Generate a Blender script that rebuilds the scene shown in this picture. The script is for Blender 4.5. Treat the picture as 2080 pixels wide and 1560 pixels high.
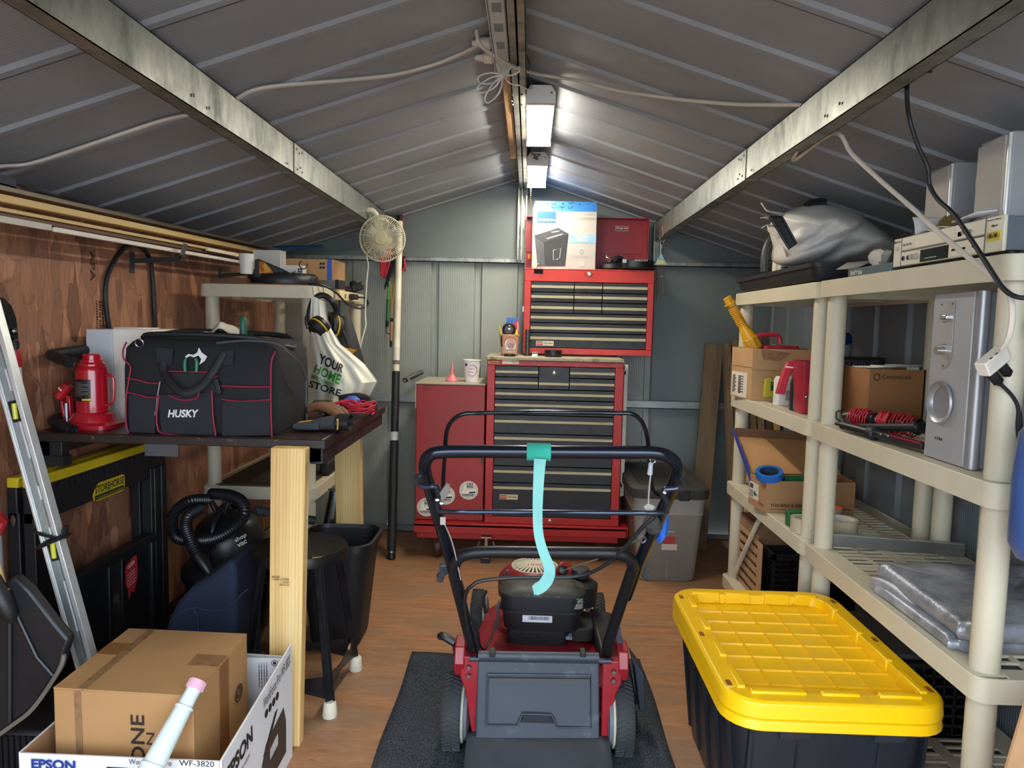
import bpy, math, random
from mathutils import Vector as V, Matrix as MX, Euler
random.seed(7)
C = bpy.context.scene.collection
SC = bpy.context.scene
for o in list(bpy.data.objects): bpy.data.objects.remove(o)

# ---------------------------------------------------------------- camera, world, exposure
FPX, EYE = 1442.0, V((0, 0, 1.25))
RC = (MX.Rotation(math.radians(1.3), 3, 'Z') @ MX.Rotation(math.radians(90 - 4.8), 3, 'X') @ MX.Rotation(math.radians(1.25), 3, 'Z'))
cd = bpy.data.cameras.new('camera'); cam = bpy.data.objects.new('camera', cd); C.objects.link(cam)
cd.sensor_width = 36; cd.lens = 36 * FPX / 2080; cd.clip_start = 0.02
cam.matrix_world = MX.Translation(EYE) @ RC.to_4x4()
SC.camera = cam
w = bpy.data.worlds.new('world'); SC.world = w; w.use_nodes = True
bg = w.node_tree.nodes['Background']
bg.inputs[0].default_value = (0.78, 0.88, 1.0, 1); bg.inputs[1].default_value = 4.5   # open overcast sky outside the doorway
SC.view_settings.view_transform = 'Standard'; SC.view_settings.look = 'None'
SC.view_settings.gamma = 1; SC.view_settings.exposure = 0.62
try: SC.view_settings.use_curve_mapping = False
except Exception: pass
LED_STRENGTH = 52.0

# ---------------------------------------------------------------- measuring: where a sight line meets a real plane
def _ray(px, py): return RC @ V(((px - 1040) / FPX, -(py - 780) / FPX, -1))
def pY(px, py, y): d = _ray(px, py); return EYE + d * (y / d.y)
def pX(px, py, x): d = _ray(px, py); return EYE + d * (x / d.x)
def pZ(px, py, z): d = _ray(px, py); return EYE + d * ((z - EYE.z) / d.z)

# ---------------------------------------------------------------- materials
def hexc(h):
    h = h.lstrip('#'); r = [int(h[i:i + 2], 16) / 255 for i in (0, 2, 4)]
    return tuple(c / 12.92 if c < .04045 else ((c + .055) / 1.055) ** 2.4 for c in r) + (1,)
class NT:
    def __init__(s, name):
        s.m = bpy.data.materials.new(name); s.m.use_nodes = True; s.t = s.m.node_tree
        s.b = s.t.nodes['Principled BSDF']
        s.tc = s.t.nodes.new('ShaderNodeTexCoord')
    def n(s, typ, **kw):
        q = s.t.nodes.new('ShaderNode' + typ)
        for k, v in kw.items():
            if k.startswith('i_'): q.inputs[k[2:].replace('_', ' ')].default_value = v
            else: setattr(q, k, v)
        return q
    def l(s, a, b): s.t.links.new(a, b)
    def map(s, scale=(1, 1, 1), src='Object', rot=(0, 0, 0)):
        q = s.n('Mapping'); q.inputs['Scale'].default_value = scale; q.inputs['Rotation'].default_value = rot
        s.l(s.tc.outputs[src], q.inputs[0]); return q.outputs[0]
    def ramp(s, fac, stops):
        q = s.n('ValToRGB'); e = q.color_ramp.elements
        while len(e) < len(stops): e.new(.5)
        for el, (p, c) in zip(e, stops): el.position = p; el.color = hexc(c) if isinstance(c, str) else c
        s.l(fac, q.inputs[0]); return q.outputs[0]
    def mix(s, fac, a, b, mode='MIX'):
        q = s.n('Mix', data_type='RGBA', blend_type=mode)
        for sock, v in ((q.inputs['Factor'], fac), (q.inputs['A'] if False else q.inputs[6], a), (q.inputs[7], b)):
            if hasattr(v, 'links'): s.l(v, sock)
            elif isinstance(v, str): sock.default_value = hexc(v)
            else: sock.default_value = v
        return q.outputs[2]
    def noise(s, vec, scale, detail=4, rough=.55):
        q = s.n('TexNoise'); q.inputs['Scale'].default_value = scale; q.inputs['Detail'].default_value = detail; q.inputs['Roughness'].default_value = rough
        s.l(vec, q.inputs['Vector']); return q.outputs['Fac']
    def bump(s, h, strength=.3, dist=.002, prev=None):
        q = s.n('Bump'); q.inputs['Strength'].default_value = strength; q.inputs['Distance'].default_value = dist
        s.l(h, q.inputs['Height'])
        if prev: s.l(prev, q.inputs['Normal'])
        s.l(q.outputs[0], s.b.inputs['Normal']); return q.outputs[0]
_mc = {}
def mk(h, rough=.5, metal=0, var=.12, vs=9, bump=0, bs=60, st=(1, 1, 1), spec=.5, coat=0, emit=0, trans=0, alpha=1, sss=0):
    key = (h, rough, metal, var, vs, bump, bs, st, spec, coat, emit, trans, alpha)
    if key in _mc: return _mc[key]
    k = NT('m_' + h); b = k.b
    b.inputs['Roughness'].default_value = rough; b.inputs['Metallic'].default_value = metal
    b.inputs['Specular IOR Level'].default_value = spec; b.inputs['Coat Weight'].default_value = coat
    b.inputs['Transmission Weight'].default_value = trans; b.inputs['Alpha'].default_value = alpha
    if emit: b.inputs['Emission Color'].default_value = hexc(h); b.inputs['Emission Strength'].default_value = emit
    vec = k.map(st)
    if var:
        f = k.noise(vec, vs, 5)
        c = hexc(h); d = tuple(max(0, x * (1 - var * 2)) for x in c[:3]) + (1,); e = tuple(min(1, x * (1 + var)) for x in c[:3]) + (1,)
        k.l(k.ramp(f, [(.25, d), (.5, c), (.8, e)]), b.inputs['Base Color'])
    else: b.inputs['Base Color'].default_value = hexc(h)
    if bump: k.bump(k.noise(vec, bs, 3), bump)
    _mc[key] = k.m; return k.m
def mat_ribbed(h, axis, rough=.42, period=.0105, metal=.0, bs=.35):
    k = NT('ribbed_metal'); vec = k.map()
    wv = k.n('TexWave', wave_type='BANDS', bands_direction=axis, wave_profile='SIN'); wv.inputs['Scale'].default_value = 2 * math.pi / period / 20
    k.l(vec, wv.inputs['Vector']); k.bump(wv.outputs['Fac'], bs, .0015)
    f = k.noise(vec, 2.2, 6)
    c = hexc(h)
    k.l(k.ramp(f, [(.3, tuple(x * .82 for x in c[:3]) + (1,)), (.7, tuple(min(1, x * 1.08) for x in c[:3]) + (1,))]), k.b.inputs['Base Color'])
    k.b.inputs['Roughness'].default_value = rough; k.b.inputs['Metallic'].default_value = metal; return k.m
def mat_galv(h='#9ca09b', rough=.36, metal=.85):
    k = NT('galvanised'); vec = k.map((1, 1, .45))
    vo = k.n('TexVoronoi'); vo.inputs['Scale'].default_value = 38; k.l(vec, vo.inputs['Vector'])
    f = k.noise(vec, 9, 8, .7)
    c = k.ramp(f, [(.3, '#666c69'), (.52, h), (.75, '#b9bab0')])
    sv = k.n('SeparateColor'); k.l(vo.outputs['Color'], sv.inputs[0]); g2 = k.ramp(sv.outputs[0], [(0, '#8a8a8a'), (1, '#ffffff')]); c2 = k.mix(.22, c, g2, 'MULTIPLY'); k.l(c2, k.b.inputs['Base Color'])
    k.l(k.ramp(f, [(.3, (rough + .18,) * 3 + (1,)), (.7, (rough - .04,) * 3 + (1,))]), k.b.inputs['Roughness'])
    k.b.inputs['Metallic'].default_value = metal; return k.m
def mat_osb():
    k = NT('osb'); v1 = k.map((1, 1, .36)); no = k.n('TexNoise'); no.inputs['Scale'].default_value = 3.2; no.inputs['Detail'].default_value = 3; k.l(v1, no.inputs['Vector'])
    dis = k.n('VectorMath', operation='SCALE'); k.l(no.outputs['Color'], dis.inputs[0]); dis.inputs['Scale'].default_value = .16
    ad = k.n('VectorMath', operation='ADD'); k.l(v1, ad.inputs[0]); k.l(dis.outputs[0], ad.inputs[1])
    vo = k.n('TexVoronoi', distance='MANHATTAN'); vo.inputs['Scale'].default_value = 21; k.l(ad.outputs[0], vo.inputs['Vector'])
    sep = k.n('SeparateColor'); k.l(vo.outputs['Color'], sep.inputs[0])
    chip = k.ramp(sep.outputs[0], [(0, '#855a3c'), (.3, '#a5734c'), (.65, '#b48157'), (1, '#c89868')])
    ed = k.n('TexVoronoi', feature='DISTANCE_TO_EDGE', distance='MANHATTAN' if False else 'EUCLIDEAN'); ed.inputs['Scale'].default_value = 21; k.l(ad.outputs[0], ed.inputs['Vector'])
    gr = k.noise(k.map((42, 42, 3.0)), 4, 7, .75)
    c = k.mix(.65, chip, k.ramp(gr, [(.3, '#6f4d36'), (.5, '#a37a55'), (.72, '#d0ab80')]), 'OVERLAY')
    blot = k.noise(k.map((1, 1, .5)), 5.5, 6, .7)
    c = k.mix(k.ramp(blot, [(.58, (0, 0, 0, 1)), (.84, (.5, .5, .5, 1))]), c, '#4a2616')
    cr = k.ramp(ed.outputs['Distance'], [(.0, '#4a2616'), (.035, '#ffffff')])
    c = k.mix(.32, c, cr, 'MULTIPLY')
    hs_ = k.n('HueSaturation'); hs_.inputs['Saturation'].default_value = .84; hs_.inputs['Value'].default_value = 1.06; k.l(c, hs_.inputs['Color']); k.l(hs_.outputs[0], k.b.inputs['Base Color']); k.b.inputs['Roughness'].default_value = .42
    bp = k.bump(gr, .15, .002); k.bump(sep.outputs[1], .3, .0025, bp); return k.m
def mat_ply():
    k = NT('plywood_floor'); v1 = k.map((1.7, 10, 9))
    g = k.noise(v1, 3.2, 8, .68); f = k.noise(k.map((.9, 2.2, 1)), 2.6, 6, .6); fine = k.noise(k.map((6, 90, 1)), 3, 4)
    c = k.ramp(g, [(.22, '#8a5c3c'), (.5, '#ad7a52'), (.8, '#c2966c')])
    c = k.mix(k.ramp(f, [(.40, (0, 0, 0, 1)), (.68, (.72, .72, .72, 1))]), c, '#8d755f')
    c = k.mix(.22, c, k.ramp(fine, [(.35, '#3b2314'), (.6, '#ffffff')]), 'MULTIPLY')
    vo = k.noise(k.map((3, 14, 1)), 7, 2); c = k.mix(k.ramp(vo, [(.70, (0, 0, 0, 1)), (.76, (.6, .6, .6, 1))]), c, '#4a2e20')
    k.l(c, k.b.inputs['Base Color']); k.b.inputs['Roughness'].default_value = .55; k.bump(fine, .15, .001); return k.m
def mat_wood(light, mid, dark, axis=2, scale=1.0, rough=.55, knots=False):
    k = NT('sawn_wood'); sc = [22, 22, 22]; sc[axis] = .9; sc = [q * scale for q in sc]
    v1 = k.map(sc); g = k.noise(v1, 1.1, 3, .5)
    wv = k.n('TexWave', wave_type='BANDS', bands_direction='XYZ'[0] if axis != 0 else 'Y', wave_profile='SAW'); wv.inputs['Scale'].default_value = 1.5; wv.inputs['Distortion'].default_value = 7; wv.inputs['Detail'].default_value = 2; wv.inputs['Detail Scale'].default_value = .5
    k.l(v1, wv.inputs['Vector'])
    c = k.mix(.5, k.ramp(g, [(.3, dark), (.5, mid), (.7, light)]), k.ramp(wv.outputs['Fac'], [(0, light), (.75, mid), (1, dark)]))
    k.l(c, k.b.inputs['Base Color']); k.b.inputs['Roughness'].default_value = rough; k.bump(wv.outputs['Fac'], .08, .001); return k.m
def mat_worn(h, worn, amt=.62, scale=14, rough=.4, metal=0, wr=.6):
    k = NT('worn_paint'); f = k.noise(k.map(), scale, 8, .72); g = k.noise(k.map(), 3, 4)
    m = k.ramp(f, [(amt, (0, 0, 0, 1)), (amt + .03, (1, 1, 1, 1))])
    c = hexc(h); base = k.ramp(g, [(.3, tuple(x * .78 for x in c[:3]) + (1,)), (.7, tuple(min(1, x * 1.12) for x in c[:3]) + (1,))])
    k.l(k.mix(m, base, worn), k.b.inputs['Base Color']); k.l(k.ramp(f, [(.4, (rough,) * 3 + (1,)), (.75, (wr,) * 3 + (1,))]), k.b.inputs['Roughness'])
    k.b.inputs['Metallic'].default_value = metal; return k.m
def mat_carpet():
    k = NT('carpet'); f = k.noise(k.map(), 230, 2, .6); g = k.noise(k.map(), 6, 4)
    k.l(k.mix(.5, k.ramp(f, [(.38, '#15171b'), (.66, '#6a6e75')]), k.ramp(g, [(.3, '#2a2d32'), (.7, '#43474d')])), k.b.inputs['Base Color'])
    k.b.inputs['Roughness'].default_value = .95; k.b.inputs['Specular IOR Level'].default_value = .1; k.bump(f, .8, .004); return k.m

# ---------------------------------------------------------------- mesh builder
class B:
    def __init__(s): s.v = []; s.f = []
    def add(s, vs, fs):
        o = len(s.v); s.v += [V(q) for q in vs]; s.f += [tuple(i + o for i in f) for f in fs]; return s
    def box(s, x0, x1, y0, y1, z0, z1):
        return s.add([(x, y, z) for x in (x0, x1) for y in (y0, y1) for z in (z0, z1)],
                     [(0, 1, 3, 2), (4, 6, 7, 5), (0, 4, 5, 1), (2, 3, 7, 6), (0, 2, 6, 4), (1, 5, 7, 3)])
    def ob(s, c, sz, rot=(0, 0, 0)):
        m = Euler([math.radians(a) for a in rot]).to_matrix(); h = V(sz) / 2
        return s.add([V(c) + m @ V((x * h.x, y * h.y, z * h.z)) for x in (-1, 1) for y in (-1, 1) for z in (-1, 1)],
                     [(0, 1, 3, 2), (4, 6, 7, 5), (0, 4, 5, 1), (2, 3, 7, 6), (0, 2, 6, 4), (1, 5, 7, 3)])
    def hexa(s, lo, hi):
        n = len(lo); return s.add(list(lo) + list(hi), [tuple(range(n))[::-1], tuple(range(n, 2 * n))] + [(i, (i + 1) % n, n + (i + 1) % n, n + i) for i in range(n)])
    def prism(s, pts, ext): ext = V(ext); return s.hexa([V(p) for p in pts], [V(p) + ext for p in pts])
    def bar(s, p0, p1, wd, ht, up=(0, 0, 1)):
        p0, p1 = V(p0), V(p1); d = (p1 - p0).normalized(); r = d.cross(V(up)).normalized(); u = r.cross(d)
        q = [r * a * wd / 2 + u * b * ht / 2 for a, b in ((-1, -1), (1, -1), (1, 1), (-1, 1))]
        return s.hexa([p0 + x for x in q], [p1 + x for x in q])
    def tube(s, pts, r, n=8, closed=False, flat=1.0, up=None):
        pts = [V(p) for p in pts]; m = len(pts); rs = r if isinstance(r, (list, tuple)) else [r] * m
        t0 = (pts[1] - pts[0]).normalized(); a = V(up) if up else (V((0, 0, 1)) if abs(t0.z) < .9 else V((1, 0, 0)))
        nn = (a - t0 * a.dot(t0)).normalized(); vs = []
        for i in range(m):
            if closed: t = (pts[(i + 1) % m] - pts[i - 1])
            else: t = pts[min(i + 1, m - 1)] - pts[max(i - 1, 0)]
            if t.length < 1e-9: t = t0
            t.normalize(); nn = nn - t * nn.dot(t)
            nn = nn.normalized() if nn.length > 1e-6 else t.orthogonal().normalized()
            bb = t.cross(nn)
            for j in range(n):
                g = 2 * math.pi * j / n; vs.append(pts[i] + (bb * math.cos(g) + nn * math.sin(g) * flat) * rs[i])
        fs = []
        for i in range(m if closed else m - 1):
            k = (i + 1) % m
            for j in range(n): fs.append((i * n + j, i * n + (j + 1) % n, k * n + (j + 1) % n, k * n + j))
        if not closed: fs += [tuple(range(n))[::-1], tuple((m - 1) * n + j for j in range(n))]
        return s.add(vs, fs)
    def cyl(s, p0, p1, r0, r1=None, n=20): return s.tube([p0, p1], [r0, r0 if r1 is None else r1], n)
    def lathe(s, prof, c=(0, 0, 0), n=24, axis=None, sx=1, sy=1):
        m = axis if axis is not None else MX.Identity(3)
        if not isinstance(m, MX): m = V((0, 0, 1)).rotation_difference(V(axis)).to_matrix()
        vs = [V(c) + m @ V((r * sx * math.cos(2 * math.pi * j / n), r * sy * math.sin(2 * math.pi * j / n), z)) for r, z in prof for j in range(n)]
        fs = [(i * n + j, i * n + (j + 1) % n, (i + 1) * n + (j + 1) % n, (i + 1) * n + j) for i in range(len(prof) - 1) for j in range(n)]
        fs += [tuple(range(n))[::-1], tuple((len(prof) - 1) * n + j for j in range(n))]
        return s.add(vs, fs)
    def ring(s, c, R, r, axis=(0, 0, 1), n=32, k=8, a0=0, a1=360):
        m = V((0, 0, 1)).rotation_difference(V(axis)).to_matrix(); full = abs(a1 - a0) >= 360
        pts = [V(c) + m @ V((R * math.cos(math.radians(a0 + (a1 - a0) * i / (n if full else n - 1))), R * math.sin(math.radians(a0 + (a1 - a0) * i / (n if full else n - 1))), 0)) for i in range(n)]
        return s.tube(pts, r, k, closed=full)
    def grid(s, fn, nu, nv, cu=False):
        vs = [fn(i / (nu if cu else nu - 1), j / (nv - 1)) for i in range(nu) for j in range(nv)]
        fs = [(i * nv + j, ((i + 1) % nu) * nv + j, ((i + 1) % nu) * nv + j + 1, i * nv + j + 1) for i in range(nu if cu else nu - 1) for j in range(nv - 1)]
        return s.add(vs, fs)
    def loft(s, loops, caps=True):
        n = len(loops[0]); vs = [V(p) for l in loops for p in l]
        fs = [(i * n + j, i * n + (j + 1) % n, (i + 1) * n + (j + 1) % n, (i + 1) * n + j) for i in range(len(loops) - 1) for j in range(n)]
        if caps: fs += [tuple(range(n))[::-1], tuple((len(loops) - 1) * n + j for j in range(n))]
        return s.add(vs, fs)
    def plate(s, o, u, v, wd, ht, t=.0008):
        o, u, v = V(o), V(u).normalized(), V(v).normalized(); nn = u.cross(v) * t
        return s.prism([o, o + u * wd, o + u * wd + v * ht, o + v * ht], nn)
    def xf(s, m): s.v = [m @ p for p in s.v]; return s
def rr(x0, x1, y0, y1, r, z, n=6):   # rounded rectangle loop
    out = []
    for cx, cy, a in ((x1 - r, y1 - r, 0), (x0 + r, y1 - r, 90), (x0 + r, y0 + r, 180), (x1 - r, y0 + r, 270)):
        for i in range(n + 1):
            g = math.radians(a + 90 * i / n); out.append(V((cx + r * math.cos(g), cy + r * math.sin(g), z)))
    return out
def rbox(x0, x1, y0, y1, z0, z1, r, n=5): return B().loft([rr(x0, x1, y0, y1, r, z0, n), rr(x0, x1, y0, y1, r, z1, n)])
def sp(pts, k=6, closed=False):      # smooth line through points
    P = [V(p) for p in pts]; m = len(P); out = []
    for i in range(m if closed else m - 1):
        a = P[i - 1] if (i or closed) else P[0]; b = P[i]; c = P[(i + 1) % m]; d = P[(i + 2) % m] if (closed or i + 2 < m) else P[-1]
        for j in range(k):
            t = j / k; out.append(.5 * ((2 * b) + (c - a) * t + (2 * a - 5 * b + 4 * c - d) * t * t + (3 * b - a - 3 * c + d) * t ** 3))
    if not closed: out.append(P[-1])
    return out

def wm(o):
    m = MX.LocRotScale(o.location, o.rotation_euler, o.scale)
    return wm(o.parent) @ o.matrix_parent_inverse @ m if o.parent else m
def mesh(name, b, m):
    me = bpy.data.meshes.new(name); me.from_pydata([tuple(v) for v in b.v], [], b.f); me.update()
    import bmesh
    bm = bmesh.new(); bm.from_mesh(me); bmesh.ops.recalc_face_normals(bm, faces=bm.faces); bm.to_mesh(me); bm.free()
    for p_ in me.polygons: p_.use_smooth = True
    me.set_sharp_from_angle(angle=math.radians(36))
    if m: me.materials.append(m)
    return me
def mods(o, bev, sub, solid):
    if solid:
        q = o.modifiers.new('solid', 'SOLIDIFY'); q.thickness = solid; q.offset = 0
    if bev:
        q = o.modifiers.new('bevel', 'BEVEL'); q.width = bev; q.segments = 2; q.limit_method = 'ANGLE'; q.angle_limit = math.radians(40); q.use_clamp_overlap = True
    if sub:
        q = o.modifiers.new('sub', 'SUBSURF'); q.levels = q.render_levels = sub
def p(name, b, m, par, w=False, bev=0, sub=0, solid=0, label=None, kind=None):
    o = bpy.data.objects.new(name, mesh(name, b, m)); C.objects.link(o); o.parent = par
    if w: o.matrix_parent_inverse = wm(par).inverted()
    mods(o, bev, sub, solid)
    if label: o['label'] = label
    if kind: o['kind'] = kind
    return o
def tag(o, label, cat, group=None, kind=None):
    if label: o['label'] = label
    if cat: o['category'] = cat
    if group: o['group'] = group
    if kind: o['kind'] = kind
    return o
def th(name, label, cat, loc=(0, 0, 0), rz=0, rx=0, ry=0, group=None):
    o = bpy.data.objects.new(name, None); C.objects.link(o); o.empty_display_size = .05
    o.location = loc; o.rotation_euler = [math.radians(a) for a in (rx, ry, rz)]
    return tag(o, label, cat, group)
def one(name, b, m, label, cat, bev=0, sub=0, solid=0, group=None, kind=None):
    xs = [v.x for v in b.v]; ys = [v.y for v in b.v]; c = V(((min(xs) + max(xs)) / 2, (min(ys) + max(ys)) / 2, min(v.z for v in b.v)))
    b.v = [v - c for v in b.v]
    o = bpy.data.objects.new(name, mesh(name, b, m)); C.objects.link(o); o.location = c
    mods(o, bev, sub, solid); return tag(o, label, cat, group, kind)
def st(name, b=None, m=None, **kw):
    if b is None: o = bpy.data.objects.new(name, None); C.objects.link(o)
    else: o = bpy.data.objects.new(name, mesh(name, b, m)); C.objects.link(o); mods(o, kw.get('bev', 0), 0, 0)
    o['kind'] = 'structure'; return o
def dup(o, par=None, loc=None, rot=None, label=None):
    c = o.copy(); C.objects.link(c)
    if par: c.parent = par
    if loc is not None: c.location = loc
    if rot is not None: c.rotation_euler = rot
    if label: c['label'] = label
    for ch in list(o.children): dup(ch, c)
    return c
def txt(s, o, u, v, wd, ht, m, par, w=True, bold=0, shear=0, name='lettering', t=.0006, lead=.75, align='LEFT', label=None):
    """flat print on a surface: text s fitted into a wd x ht box whose lower left corner is o"""
    if s[0] == '~': return scrib(s.count('\n') + 1, o, u, v, wd, ht, m, par, w, t)
    cu = bpy.data.curves.new(name, 'FONT'); cu.body = s; cu.offset = bold; cu.shear = shear; cu.space_line = lead; cu.align_x = align; cu.resolution_u = 3
    tmp = bpy.data.objects.new('tmp', cu); C.objects.link(tmp); dg = bpy.context.evaluated_depsgraph_get()
    me = bpy.data.meshes.new_from_object(tmp.evaluated_get(dg)); bpy.data.objects.remove(tmp); bpy.data.curves.remove(cu)
    xs = [q.co.x for q in me.vertices]; ys = [q.co.y for q in me.vertices]
    x0, x1, y0, y1 = min(xs), max(xs), min(ys), max(ys); sx = wd / (x1 - x0) if wd else ht / (y1 - y0); sy = ht / (y1 - y0) if ht else sx
    o, u, v = V(o), V(u).normalized(), V(v).normalized(); nn = u.cross(v).normalized()
    for q in me.vertices: q.co = o + u * ((q.co.x - x0) * sx) + v * ((q.co.y - y0) * sy) + nn * t
    me.materials.clear(); me.materials.append(m); me.name = name
    ob = bpy.data.objects.new(name, me); C.objects.link(ob); ob.parent = par
    if w: ob.matrix_parent_inverse = wm(par).inverted()
    if label: ob['label'] = label
    return ob
def scrib(rows, o, u, v, wd, ht, m, par, w, t):
    """print too small to read in the photograph: rows of tiny blocks in the same box"""
    o, u, v = V(o), V(u).normalized(), V(v).normalized(); rnd = random.Random(int(wd * 9999) + rows); q = B(); rh = ht / rows; nn = u.cross(v)
    for r in range(rows):
        x = 0
        while x < wd * .97:
            k = min(rh * rnd.uniform(.25, .5), wd - x); h = rh * rnd.choice((.5, .5, .68)); q.plate(o + u * x + v * (rh * (rows - 1 - r) + rh * .1) + nn * t, u, v, k, h, .0003); x += k + rh * (.14 if rnd.random() < .8 else .45)
    return p('fine_print', q, m, par, w=w, kind='stuff')
def ptext(s, a, b_, c, m, par, **kw):
    """print with baseline from point a to point b_, rising towards point c"""
    a, b_, c = V(a), V(b_), V(c); u = b_ - a; vv = c - a; vv = vv - u * (vv.dot(u) / u.length_squared)
    return txt(s, a, u, vv, u.length, vv.length, m, par, **kw)

# palette
GALV = mat_galv(); GALV2 = mat_galv('#a3a59f', .4)
BLACK = mk('#15161a', .42); BLACKM = mk('#17181b', .6, bump=.1); RUBBER = mk('#222326', .8, bump=.2, bs=200); INK = mk('#1a1a1e', .7, var=0)
WHITE = mk('#e9e7e2', .45, var=.03); CORD_W = mk('#dcd3c8', .5, var=.05); CORD_B = mk('#1b1d22', .5, var=.05)
PUTTY = mk('#c6bda5', .48, var=.06, vs=5); CARD = mk('#b18a60', .8, var=.07, vs=14, bump=.08); CARDIN = mk('#a87c50', .85, var=.08)
PINE = mat_wood('#ecd29a', '#ddb975', '#b98648'); PINEY = mat_wood('#e8cd98', '#dcb878', '#c09555', axis=1)
CHROME = mk('#c9c9c6', .18, 1, var=.05); STEEL = mk('#8f9294', .35, 1, var=.1); SILVER = mk('#b9bab9', .4, .6, var=.05)
RED = mat_worn('#b3161b', '#4b1512', .7, 20, .34); REDP = mk('#c3202f', .38, var=.08)
CREAM = mk('#d9d0aa', .45, var=.05)
# ================================================================ the shed itself
XL, XR, YB, YF, RX, RZ, SL = -1.50, 1.41, 4.20, 0.2, -.045, 2.10, .323
def roofz(x): return RZ - SL * abs(x - RX)
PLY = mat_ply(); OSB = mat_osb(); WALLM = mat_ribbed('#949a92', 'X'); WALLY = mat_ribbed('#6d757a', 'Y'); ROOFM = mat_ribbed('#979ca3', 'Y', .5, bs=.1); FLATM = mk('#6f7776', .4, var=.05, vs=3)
floor = st('floor', B().box(XL, XR, YF, YB, -.06, -.02), mk('#5a3a25', .8))
for y0, y1, xs in ((YF, 1.68, (XL, -.1, XR)), (1.68, 2.9, (XL, XR)), (2.9, YB, (XL, XR))):
    for a, b_ in zip(xs, xs[1:]): p('plywood_panel', B().box(a + .001, b_ - .001, y0 + .0012, y1 - .0012, -.02, 0), PLY, floor)
ground = st('ground', B().box(-8, 8, -9, YF, -.16, -.1), mk('#77766f', .9))
# back wall: vertical sheets with folded ribs
wb = st('wall_back', B().box(XL - .06, XR + .06, YB + .03, YB + .05, 0, 1.66), FLATM)
per = .253
for i in range(-7, 8):
    x0 = -.79 + i * per - per * 2; x1 = x0 + per
    x0c, x1c = max(x0, XL), min(x1, XR)
    if x1c - x0c < .03: continue
    q = B()
    # flat field then a recessed rib, folded section extruded up the wall
    prof = [(x0c, YB), (max(x0c, x1c - .046), YB), (max(x0c, x1c - .040), YB + .02), (max(x0c, x1c - .008), YB + .02), (x1c, YB)]
    q.prism([(a, b_, 0) for a, b_ in prof] + [(a, b_ + .006, 0) for a, b_ in prof[::-1]], (0, 0, 1.625))
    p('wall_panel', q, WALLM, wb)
def gable(x0, x1): return B().prism([(x0, YB + .004, 1.62), (x1, YB + .004, 1.62), (x1, YB + .004, roofz(x1)), (x0, YB + .004, roofz(x0))], (0, .02, 0))
p('gable_panel', gable(XL, RX), FLATM, wb); p('gable_panel', gable(RX, XR), FLATM, wb)
# left wall: strand board sheets
wl = st('wall_left', B().box(XL - .05, XL - .02, YF, YB + .05, 0, 1.66), FLATM)
for a, b_ in ((YF, .66), (.66, 1.88), (1.88, 3.10), (3.10, YB)):
    p('osb_panel', B().box(XL - .02, XL, a + .0015, b_ - .0015, 0, 1.62), OSB, wl)
for a, b_ in ((2.25, .1), (2.99, .12), (1.2, .1)):
    p('wall_bracket', B().box(XL - .001, XL + .004, a, a + .018, 1.575, 1.62).box(XL - .001, XL + .004, a + .03, a + .048, 1.575, 1.62), GALV, wl)
wr = st('wall_right', B().box(XR + .025, XR + .05, YF, YB + .05, 0, 1.66), FLATM)
for i in range(16):
    y0 = YF + i * .25; y1 = min(y0 + .25, YB); x = XR
    prof = [(x, y0), (x, y1 - .046), (x + .02, y1 - .040), (x + .02, y1 - .008), (x, y1)]
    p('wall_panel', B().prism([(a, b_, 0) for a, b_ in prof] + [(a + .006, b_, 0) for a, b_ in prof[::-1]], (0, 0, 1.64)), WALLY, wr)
# unseen front wall behind the camera, added to limit daylight through the doorway
wf = st('wall_front_unseen', B().box(XL, -1.16, YF - .05, YF, 0, 1.75).box(1.08, XR, YF - .05, YF, 0, 1.75).prism([(XL, YF - .05, 1.74), (XR, YF - .05, 1.74), (RX, YF - .05, RZ)], (0, .05, 0)), FLATM)
# roof sheets, ridge to eave
ceil = st('ceiling', B().prism([(XL - .05, YF - .06, roofz(XL - .05) + .03), (RX, YF - .06, RZ + .03), (XR + .05, YF - .06, roofz(XR + .05) + .03), (XR + .05, YF - .06, roofz(XR + .05) + .04), (RX, YF - .06, RZ + .04), (XL - .05, YF - .06, roofz(XL - .05) + .04)], (0, YB - YF + .1, 0)), FLATM)
k = 0; y = 1.4905 - .2425 * 6
while y < YB + .02:
    y1 = min(y + .2425, YB + .03); k += 1
    for xa, xb in ((RX, XL - .04), (RX, XR + .04)):
        # ribs stand below the sheet, hollow side up
        prof = [(y, 0), (y + .008, -.009), (y + .029, -.009), (y + .037, 0), (y1, 0)] if y1 - y > .05 else [(y, 0), (y1, 0)]
        pts = [V((xa, a, roofz(xa) + h)) for a, h in prof] + [V((xa, a, roofz(xa) + h + .008)) for a, h in prof[::-1]]
        p('roof_panel', B().prism(pts, (xb - xa, 0, roofz(xb) - roofz(xa))), ROOFM, ceil)
        if k % 3 == 1:   # lap seam beside a rib
            q = B().prism([V((xa, y + .037, roofz(xa) - .003)), V((xa, y + .043, roofz(xa) - .003)), V((xa, y + .043, roofz(xa) + .003)), V((xa, y + .037, roofz(xa) + .003))], (xb - xa, 0, roofz(xb) - roofz(xa)))
            p('lap_seam', q, mk('#2a2e33', .6), ceil)
    y = y1
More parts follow.
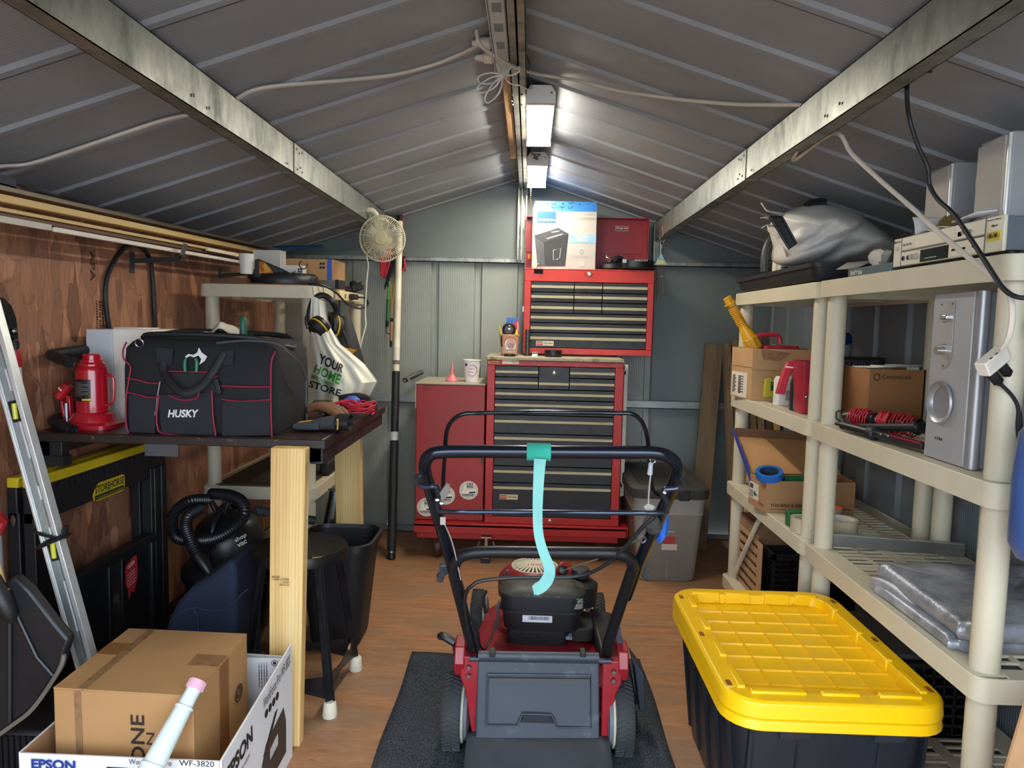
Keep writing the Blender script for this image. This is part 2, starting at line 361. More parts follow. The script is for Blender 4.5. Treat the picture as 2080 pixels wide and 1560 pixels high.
# ridge beam: two channels back to back
rb = st('trim_1')
for a, b_ in ((-.0765, -.0535), (-.0515, -.0285)):
    for y0, y1, dz in ((YF, 2.70, 0), (2.66, YB, .002)):
        q = B().box(a, b_, y0, y1, 2.022 + dz, 2.0245 + dz).box(a, a + .002, y0, y1, 2.022 + dz, 2.085).box(b_ - .002, b_, y0, y1, 2.022 + dz, 2.085)
        p('ridge_channel', q, GALV2, rb)
for px, py in ((1040, 192), (1041, 212), (1060, 192), (1061, 212), (1039, 205)):
    c = pZ(px, py, 2.022); p('screw', B().lathe([(.005, 0), (.004, -.003), (.002, -.004)], c, 8), STEEL, rb)
# purlins: C channels in two lapped lengths
def purlin(name, X, sgn):
    r = st(name); zt, zb = roofz(X) - .012, roofz(X) - .112
    for y0, y1, off in ((YF, 2.52, 0), (2.42, YB - .02, .003)):
        x = X - sgn * off; zb = roofz(X) - .112 - off
        q = B().box(min(x, x + sgn * .002), max(x, x + sgn * .002), y0, y1, zb, zt)
        q.box(min(x, x + sgn * .042), max(x, x + sgn * .042), y0, y1, zb, zb + .002)
        q.box(min(x + sgn * .040, x + sgn * .042), max(x + sgn * .040, x + sgn * .042), y0, y1, zb, zb + .012)
        q.box(min(x, x + sgn * .042), max(x, x + sgn * .042), y0, y1, zt - .002, zt)
        p('beam_section', q, GALV, r)
    for dy, dz in ((2.45, .02), (2.48, .032), (2.50, .02), (2.44, .085), (2.47, .078), (2.50, .086), (1.7, .03), (1.78, .025), (2.35, .018), (3.4, .02)):
        p('screw', B().lathe([(.004, 0), (.0035, .002), (.001, .003)], (X - sgn * .003, dy, zb + dz), 7, axis=(-sgn, 0, 0)), mk('#595b5a', .4, 1), r)
    return r
purlin('trim_2', -.805, -1); purlin('trim_3', .705, 1)
# posts and rails of the back wall
t4 = st('trim_4', B().box(-.082, -.074, 4.14, 4.19, 1.62, 2.06).box(-.062, -.055, 4.14, 4.19, 1.62, 2.06).box(-.082, -.03, 4.185, 4.192, 1.62, 2.06).box(-.036, -.029, 4.13, 4.19, 1.2, 2.06), GALV2)
st('trim_5', B().box(.70, .708, 4.13, 4.19, 1.62, 1.86).box(.70, .745, 4.185, 4.192, 1.62, 1.86).box(.738, .745, 4.15, 4.19, 1.62, 1.86), GALV2)
st('trim_6', B().box(-.85, -.843, 4.13, 4.19, 1.62, 1.83).box(-.85, -.81, 4.185, 4.192, 1.62, 1.83), GALV2)
t7 = st('trim_7', B().box(XL, XR, 4.165, 4.199, 1.604, 1.608).box(XL, XR, 4.165, 4.170, 1.604, 1.630).box(XL, XR, 4.165, 4.199, 1.628, 1.632), GALV2)
for x in (-1.2, -.95, -.68, -.42, -.15, .3, .62, .9, 1.15): p('screw', B().lathe([(.005, 0), (.003, .004)], (x, 4.165, 1.618), 7, axis=(0, -1, 0)), STEEL, t7)
st('trim_8', B().box(XL, -.58, 4.165, 4.199, .775, .779).box(XL, -.58, 4.165, 4.169, .775, .818).box(.45, XR, 4.165, 4.199, .775, .779).box(.45, XR, 4.165, 4.169, .775, .818).box(1.375, 1.405, YF, 4.19, .775, .779).box(1.375, 1.379, YF, 4.19, .775, .818), mk('#9aa09f', .4, .5))
st('trim_9', B().box(XL, XR, 4.15, 4.2, 0, .004).box(XL, XR, 4.15, 4.154, 0, .035), mk('#7a8184', .4, .3))
st('baseboard_left', B().box(XL, XL + .02, YF, YB, 0, .04), mk('#3d2419', .7))
# wood batten and power strip on the ridge beam
one('wood_batten', B().box(-.108, -.078, 2.33, 3.42, 2.028, 2.062), mat_wood('#c09a6e', '#a47a50', '#7d5a38', axis=1), 'narrow brown wood batten screwed beside the ridge beam', 'batten', bev=.002)
s = th('power_strip', 'white metal power strip screwed along the ridge beam, two cords plugged in', 'power strip', (-.10, 2.1, 2.03))
p('housing', B().box(-.022, .022, -.5, .24, 0, .045), mk('#c9cdd0', .4, .2), s, bev=.004)
p('cover', B().box(-.026, -.0225, -.5, .235, .0, .047), mk('#b9bec3', .35, .3), s)
for y in (-.3, -.18, -.06): p('outlet', B().box(-.012, .012, y, y + .05, -.001, .001), mk('#7f868d', .5), s)
def plug(name, label, y, cat='plug'):
    q = th(name, label, cat, (-.1265, y, 2.045))
    p('body', B().lathe([(.012, 0), (.017, .006), (.017, .028), (.011, .034), (.010, .046), (.006, .056)], (0, 0, 0), 14, axis=(-1, 0, 0)), CORD_W, q)
    p('prong', B().box(-.002, .012, -.006, -.004, -.004, .004).box(-.002, .012, .004, .006, -.004, .004), STEEL, q); return q
plug('plug', 'ribbed white plug standing upright in the power strip, above the other plug', 2.09); plug('plug', 'white plug whose cord loops down, lower one on the power strip', 2.20)
# white flat cable from strip over both roof slopes
def roofpt(px, py, side, d=.012):
    n = V((-SL if side < 0 else SL, 0, 1)); r = _ray(px, py); p0 = V((RX, 0, RZ - d)); return EYE + r * ((p0 - EYE).dot(n) / r.dot(n))
cab = [roofpt(*q, -1) for q in ((1004, 78), (975, 90), (940, 108), (880, 132), (800, 152), (700, 163), (600, 171), (545, 177), (510, 185), (482, 200), (440, 222), (392, 232), (330, 245), (230, 278), (150, 305), (60, 333), (0, 338), (-80, 345))]
one('white_cable', B().tube(sp(cab, 4), .0074, 8, flat=.7), mk('#d2c8be', .5, var=.06), 'flat white cable sagging across the roof panels to the wood wall', 'cable')
cr = [roofpt(968, 62, -1), roofpt(974, 90, -1, .05), roofpt(1000, 110, -1, .07), V(pZ(1040, 134, 2.012)), roofpt(1090, 150, 1, .03), roofpt(1130, 157, 1), roofpt(1180, 165, 1), roofpt(1250, 183, 1), roofpt(1330, 195, 1), roofpt(1400, 204, 1), roofpt(1500, 212, 1), roofpt(1612, 213, 1)]
e0 = cr[-1]; cr += [V((.712, e0.y + .005, roofz(.712) - .0062)), V((.722, e0.y + .01, roofz(.722) - .03)), V((.730, e0.y + .05, roofz(.705) - .10)), V((.755, 2.12, roofz(.705) - .116)), pX(1694, 270, .775), pX(1730, 312, .80), pX(1790, 368, .83), pX(1850, 420, .855), pX(1905, 470, .87), pX(1970, 525, .875), pX(2010, 557, .87), pX(2045, 590, .865), pX(2056, 630, .865), pX(2050, 680, .865), pX(2036, 708, .868)]
one('extension_cable', B().tube(sp(cr, 5), .0055, 8), mk('#cfc4b6', .5, var=.05), 'white extension cable from the power strip down past the stereo to a cord tap', 'cable')
# knotted spare cord
q = B(); c = pZ(1022, 152, 2.0)
for k_, (ang, L) in enumerate(((195, .075), (215, .09), (240, .095), (60, .07), (100, .075), (20, .05))):
    d = V((math.cos(math.radians(ang)), -.15, math.sin(math.radians(ang)))); n_ = V((-d.z, .3, d.x)).normalized()
    q.tube(sp([c, c + d * L * .5 + n_ * .017, c + d * L + n_ * .008, c + d * L * .95 - n_ * .01, c + d * L * .45 - n_ * .012, c], 5), .0026, 6)
q.tube(sp([c, c + V((.02, -.02, -.03)), pZ(1052, 172, 1.995), pZ(1075, 183, 2.0), pZ(1080, 176, 2.02)], 5), .0026, 6)
q.tube(sp([pZ(1007, 92, 2.0), pZ(1010, 122, 1.99), c], 5), .0026, 6)
one('tied_cable', q, mk('#d8d4d0', .45, var=.03), 'spare white lamp cable tied in loops under the ridge beam', 'cable')
# LED shop lights
LEDM = NT('led'); LEDM.b.inputs['Emission Color'].default_value = (1.0, .92, .76, 1); LEDM.b.inputs['Emission Strength'].default_value = LED_STRENGTH
def led(y0, y1, label):
    r = th('shop_light', label, 'light', ((-.02 + .06) / 2, y0, 2.0), group='hanging shop lights')
    L = y1 - y0
    p('housing', B().prism([(-.048, 0, .010), (.048, 0, .010), (.048, 0, .024), (.03, 0, .05), (-.03, 0, .05), (-.048, 0, .024)], (0, L, 0)), WHITE, r)
    p('end_cap', B().prism([(-.05, -.006, -.004), (.05, -.006, -.004), (.05, -.006, .03), (.034, -.006, .054), (-.034, -.006, .054), (-.05, -.006, .03)], (0, .03, 0)), WHITE, r)
    p('end_cap', B().prism([(-.05, L - .012, -.004), (.05, L - .012, -.004), (.05, L - .012, .03), (-.05, L - .012, .03)], (0, .012, 0)), WHITE, r)
    p('diffuser', B().box(-.0455, .0455, .024, L - .012, .0, .0095), LEDM.m, r)
    p('hanger', B().tube(sp([(0, .02, .05), (.01, .01, .065), (-.01, .02, .08), (.0, .03, .09)], 5), .0012, 6), CORD_B, r)
    p('screw', B().lathe([(.004, 0), (.003, -.002)], (.036, -.006, .03), 8, axis=(0, 1, 0)), STEEL, r)
    return r
r1 = led(2.47, 3.06, 'bright shop light under the ridge, the nearer and larger of the two')
r2 = led(3.40, 3.96, 'bright shop light under the ridge with a pull chain, the farther one')
q = B()
for i in range(9): q.lathe([(.001, -.004), (.0035, -.002), (.0035, .002), (.001, .004)], (.0, 0, -.012 * i), 8)
ch = p('pull_chain', q.tube([(0, 0, 0), (0, 0, -.1)], .001, 5), mk('#b9a777', .3, 1), r2); ch.location = (-.03, .52, -.005)
one('light_link_wire', B().tube(sp([pZ(1070, 112, 2.06), pZ(1076, 130, 2.04), pZ(1073, 150, 2.04), pZ(1080, 172, 2.045)], 6), .0018, 6), CORD_B, 'thin black wire hanging above the nearer shop light', 'wire')
one('jumper_cable', B().tube(sp([(.0, 3.06, 2.03), (.02, 3.12, 2.0), (-.01, 3.2, 2.01), (.02, 3.3, 2.0), (.0, 3.4, 2.03)], 6), .0035, 6).tube(sp([(.01, 3.06, 2.02), (-.01, 3.15, 1.99), (.03, 3.25, 2.01), (.01, 3.4, 2.03)], 6), .003, 6), mk('#4d473c', .5), 'short jumper cable joining the two shop lights', 'cable')
# black cords at the right purlin
one('black_cable', B().tube(sp([pX(1815, 148, .74), pX(1818, 165, .735), pX(1838, 175, .76), pX(1846, 160, .78), pX(1842, 185, .76), pX(1846, 235, .79), pX(1862, 290, .81), pX(1884, 340, .83), pX(1888, 375, .84), pX(1905, 405, .845), pX(1937, 435, .85), pX(1975, 490, .85), pX(2010, 545, .85), pX(2040, 588, .85), pX(2075, 605, .86), pX(2130, 600, .90), V((1.06, 1.33, 1.29)), V((1.22, 1.36, 1.30)), V((1.398, 1.40, 1.33))], 5), .0045, 8), CORD_B, 'black cable hanging from the right purlin across the stereo receiver', 'cable')
one('black_cable', B().tube(sp([pX(1855, 150, .76), pX(1875, 143, .80), pX(1905, 148, .9), pX(1940, 162, .95), pX(1970, 167, 1.0), pX(2005, 150, 1.03), pX(2050, 128, 1.08), pX(2110, 95, 1.1), V((1.25, 1.28, roofz(1.25) - .025)), V((1.395, 1.26, roofz(1.395) - .03))], 5), .0045, 8), CORD_B, 'black cable running sideways from the purlin along the right roof slope', 'cable')
# ================================================================ left side: lumber rack
def board(a, b_, wd, ht, m, label, name='board', cat='board', **kw):
    return one(name, B().bar(a, b_, wd, ht), m, label, cat, **kw)
Lx = -1.43
def LP(px, py, x=Lx): return pX(px, py, x)
def lum(a, c, X, wd, ht, m, label, y0=1.0, y1=3.6, X2=None, **kw):   # straight stick through two sighted points on the front edge plane
    A, E = pX(*a, X), pX(*c, X if X2 is None else X2); d = (E - A) / (E.y - A.y)
    return board(A + d * (y0 - A.y), A + d * (y1 - A.y), wd, ht, m, label, **kw)
lum((0, 404), (440, 494), -1.345, .045, .019, PINEY, 'long pale pine board on the wall rack, the thickest of the lumber', y1=3.62, bev=.002)
lum((0, 388), (440, 484), -1.375, .10, .012, mat_wood('#a5927a', '#8d7a63', '#6b5a48', axis=1), 'grey weathered board lying on top of the wall rack lumber', y0=1.2, y1=3.75, bev=.002)
lum((0, 426), (440, 509), -1.345, .03, .009, PINEY, 'thin pine strip under the thickest board on the wall rack', y1=3.5)
lum((60, 450), (100, 458), -1.36, .035, .018, BLACKM, 'short black plastic block among the rack lumber', y0=2.0, y1=2.32, cat='block')
lum((0, 438), (440, 516), -1.365, .05, .012, mat_wood('#7a5b48', '#664838', '#4b3328', axis=1), 'dark brown board under the thin pine strip on the wall rack', y1=3.55)
lum((338, 472), (418, 487), -1.35, .02, .006, PINEY, 'short pine offcut on top of the wall rack lumber', y0=2.95, y1=3.3, name='offcut', cat='wood offcut')
lum((355, 493), (425, 507), -1.322, .012, .012, mk('#ede3c8', .5), 'short cream trim offcut against the front of the thickest board', y0=2.9, y1=3.2, name='offcut', cat='wood offcut')
lum((48, 455), (440, 524), -1.335, .012, .014, mk('#efe6d8', .35, var=.04), 'long white plastic strip at the bottom of the wall rack', y0=1.98, y1=3.6, name='plastic_strip', cat='strip', bev=.003)
lum((0, 445), (40, 452), -1.34, .014, .016, mk('#cfc8bc', .5), 'pale strip ending at the white plastic strip near the doorway', y0=1.0, y1=1.97, name='plastic_strip', cat='strip')
one('channel_end', B().box(-1.43, -1.40, 1.86, 1.93, 1.588, 1.592).box(-1.43, -1.427, 1.86, 1.93, 1.55, 1.592).box(-1.403, -1.40, 1.86, 1.93, 1.586, 1.615), STEEL, 'small grey steel bracket end lying on the rack lumber', 'bracket')
def rack(y, label):
    r = th('rack_bracket', label, 'bracket', (XL, y, 1.462), group='wall rack brackets')
    p('arm', B().prism([(0, -.012, 0), (.19, -.012, .015), (.2, -.012, .02), (.2, -.012, .008), (.185, -.012, 0), (0, -.012, -.014)], (0, .024, 0)), mk('#3a3d40', .4, .5), r)
    p('lip', B().bar((.188, 0, .0), (.206, 0, .062), .024, .006, (1, 0, 0)), mk('#6b6f70', .4, .6), r, bev=.001)
    p('wall_plate', B().box(0, .004, -.015, .015, -.05, .03), mk('#4a4d50', .4, .5), r); return r
rack(2.66, 'grey steel rack bracket holding lumber, above the black cable loop'); rack(3.42, 'grey steel rack bracket holding lumber, beside the white cup on the shelf')
rack(.9, 'grey steel rack bracket holding lumber, out at the doorway end')
# clear plastic bag of rods on the wall above the rack
q = B()
q.grid(lambda u, v: V((XL + .012 + .03 * math.sin(v * math.pi) + .004 * math.sin(u * 40 + v * 5), 2.05 + u * 1.1, 1.612 + .034 * (v - .5) + .004 * math.sin(u * 23))), 60, 9)
s = th('clear_bag', 'long clear plastic bag of thin rods lying along the wall top', 'bag', (XL + .03, 2.05, 1.58))
p('film', q, mk('#8f9193', .12, var=.05, alpha=.33), s, w=True); p('rod', B().tube([(XL + .03, 2.1, 1.612), (XL + .03, 3.1, 1.612)], .006, 8), mk('#3a3a38', .5), s, w=True)
p('fold', B().tube(sp([(XL + .045, 2.5, 1.615), (XL + .047, 2.7, 1.618), (XL + .045, 2.95, 1.614)], 5), .003, 6), mk('#b9b6ae', .2, alpha=.7), s, w=True)
one('blue_rod', B().tube([(-1.36, 3.75, 1.622), (-1.16, 3.95, 1.655)], .011, 12), mk('#1e4f7c', .4), 'blue rod poking out at the far end of the lumber rack', 'rod')
# black cable looped on the wall
one('black_cable', B().tube(sp([(XL + .012, 2.49, 1.19), (XL + .012, 2.47, 1.3), (XL + .013, 2.48, 1.38), (XL + .014, 2.53, 1.45), (XL + .016, 2.60, 1.505), (XL + .016, 2.66, 1.517), (XL + .016, 2.72, 1.505), (XL + .014, 2.765, 1.47), (XL + .012, 2.785, 1.4), (XL + .012, 2.80, 1.2)], 6), .0085, 10), CORD_B, 'thick black cable rising in a loop up the wood wall from the white panel box', 'cable')
# wall marks printed on the strand board
for s_, y0, z0, ww, hh in (('APA', 2.40, 1.36, .105, .028),):
    txt(s_, (XL + .0005, 2.405, 1.47), (0, 0, -1), (0, 1, 0), ww, hh, mk('#4a2a1a', .7, var=0), wl, name='grade_stamp', bold=.03)
txt('~\n~\n~', (XL + .0005, 2.43, 1.30), (0, 0, -1), (0, 1, 0), .22, .05, mk('#4a2a1a', .8, var=0), wl, name='grade_stamp')

# ================================================================ putty plastic shelving unit
def deck(L, D, t=.052, slots=True):   # along y: L, along x: D ; rail ring + perforated top
    q = B(); r = .03
    o, i = rr(0, D, 0, L, r, 0, 4), rr(.008, D - .008, .008, L - .008, r - .006, 0, 4)
    q.loft([[v + V((0, 0, -t)) for v in o], [v for v in o], [V((v.x, v.y, 0)) for v in i], [V((v.x, v.y, -t)) for v in i]], caps=False)
    z0, z1 = -.006, -.0005
    bx = .07
    q.box(.004, bx, .02, L - .02, z0, z1); q.box(D - bx, D - .004, .02, L - .02, z0, z1); q.box(bx, D - bx, .004, .05, z0, z1); q.box(bx, D - bx, L - .05, L - .004, z0, z1)
    q.box(D * .46, D * .54, .05, L - .05, z0, z1)
    return q
def slats(L, D):
    q = B(); n = int((L - .1) / .033)
    for a, b_ in ((.07, D * .46), (D * .54, D - .07)):
        for k_ in range(1, n): y_ = .05 + k_ * (L - .1) / n; q.box(a, b_, y_ - .0042, y_ + .0042, -.0065, -.0008)
        q.box((a + b_) / 2 - .003, (a + b_) / 2 + .003,   .05, L - .05, -.009, -.0006)
    return q
def shelf(label, x0, y0, D, L, tiers, px=(.045, .045), group=None, r=.0285, py=.05):
    s = th('plastic_shelving', label, 'shelf', (x0, y0, 0), group=group)
    for k_, z in enumerate(tiers):
        d = p('deck', deck(L, D), PUTTY, s, bev=.002); d.location.z = z
        e = p('slats', slats(L, D), PUTTY, d, kind='stuff')
        for yy, hw in ((L / 2, .012), (L * .25, .004), (L * .75, .004)): p('deck_rib', B().box(.02, D - .02, yy - hw, yy + hw, -.044, -.006), PUTTY, d)
        for cx in (px[0], D - px[1]):
            for cy in (py, L - py):
                if k_ + 1 < len(tiers):
                    a, b_ = z - .01, tiers[k_ + 1] - .04
                    p('post', B().lathe([(r * .94, a), (r, a + .015), (r, b_ - .05), (r * .97, b_)], (cx, cy, 0), 20), PUTTY, s)
                elif False: pass
    for cx in (px[0], D - px[1]):
        for cy in (py, L - py): p('foot', B().lathe([(r * .9, 0), (r, .01), (r, tiers[0] - .03)], (cx, cy, 0), 18), PUTTY, s)
    return s
shelf('putty coloured plastic shelving unit in the corner behind the tool bag', -1.385, 2.95, .49, .90, (.12, .535, .965, 1.392), px=(.04, .04), py=.045)
ZT = 1.392
# things on its top deck
s = th('saw_guard', 'black moulded plastic guard with torn orange label on the corner shelf', 'plastic guard', (0, 0, 0))
D0 = lambda px, py, y=3.08: pY(px, py, y)
q = B()
c = V((-1.085, 3.12, ZT + .003))
prof = []
loops = []
for (s_, zz) in ((1.0, 0.0), (1.03, .012), (1.0, .035), (.93, .043), (.84, .040), (.82, .03)):
    loops.append([c + V((.148 * s_ * math.cos(a), .12 * s_ * math.sin(a), zz * 1.25 + .018 * max(0, -math.cos(a)))) for a in [2 * math.pi * i / 36 for i in range(36)]])
p('rim', q.loft(loops, caps=False), BLACK, s, w=True); 
p('web', B().loft([[c + V((.125 * math.cos(a), .1 * math.sin(a), .02 + .012 * max(0, -math.cos(a)))) for a in [2 * math.pi * i / 24 for i in range(24)]], [c + V((.05 * math.cos(a) - .04, .03 * math.sin(a), .034)) for a in [2 * math.pi * i / 24 for i in range(24)]]]), BLACK, s, w=True)
q = B().prism([(-1.172, 3.005, ZT + .03), (-1.168, 3.005, ZT + .108), (-1.15, 3.005, ZT + .11), (-1.05, 3.01, ZT + .07), (-1.0, 3.02, ZT + .045), (-1.0, 3.02, ZT + .03)], (0, .012, 0))
p('tongue', q, BLACK, s, w=True, bev=.004)
p('label', B().prism([(-1.148, 3.0045, ZT + .10), (-1.146, 3.0045, ZT + .05), (-1.085, 3.0045, ZT + .05), (-1.095, 3.0045, ZT + .065), (-1.125, 3.0045, ZT + .098)], (0, -.0008, 0)), mat_worn('#a8581f', '#d49a2a', .5, 30), s, w=True, label='torn orange and yellow sticker')
for dx in (.06, .11): p('clip', B().bar(c + V((dx - .05, -.11, .045)), c + V((dx - .03, -.08, .06)), .006, .003), CHROME, s, w=True)
one('white_cup', B().lathe([(.026, 0), (.031, .085), (.029, .085), (.024, .006), (.0, .006)], (-1.205, 3.015, ZT + .046), 24), mk('#d9d6d2', .5, var=.03), 'white paper cup standing at the front of the corner shelf top', 'cup')
s = th('paper_pack', 'white pack of paper sheets leaning at the back of the corner shelf', 'paper', (-1.245, 3.31, ZT + .002), rz=-8)
for i in range(7): p('sheet', B().box(-.05 + .003 * (i % 3), .085 - .004 * (i % 2), i * .008, i * .008 + .006, 0, .175 - .004 * (i % 3)), mk('#d6d2cc', .7, var=.03), s)
s = th('carton', 'long brown carton with blue tape on its end, at the back of the shelf top', 'carton', (-1.195, 3.38, ZT + .002), rz=1)
p('body', B().box(0, .26, 0, .22, 0, .145), CARD, s, bev=.002); p('tape', B().plate((.228, 0, .0), (1, 0, 0), (0, 0, 1), .022, .145), mk('#2a55b8', .5), s, label='blue tape strip')
for z_ in (.10, .118):
    for x_ in (.192, .206): p('print_block', B().plate((x_, 0, z_), (1, 0, 0), (0, 0, 1), .011, .011), INK, s)
s = th('carton', 'flat white box with dark end squares in front of the brown carton', 'carton', (-1.235, 3.30, ZT + .002), rz=1)
p('body', B().box(0, .18, 0, .05, 0, .107), WHITE, s, bev=.002)
p('print_block', B().plate((.155, 0, .085), (1, 0, 0), (0, 0, 1), .008, .008).plate((.166, 0, .085), (1, 0, 0), (0, 0, 1), .008, .008).plate((.155, 0, .074), (1, 0, 0), (0, 0, 1), .008, .008).plate((.166, 0, .074), (1, 0, 0), (0, 0, 1), .008, .008), INK, s)
one('wire_hook', B().ring((-1.05, 3.285, ZT + .11), .018, .0025, (0, 1, .2), 20, 6, -20, 250), CORD_B, 'small loop of black wire in front of the white box', 'wire')
one('brown_folder', B().ob((-1.27, 3.06, ZT + .014), (.15, .2, .024), (0, 0, 4)), mk('#5b3b28', .6), 'flat brown folder at the wall side of the corner shelf top', 'folder', bev=.004)
one('cardboard_sheet', B().ob((-1.15, 3.02, ZT + .0025), (.42, .12, .004), (0, 0, 1)), mk('#8d6048', .8), 'thin brown cardboard sheet under the black guard', 'cardboard')
one('grey_block', B().ob((-1.195, 3.12, ZT + .024), (.07, .08, .04), (0, 0, 3)), mk('#6d6f6e', .5), 'dull grey metal block beside the brown folder', 'block', bev=.003)
s = th('camera_case', 'grey slab shaped battery with black end at the right side of the corner shelf', 'battery', (-1.0, 3.24, ZT + .003), rz=-6)
p('body', B().box(0, .115, 0, .07, 0, .037), mk('#6a6b69', .45), s, bev=.004); p('end', B().box(.115, .135, -.003, .073, -.001, .04), BLACK, s, bev=.003)
one('chrome_clip', B().tube(sp([pY(600, 575, 3.06), pY(612, 569, 3.06), pY(622, 566, 3.07), pY(628, 561, 3.08), pY(640, 563, 3.1)], 4), [.004, .007, .007, .005, .003] + [.003] * 12, 8), CHROME, 'bright chrome tool end lying on the corner shelf edge', 'tool') if False else one('chrome_clip', B().tube([pY(602, 575, 3.06), pY(614, 569, 3.06), pY(622, 565, 3.07), pY(640, 562, 3.1)], [.003, .007, .006, .003], 8), CHROME, 'bright chrome tool end lying on the corner shelf edge', 'tool')
s = th('small_clamp', 'black folded clamp tool at the right end of the corner shelf top', 'clamp', (-.955, 3.66, ZT + .003), rz=20)
p('body', B().box(-.06, .06, -.03, .03, 0, .03), BLACKM, s, bev=.006); p('handle', B().bar((-.05, 0, .03), (.0, .0, .055), .022, .018), BLACKM, s, bev=.004); p('knob', B().lathe([(.018, 0), (.02, .02), (.012, .03)], (.045, 0, .03), 14), BLACK, s)
p('jaw', B().bar((.03, -.02, .02), (.09, -.01, .038), .03, .04), BLACK, s, bev=.006)
s = th('outlet_strip', 'beige outlet strip fixed to the side of the corner shelf, black plug in it', 'power strip', (0, 0, 0))
X5 = -.893
p('housing', B().box(X5, X5 + .03, 3.24, 3.62, ZT - .05, ZT - .004), mk('#d8c79c', .45), s, w=True, bev=.005)
p('outlet', B().box(X5 + .0295, X5 + .031, 3.30, 3.34, ZT - .04, ZT - .016), mk('#b8a67c', .5), s, w=True)
p('slot', B().box(X5 + .0305, X5 + .0318, 3.312, 3.328, ZT - .036, ZT - .03).box(X5 + .0305, X5 + .0318, 3.312, 3.328, ZT - .026, ZT - .02), INK, s, w=True)
s = th('power_cable', 'black power cable plugged into the corner shelf outlet strip', 'cable', (X5 + .03, 3.42, ZT - .03))
p('plug', B().ob((X5 + .045, 3.42, ZT - .027), (.03, .07, .026)), BLACKM, s, w=True, bev=.004)
p('cable', B().tube(sp([(X5 + .06, 3.46, ZT - .027), (X5 + .08, 3.52, ZT - .03), (X5 + .08, 3.56, ZT - .06), (X5 + .075, 3.42, ZT - .082), (X5 + .065, 3.22, ZT - .066), (X5 + .05, 3.08, ZT - .02), (X5 + .01, 2.99, ZT + .008), (X5 - .04, 2.99, ZT + .008)], 6), .0048, 8), CORD_B, s, w=True)
# earmuffs on a wire hook at the shelf corner
s = th('ear_muffs', 'black and yellow ear muffs hanging from the corner shelf rail', 'ear muffs', (-.845, 2.905, 1.13))
def EP(px, py, y=2.89): return pY(px, py, y)
p('headband', B().tube(sp([EP(630, 660), EP(628, 640), EP(634, 615), EP(648, 601), EP(662, 602), EP(675, 613), EP(684, 632, 2.91), EP(686, 650, 2.92)], 5), .0125, 10, flat=.5, up=(0, 1, 0)), BLACK, s, w=True)
def cup(c, ax, tilt_lbl, rx=.047, rz_=.062):
    m = V((0, 0, 1)).rotation_difference(V(ax)).to_matrix()
    q = B().lathe([(.010, -.028), (.034, -.026), (.044, -.012), (.047, 0.0)], c, 28, axis=m, sx=1.0, sy=1.25); a = p('ear_cup', q, BLACKM, s, w=True)
    p('cushion', B().lathe([(.044, .002), (.049, .012), (.046, .024), (.030, .026), (.022, .016), (.0, .014)], c, 28, axis=m, sx=1, sy=1.22), BLACK, a, w=True)
    p('yellow_ring', B().lathe([(.0475, -.002), (.0495, .001), (.0475, .004)], c, 32, axis=m, sx=1, sy=1.25), mk('#e0b312', .4), a, w=True, label='yellow rim')
cup(EP(648, 668, 2.88), (.42, .45, .55), ''); cup(EP(679, 660, 2.93), (-.75, -.65, .15), '')
p('yoke', B().tube(sp([EP(624, 668), EP(620, 648), EP(628, 637), EP(645, 638), EP(656, 652), EP(664, 672)], 5), .0032, 6), BLACK, s, w=True)
one('wire_hanger', B().tube(sp([EP(634, 579, 2.925), EP(637, 600, 2.915), EP(640, 607, 2.91), EP(655, 600, 2.91), EP(657, 590, 2.92), EP(655, 582, 2.926)], 4), .0018, 6), STEEL, 'thin steel wire hook over the corner shelf rail', 'hook')
# black and yellow bag behind
s = th('black_sack', 'black and yellow tool bag hanging behind the ear muffs', 'bag', (-.85, 3.2, 1.0))
q = B(); c = V((-.82, 3.12, 1.07))
q.loft([[c + V((rx * math.cos(a), ry * math.sin(a), z)) for a in [2 * math.pi * i / 20 for i in range(20)]] for z, rx, ry in ((-.17, .10, .06), (-.12, .115, .08), (-.02, .10, .08), (.08, .07, .06), (.16, .045, .04), (.2, .03, .03))])
p('body', q, BLACKM, s, w=True)
p('patch', B().prism([EP(668, 700, 3.02), EP(722, 712, 3.02), EP(705, 730, 3.02), EP(668, 740, 3.02)], (0, .03, 0)).prism([EP(628, 702, 3.0), EP(640, 690, 3.0), EP(640, 730, 3.0), EP(630, 735, 3.0)], (0, .02, 0)), mk('#d69a12', .5), s, w=True, label='yellow panels')
p('strap', B().tube(sp([EP(690, 610, 3.05), EP(690, 650, 3.05), EP(700, 680, 3.04), EP(708, 705, 3.04)], 5), .005, 6), BLACK, s, w=True)
# white store bag
s = th('shopping_bag', 'white plastic bag lettered YOUR HOME IMPROVEMENT STORE hanging by the bench', 'bag', (-.80, 2.86, .91))
def SB(u, v):   # front surface from pixel outline, u across, v down
    L_ = [(633, 600), (630, 640), (632, 690), (630, 740), (624, 790), (620, 826)]; R_ = [(658, 612), (664, 650), (690, 700), (738, 740), (765, 775), (740, 826)]
    t = v * 5; i = min(int(t), 4); f = t - i; a = (L_[i][0] + (L_[i + 1][0] - L_[i][0]) * f, L_[i][1] + (L_[i + 1][1] - L_[i][1]) * f); b_ = (R_[i][0] + (R_[i + 1][0] - R_[i][0]) * f, R_[i][1] + (R_[i + 1][1] - R_[i][1]) * f)
    px, py = a[0] + (b_[0] - a[0]) * u, a[1] + (b_[1] - a[1]) * u
    dep = 2.87 - (.05 + .04 * v) * math.sin(math.pi * u) * v + .010 * math.sin(u * 17 + v * 4) * v + .006 * math.sin(u * 31 - v * 9) * v
    return pY(px, py, dep)
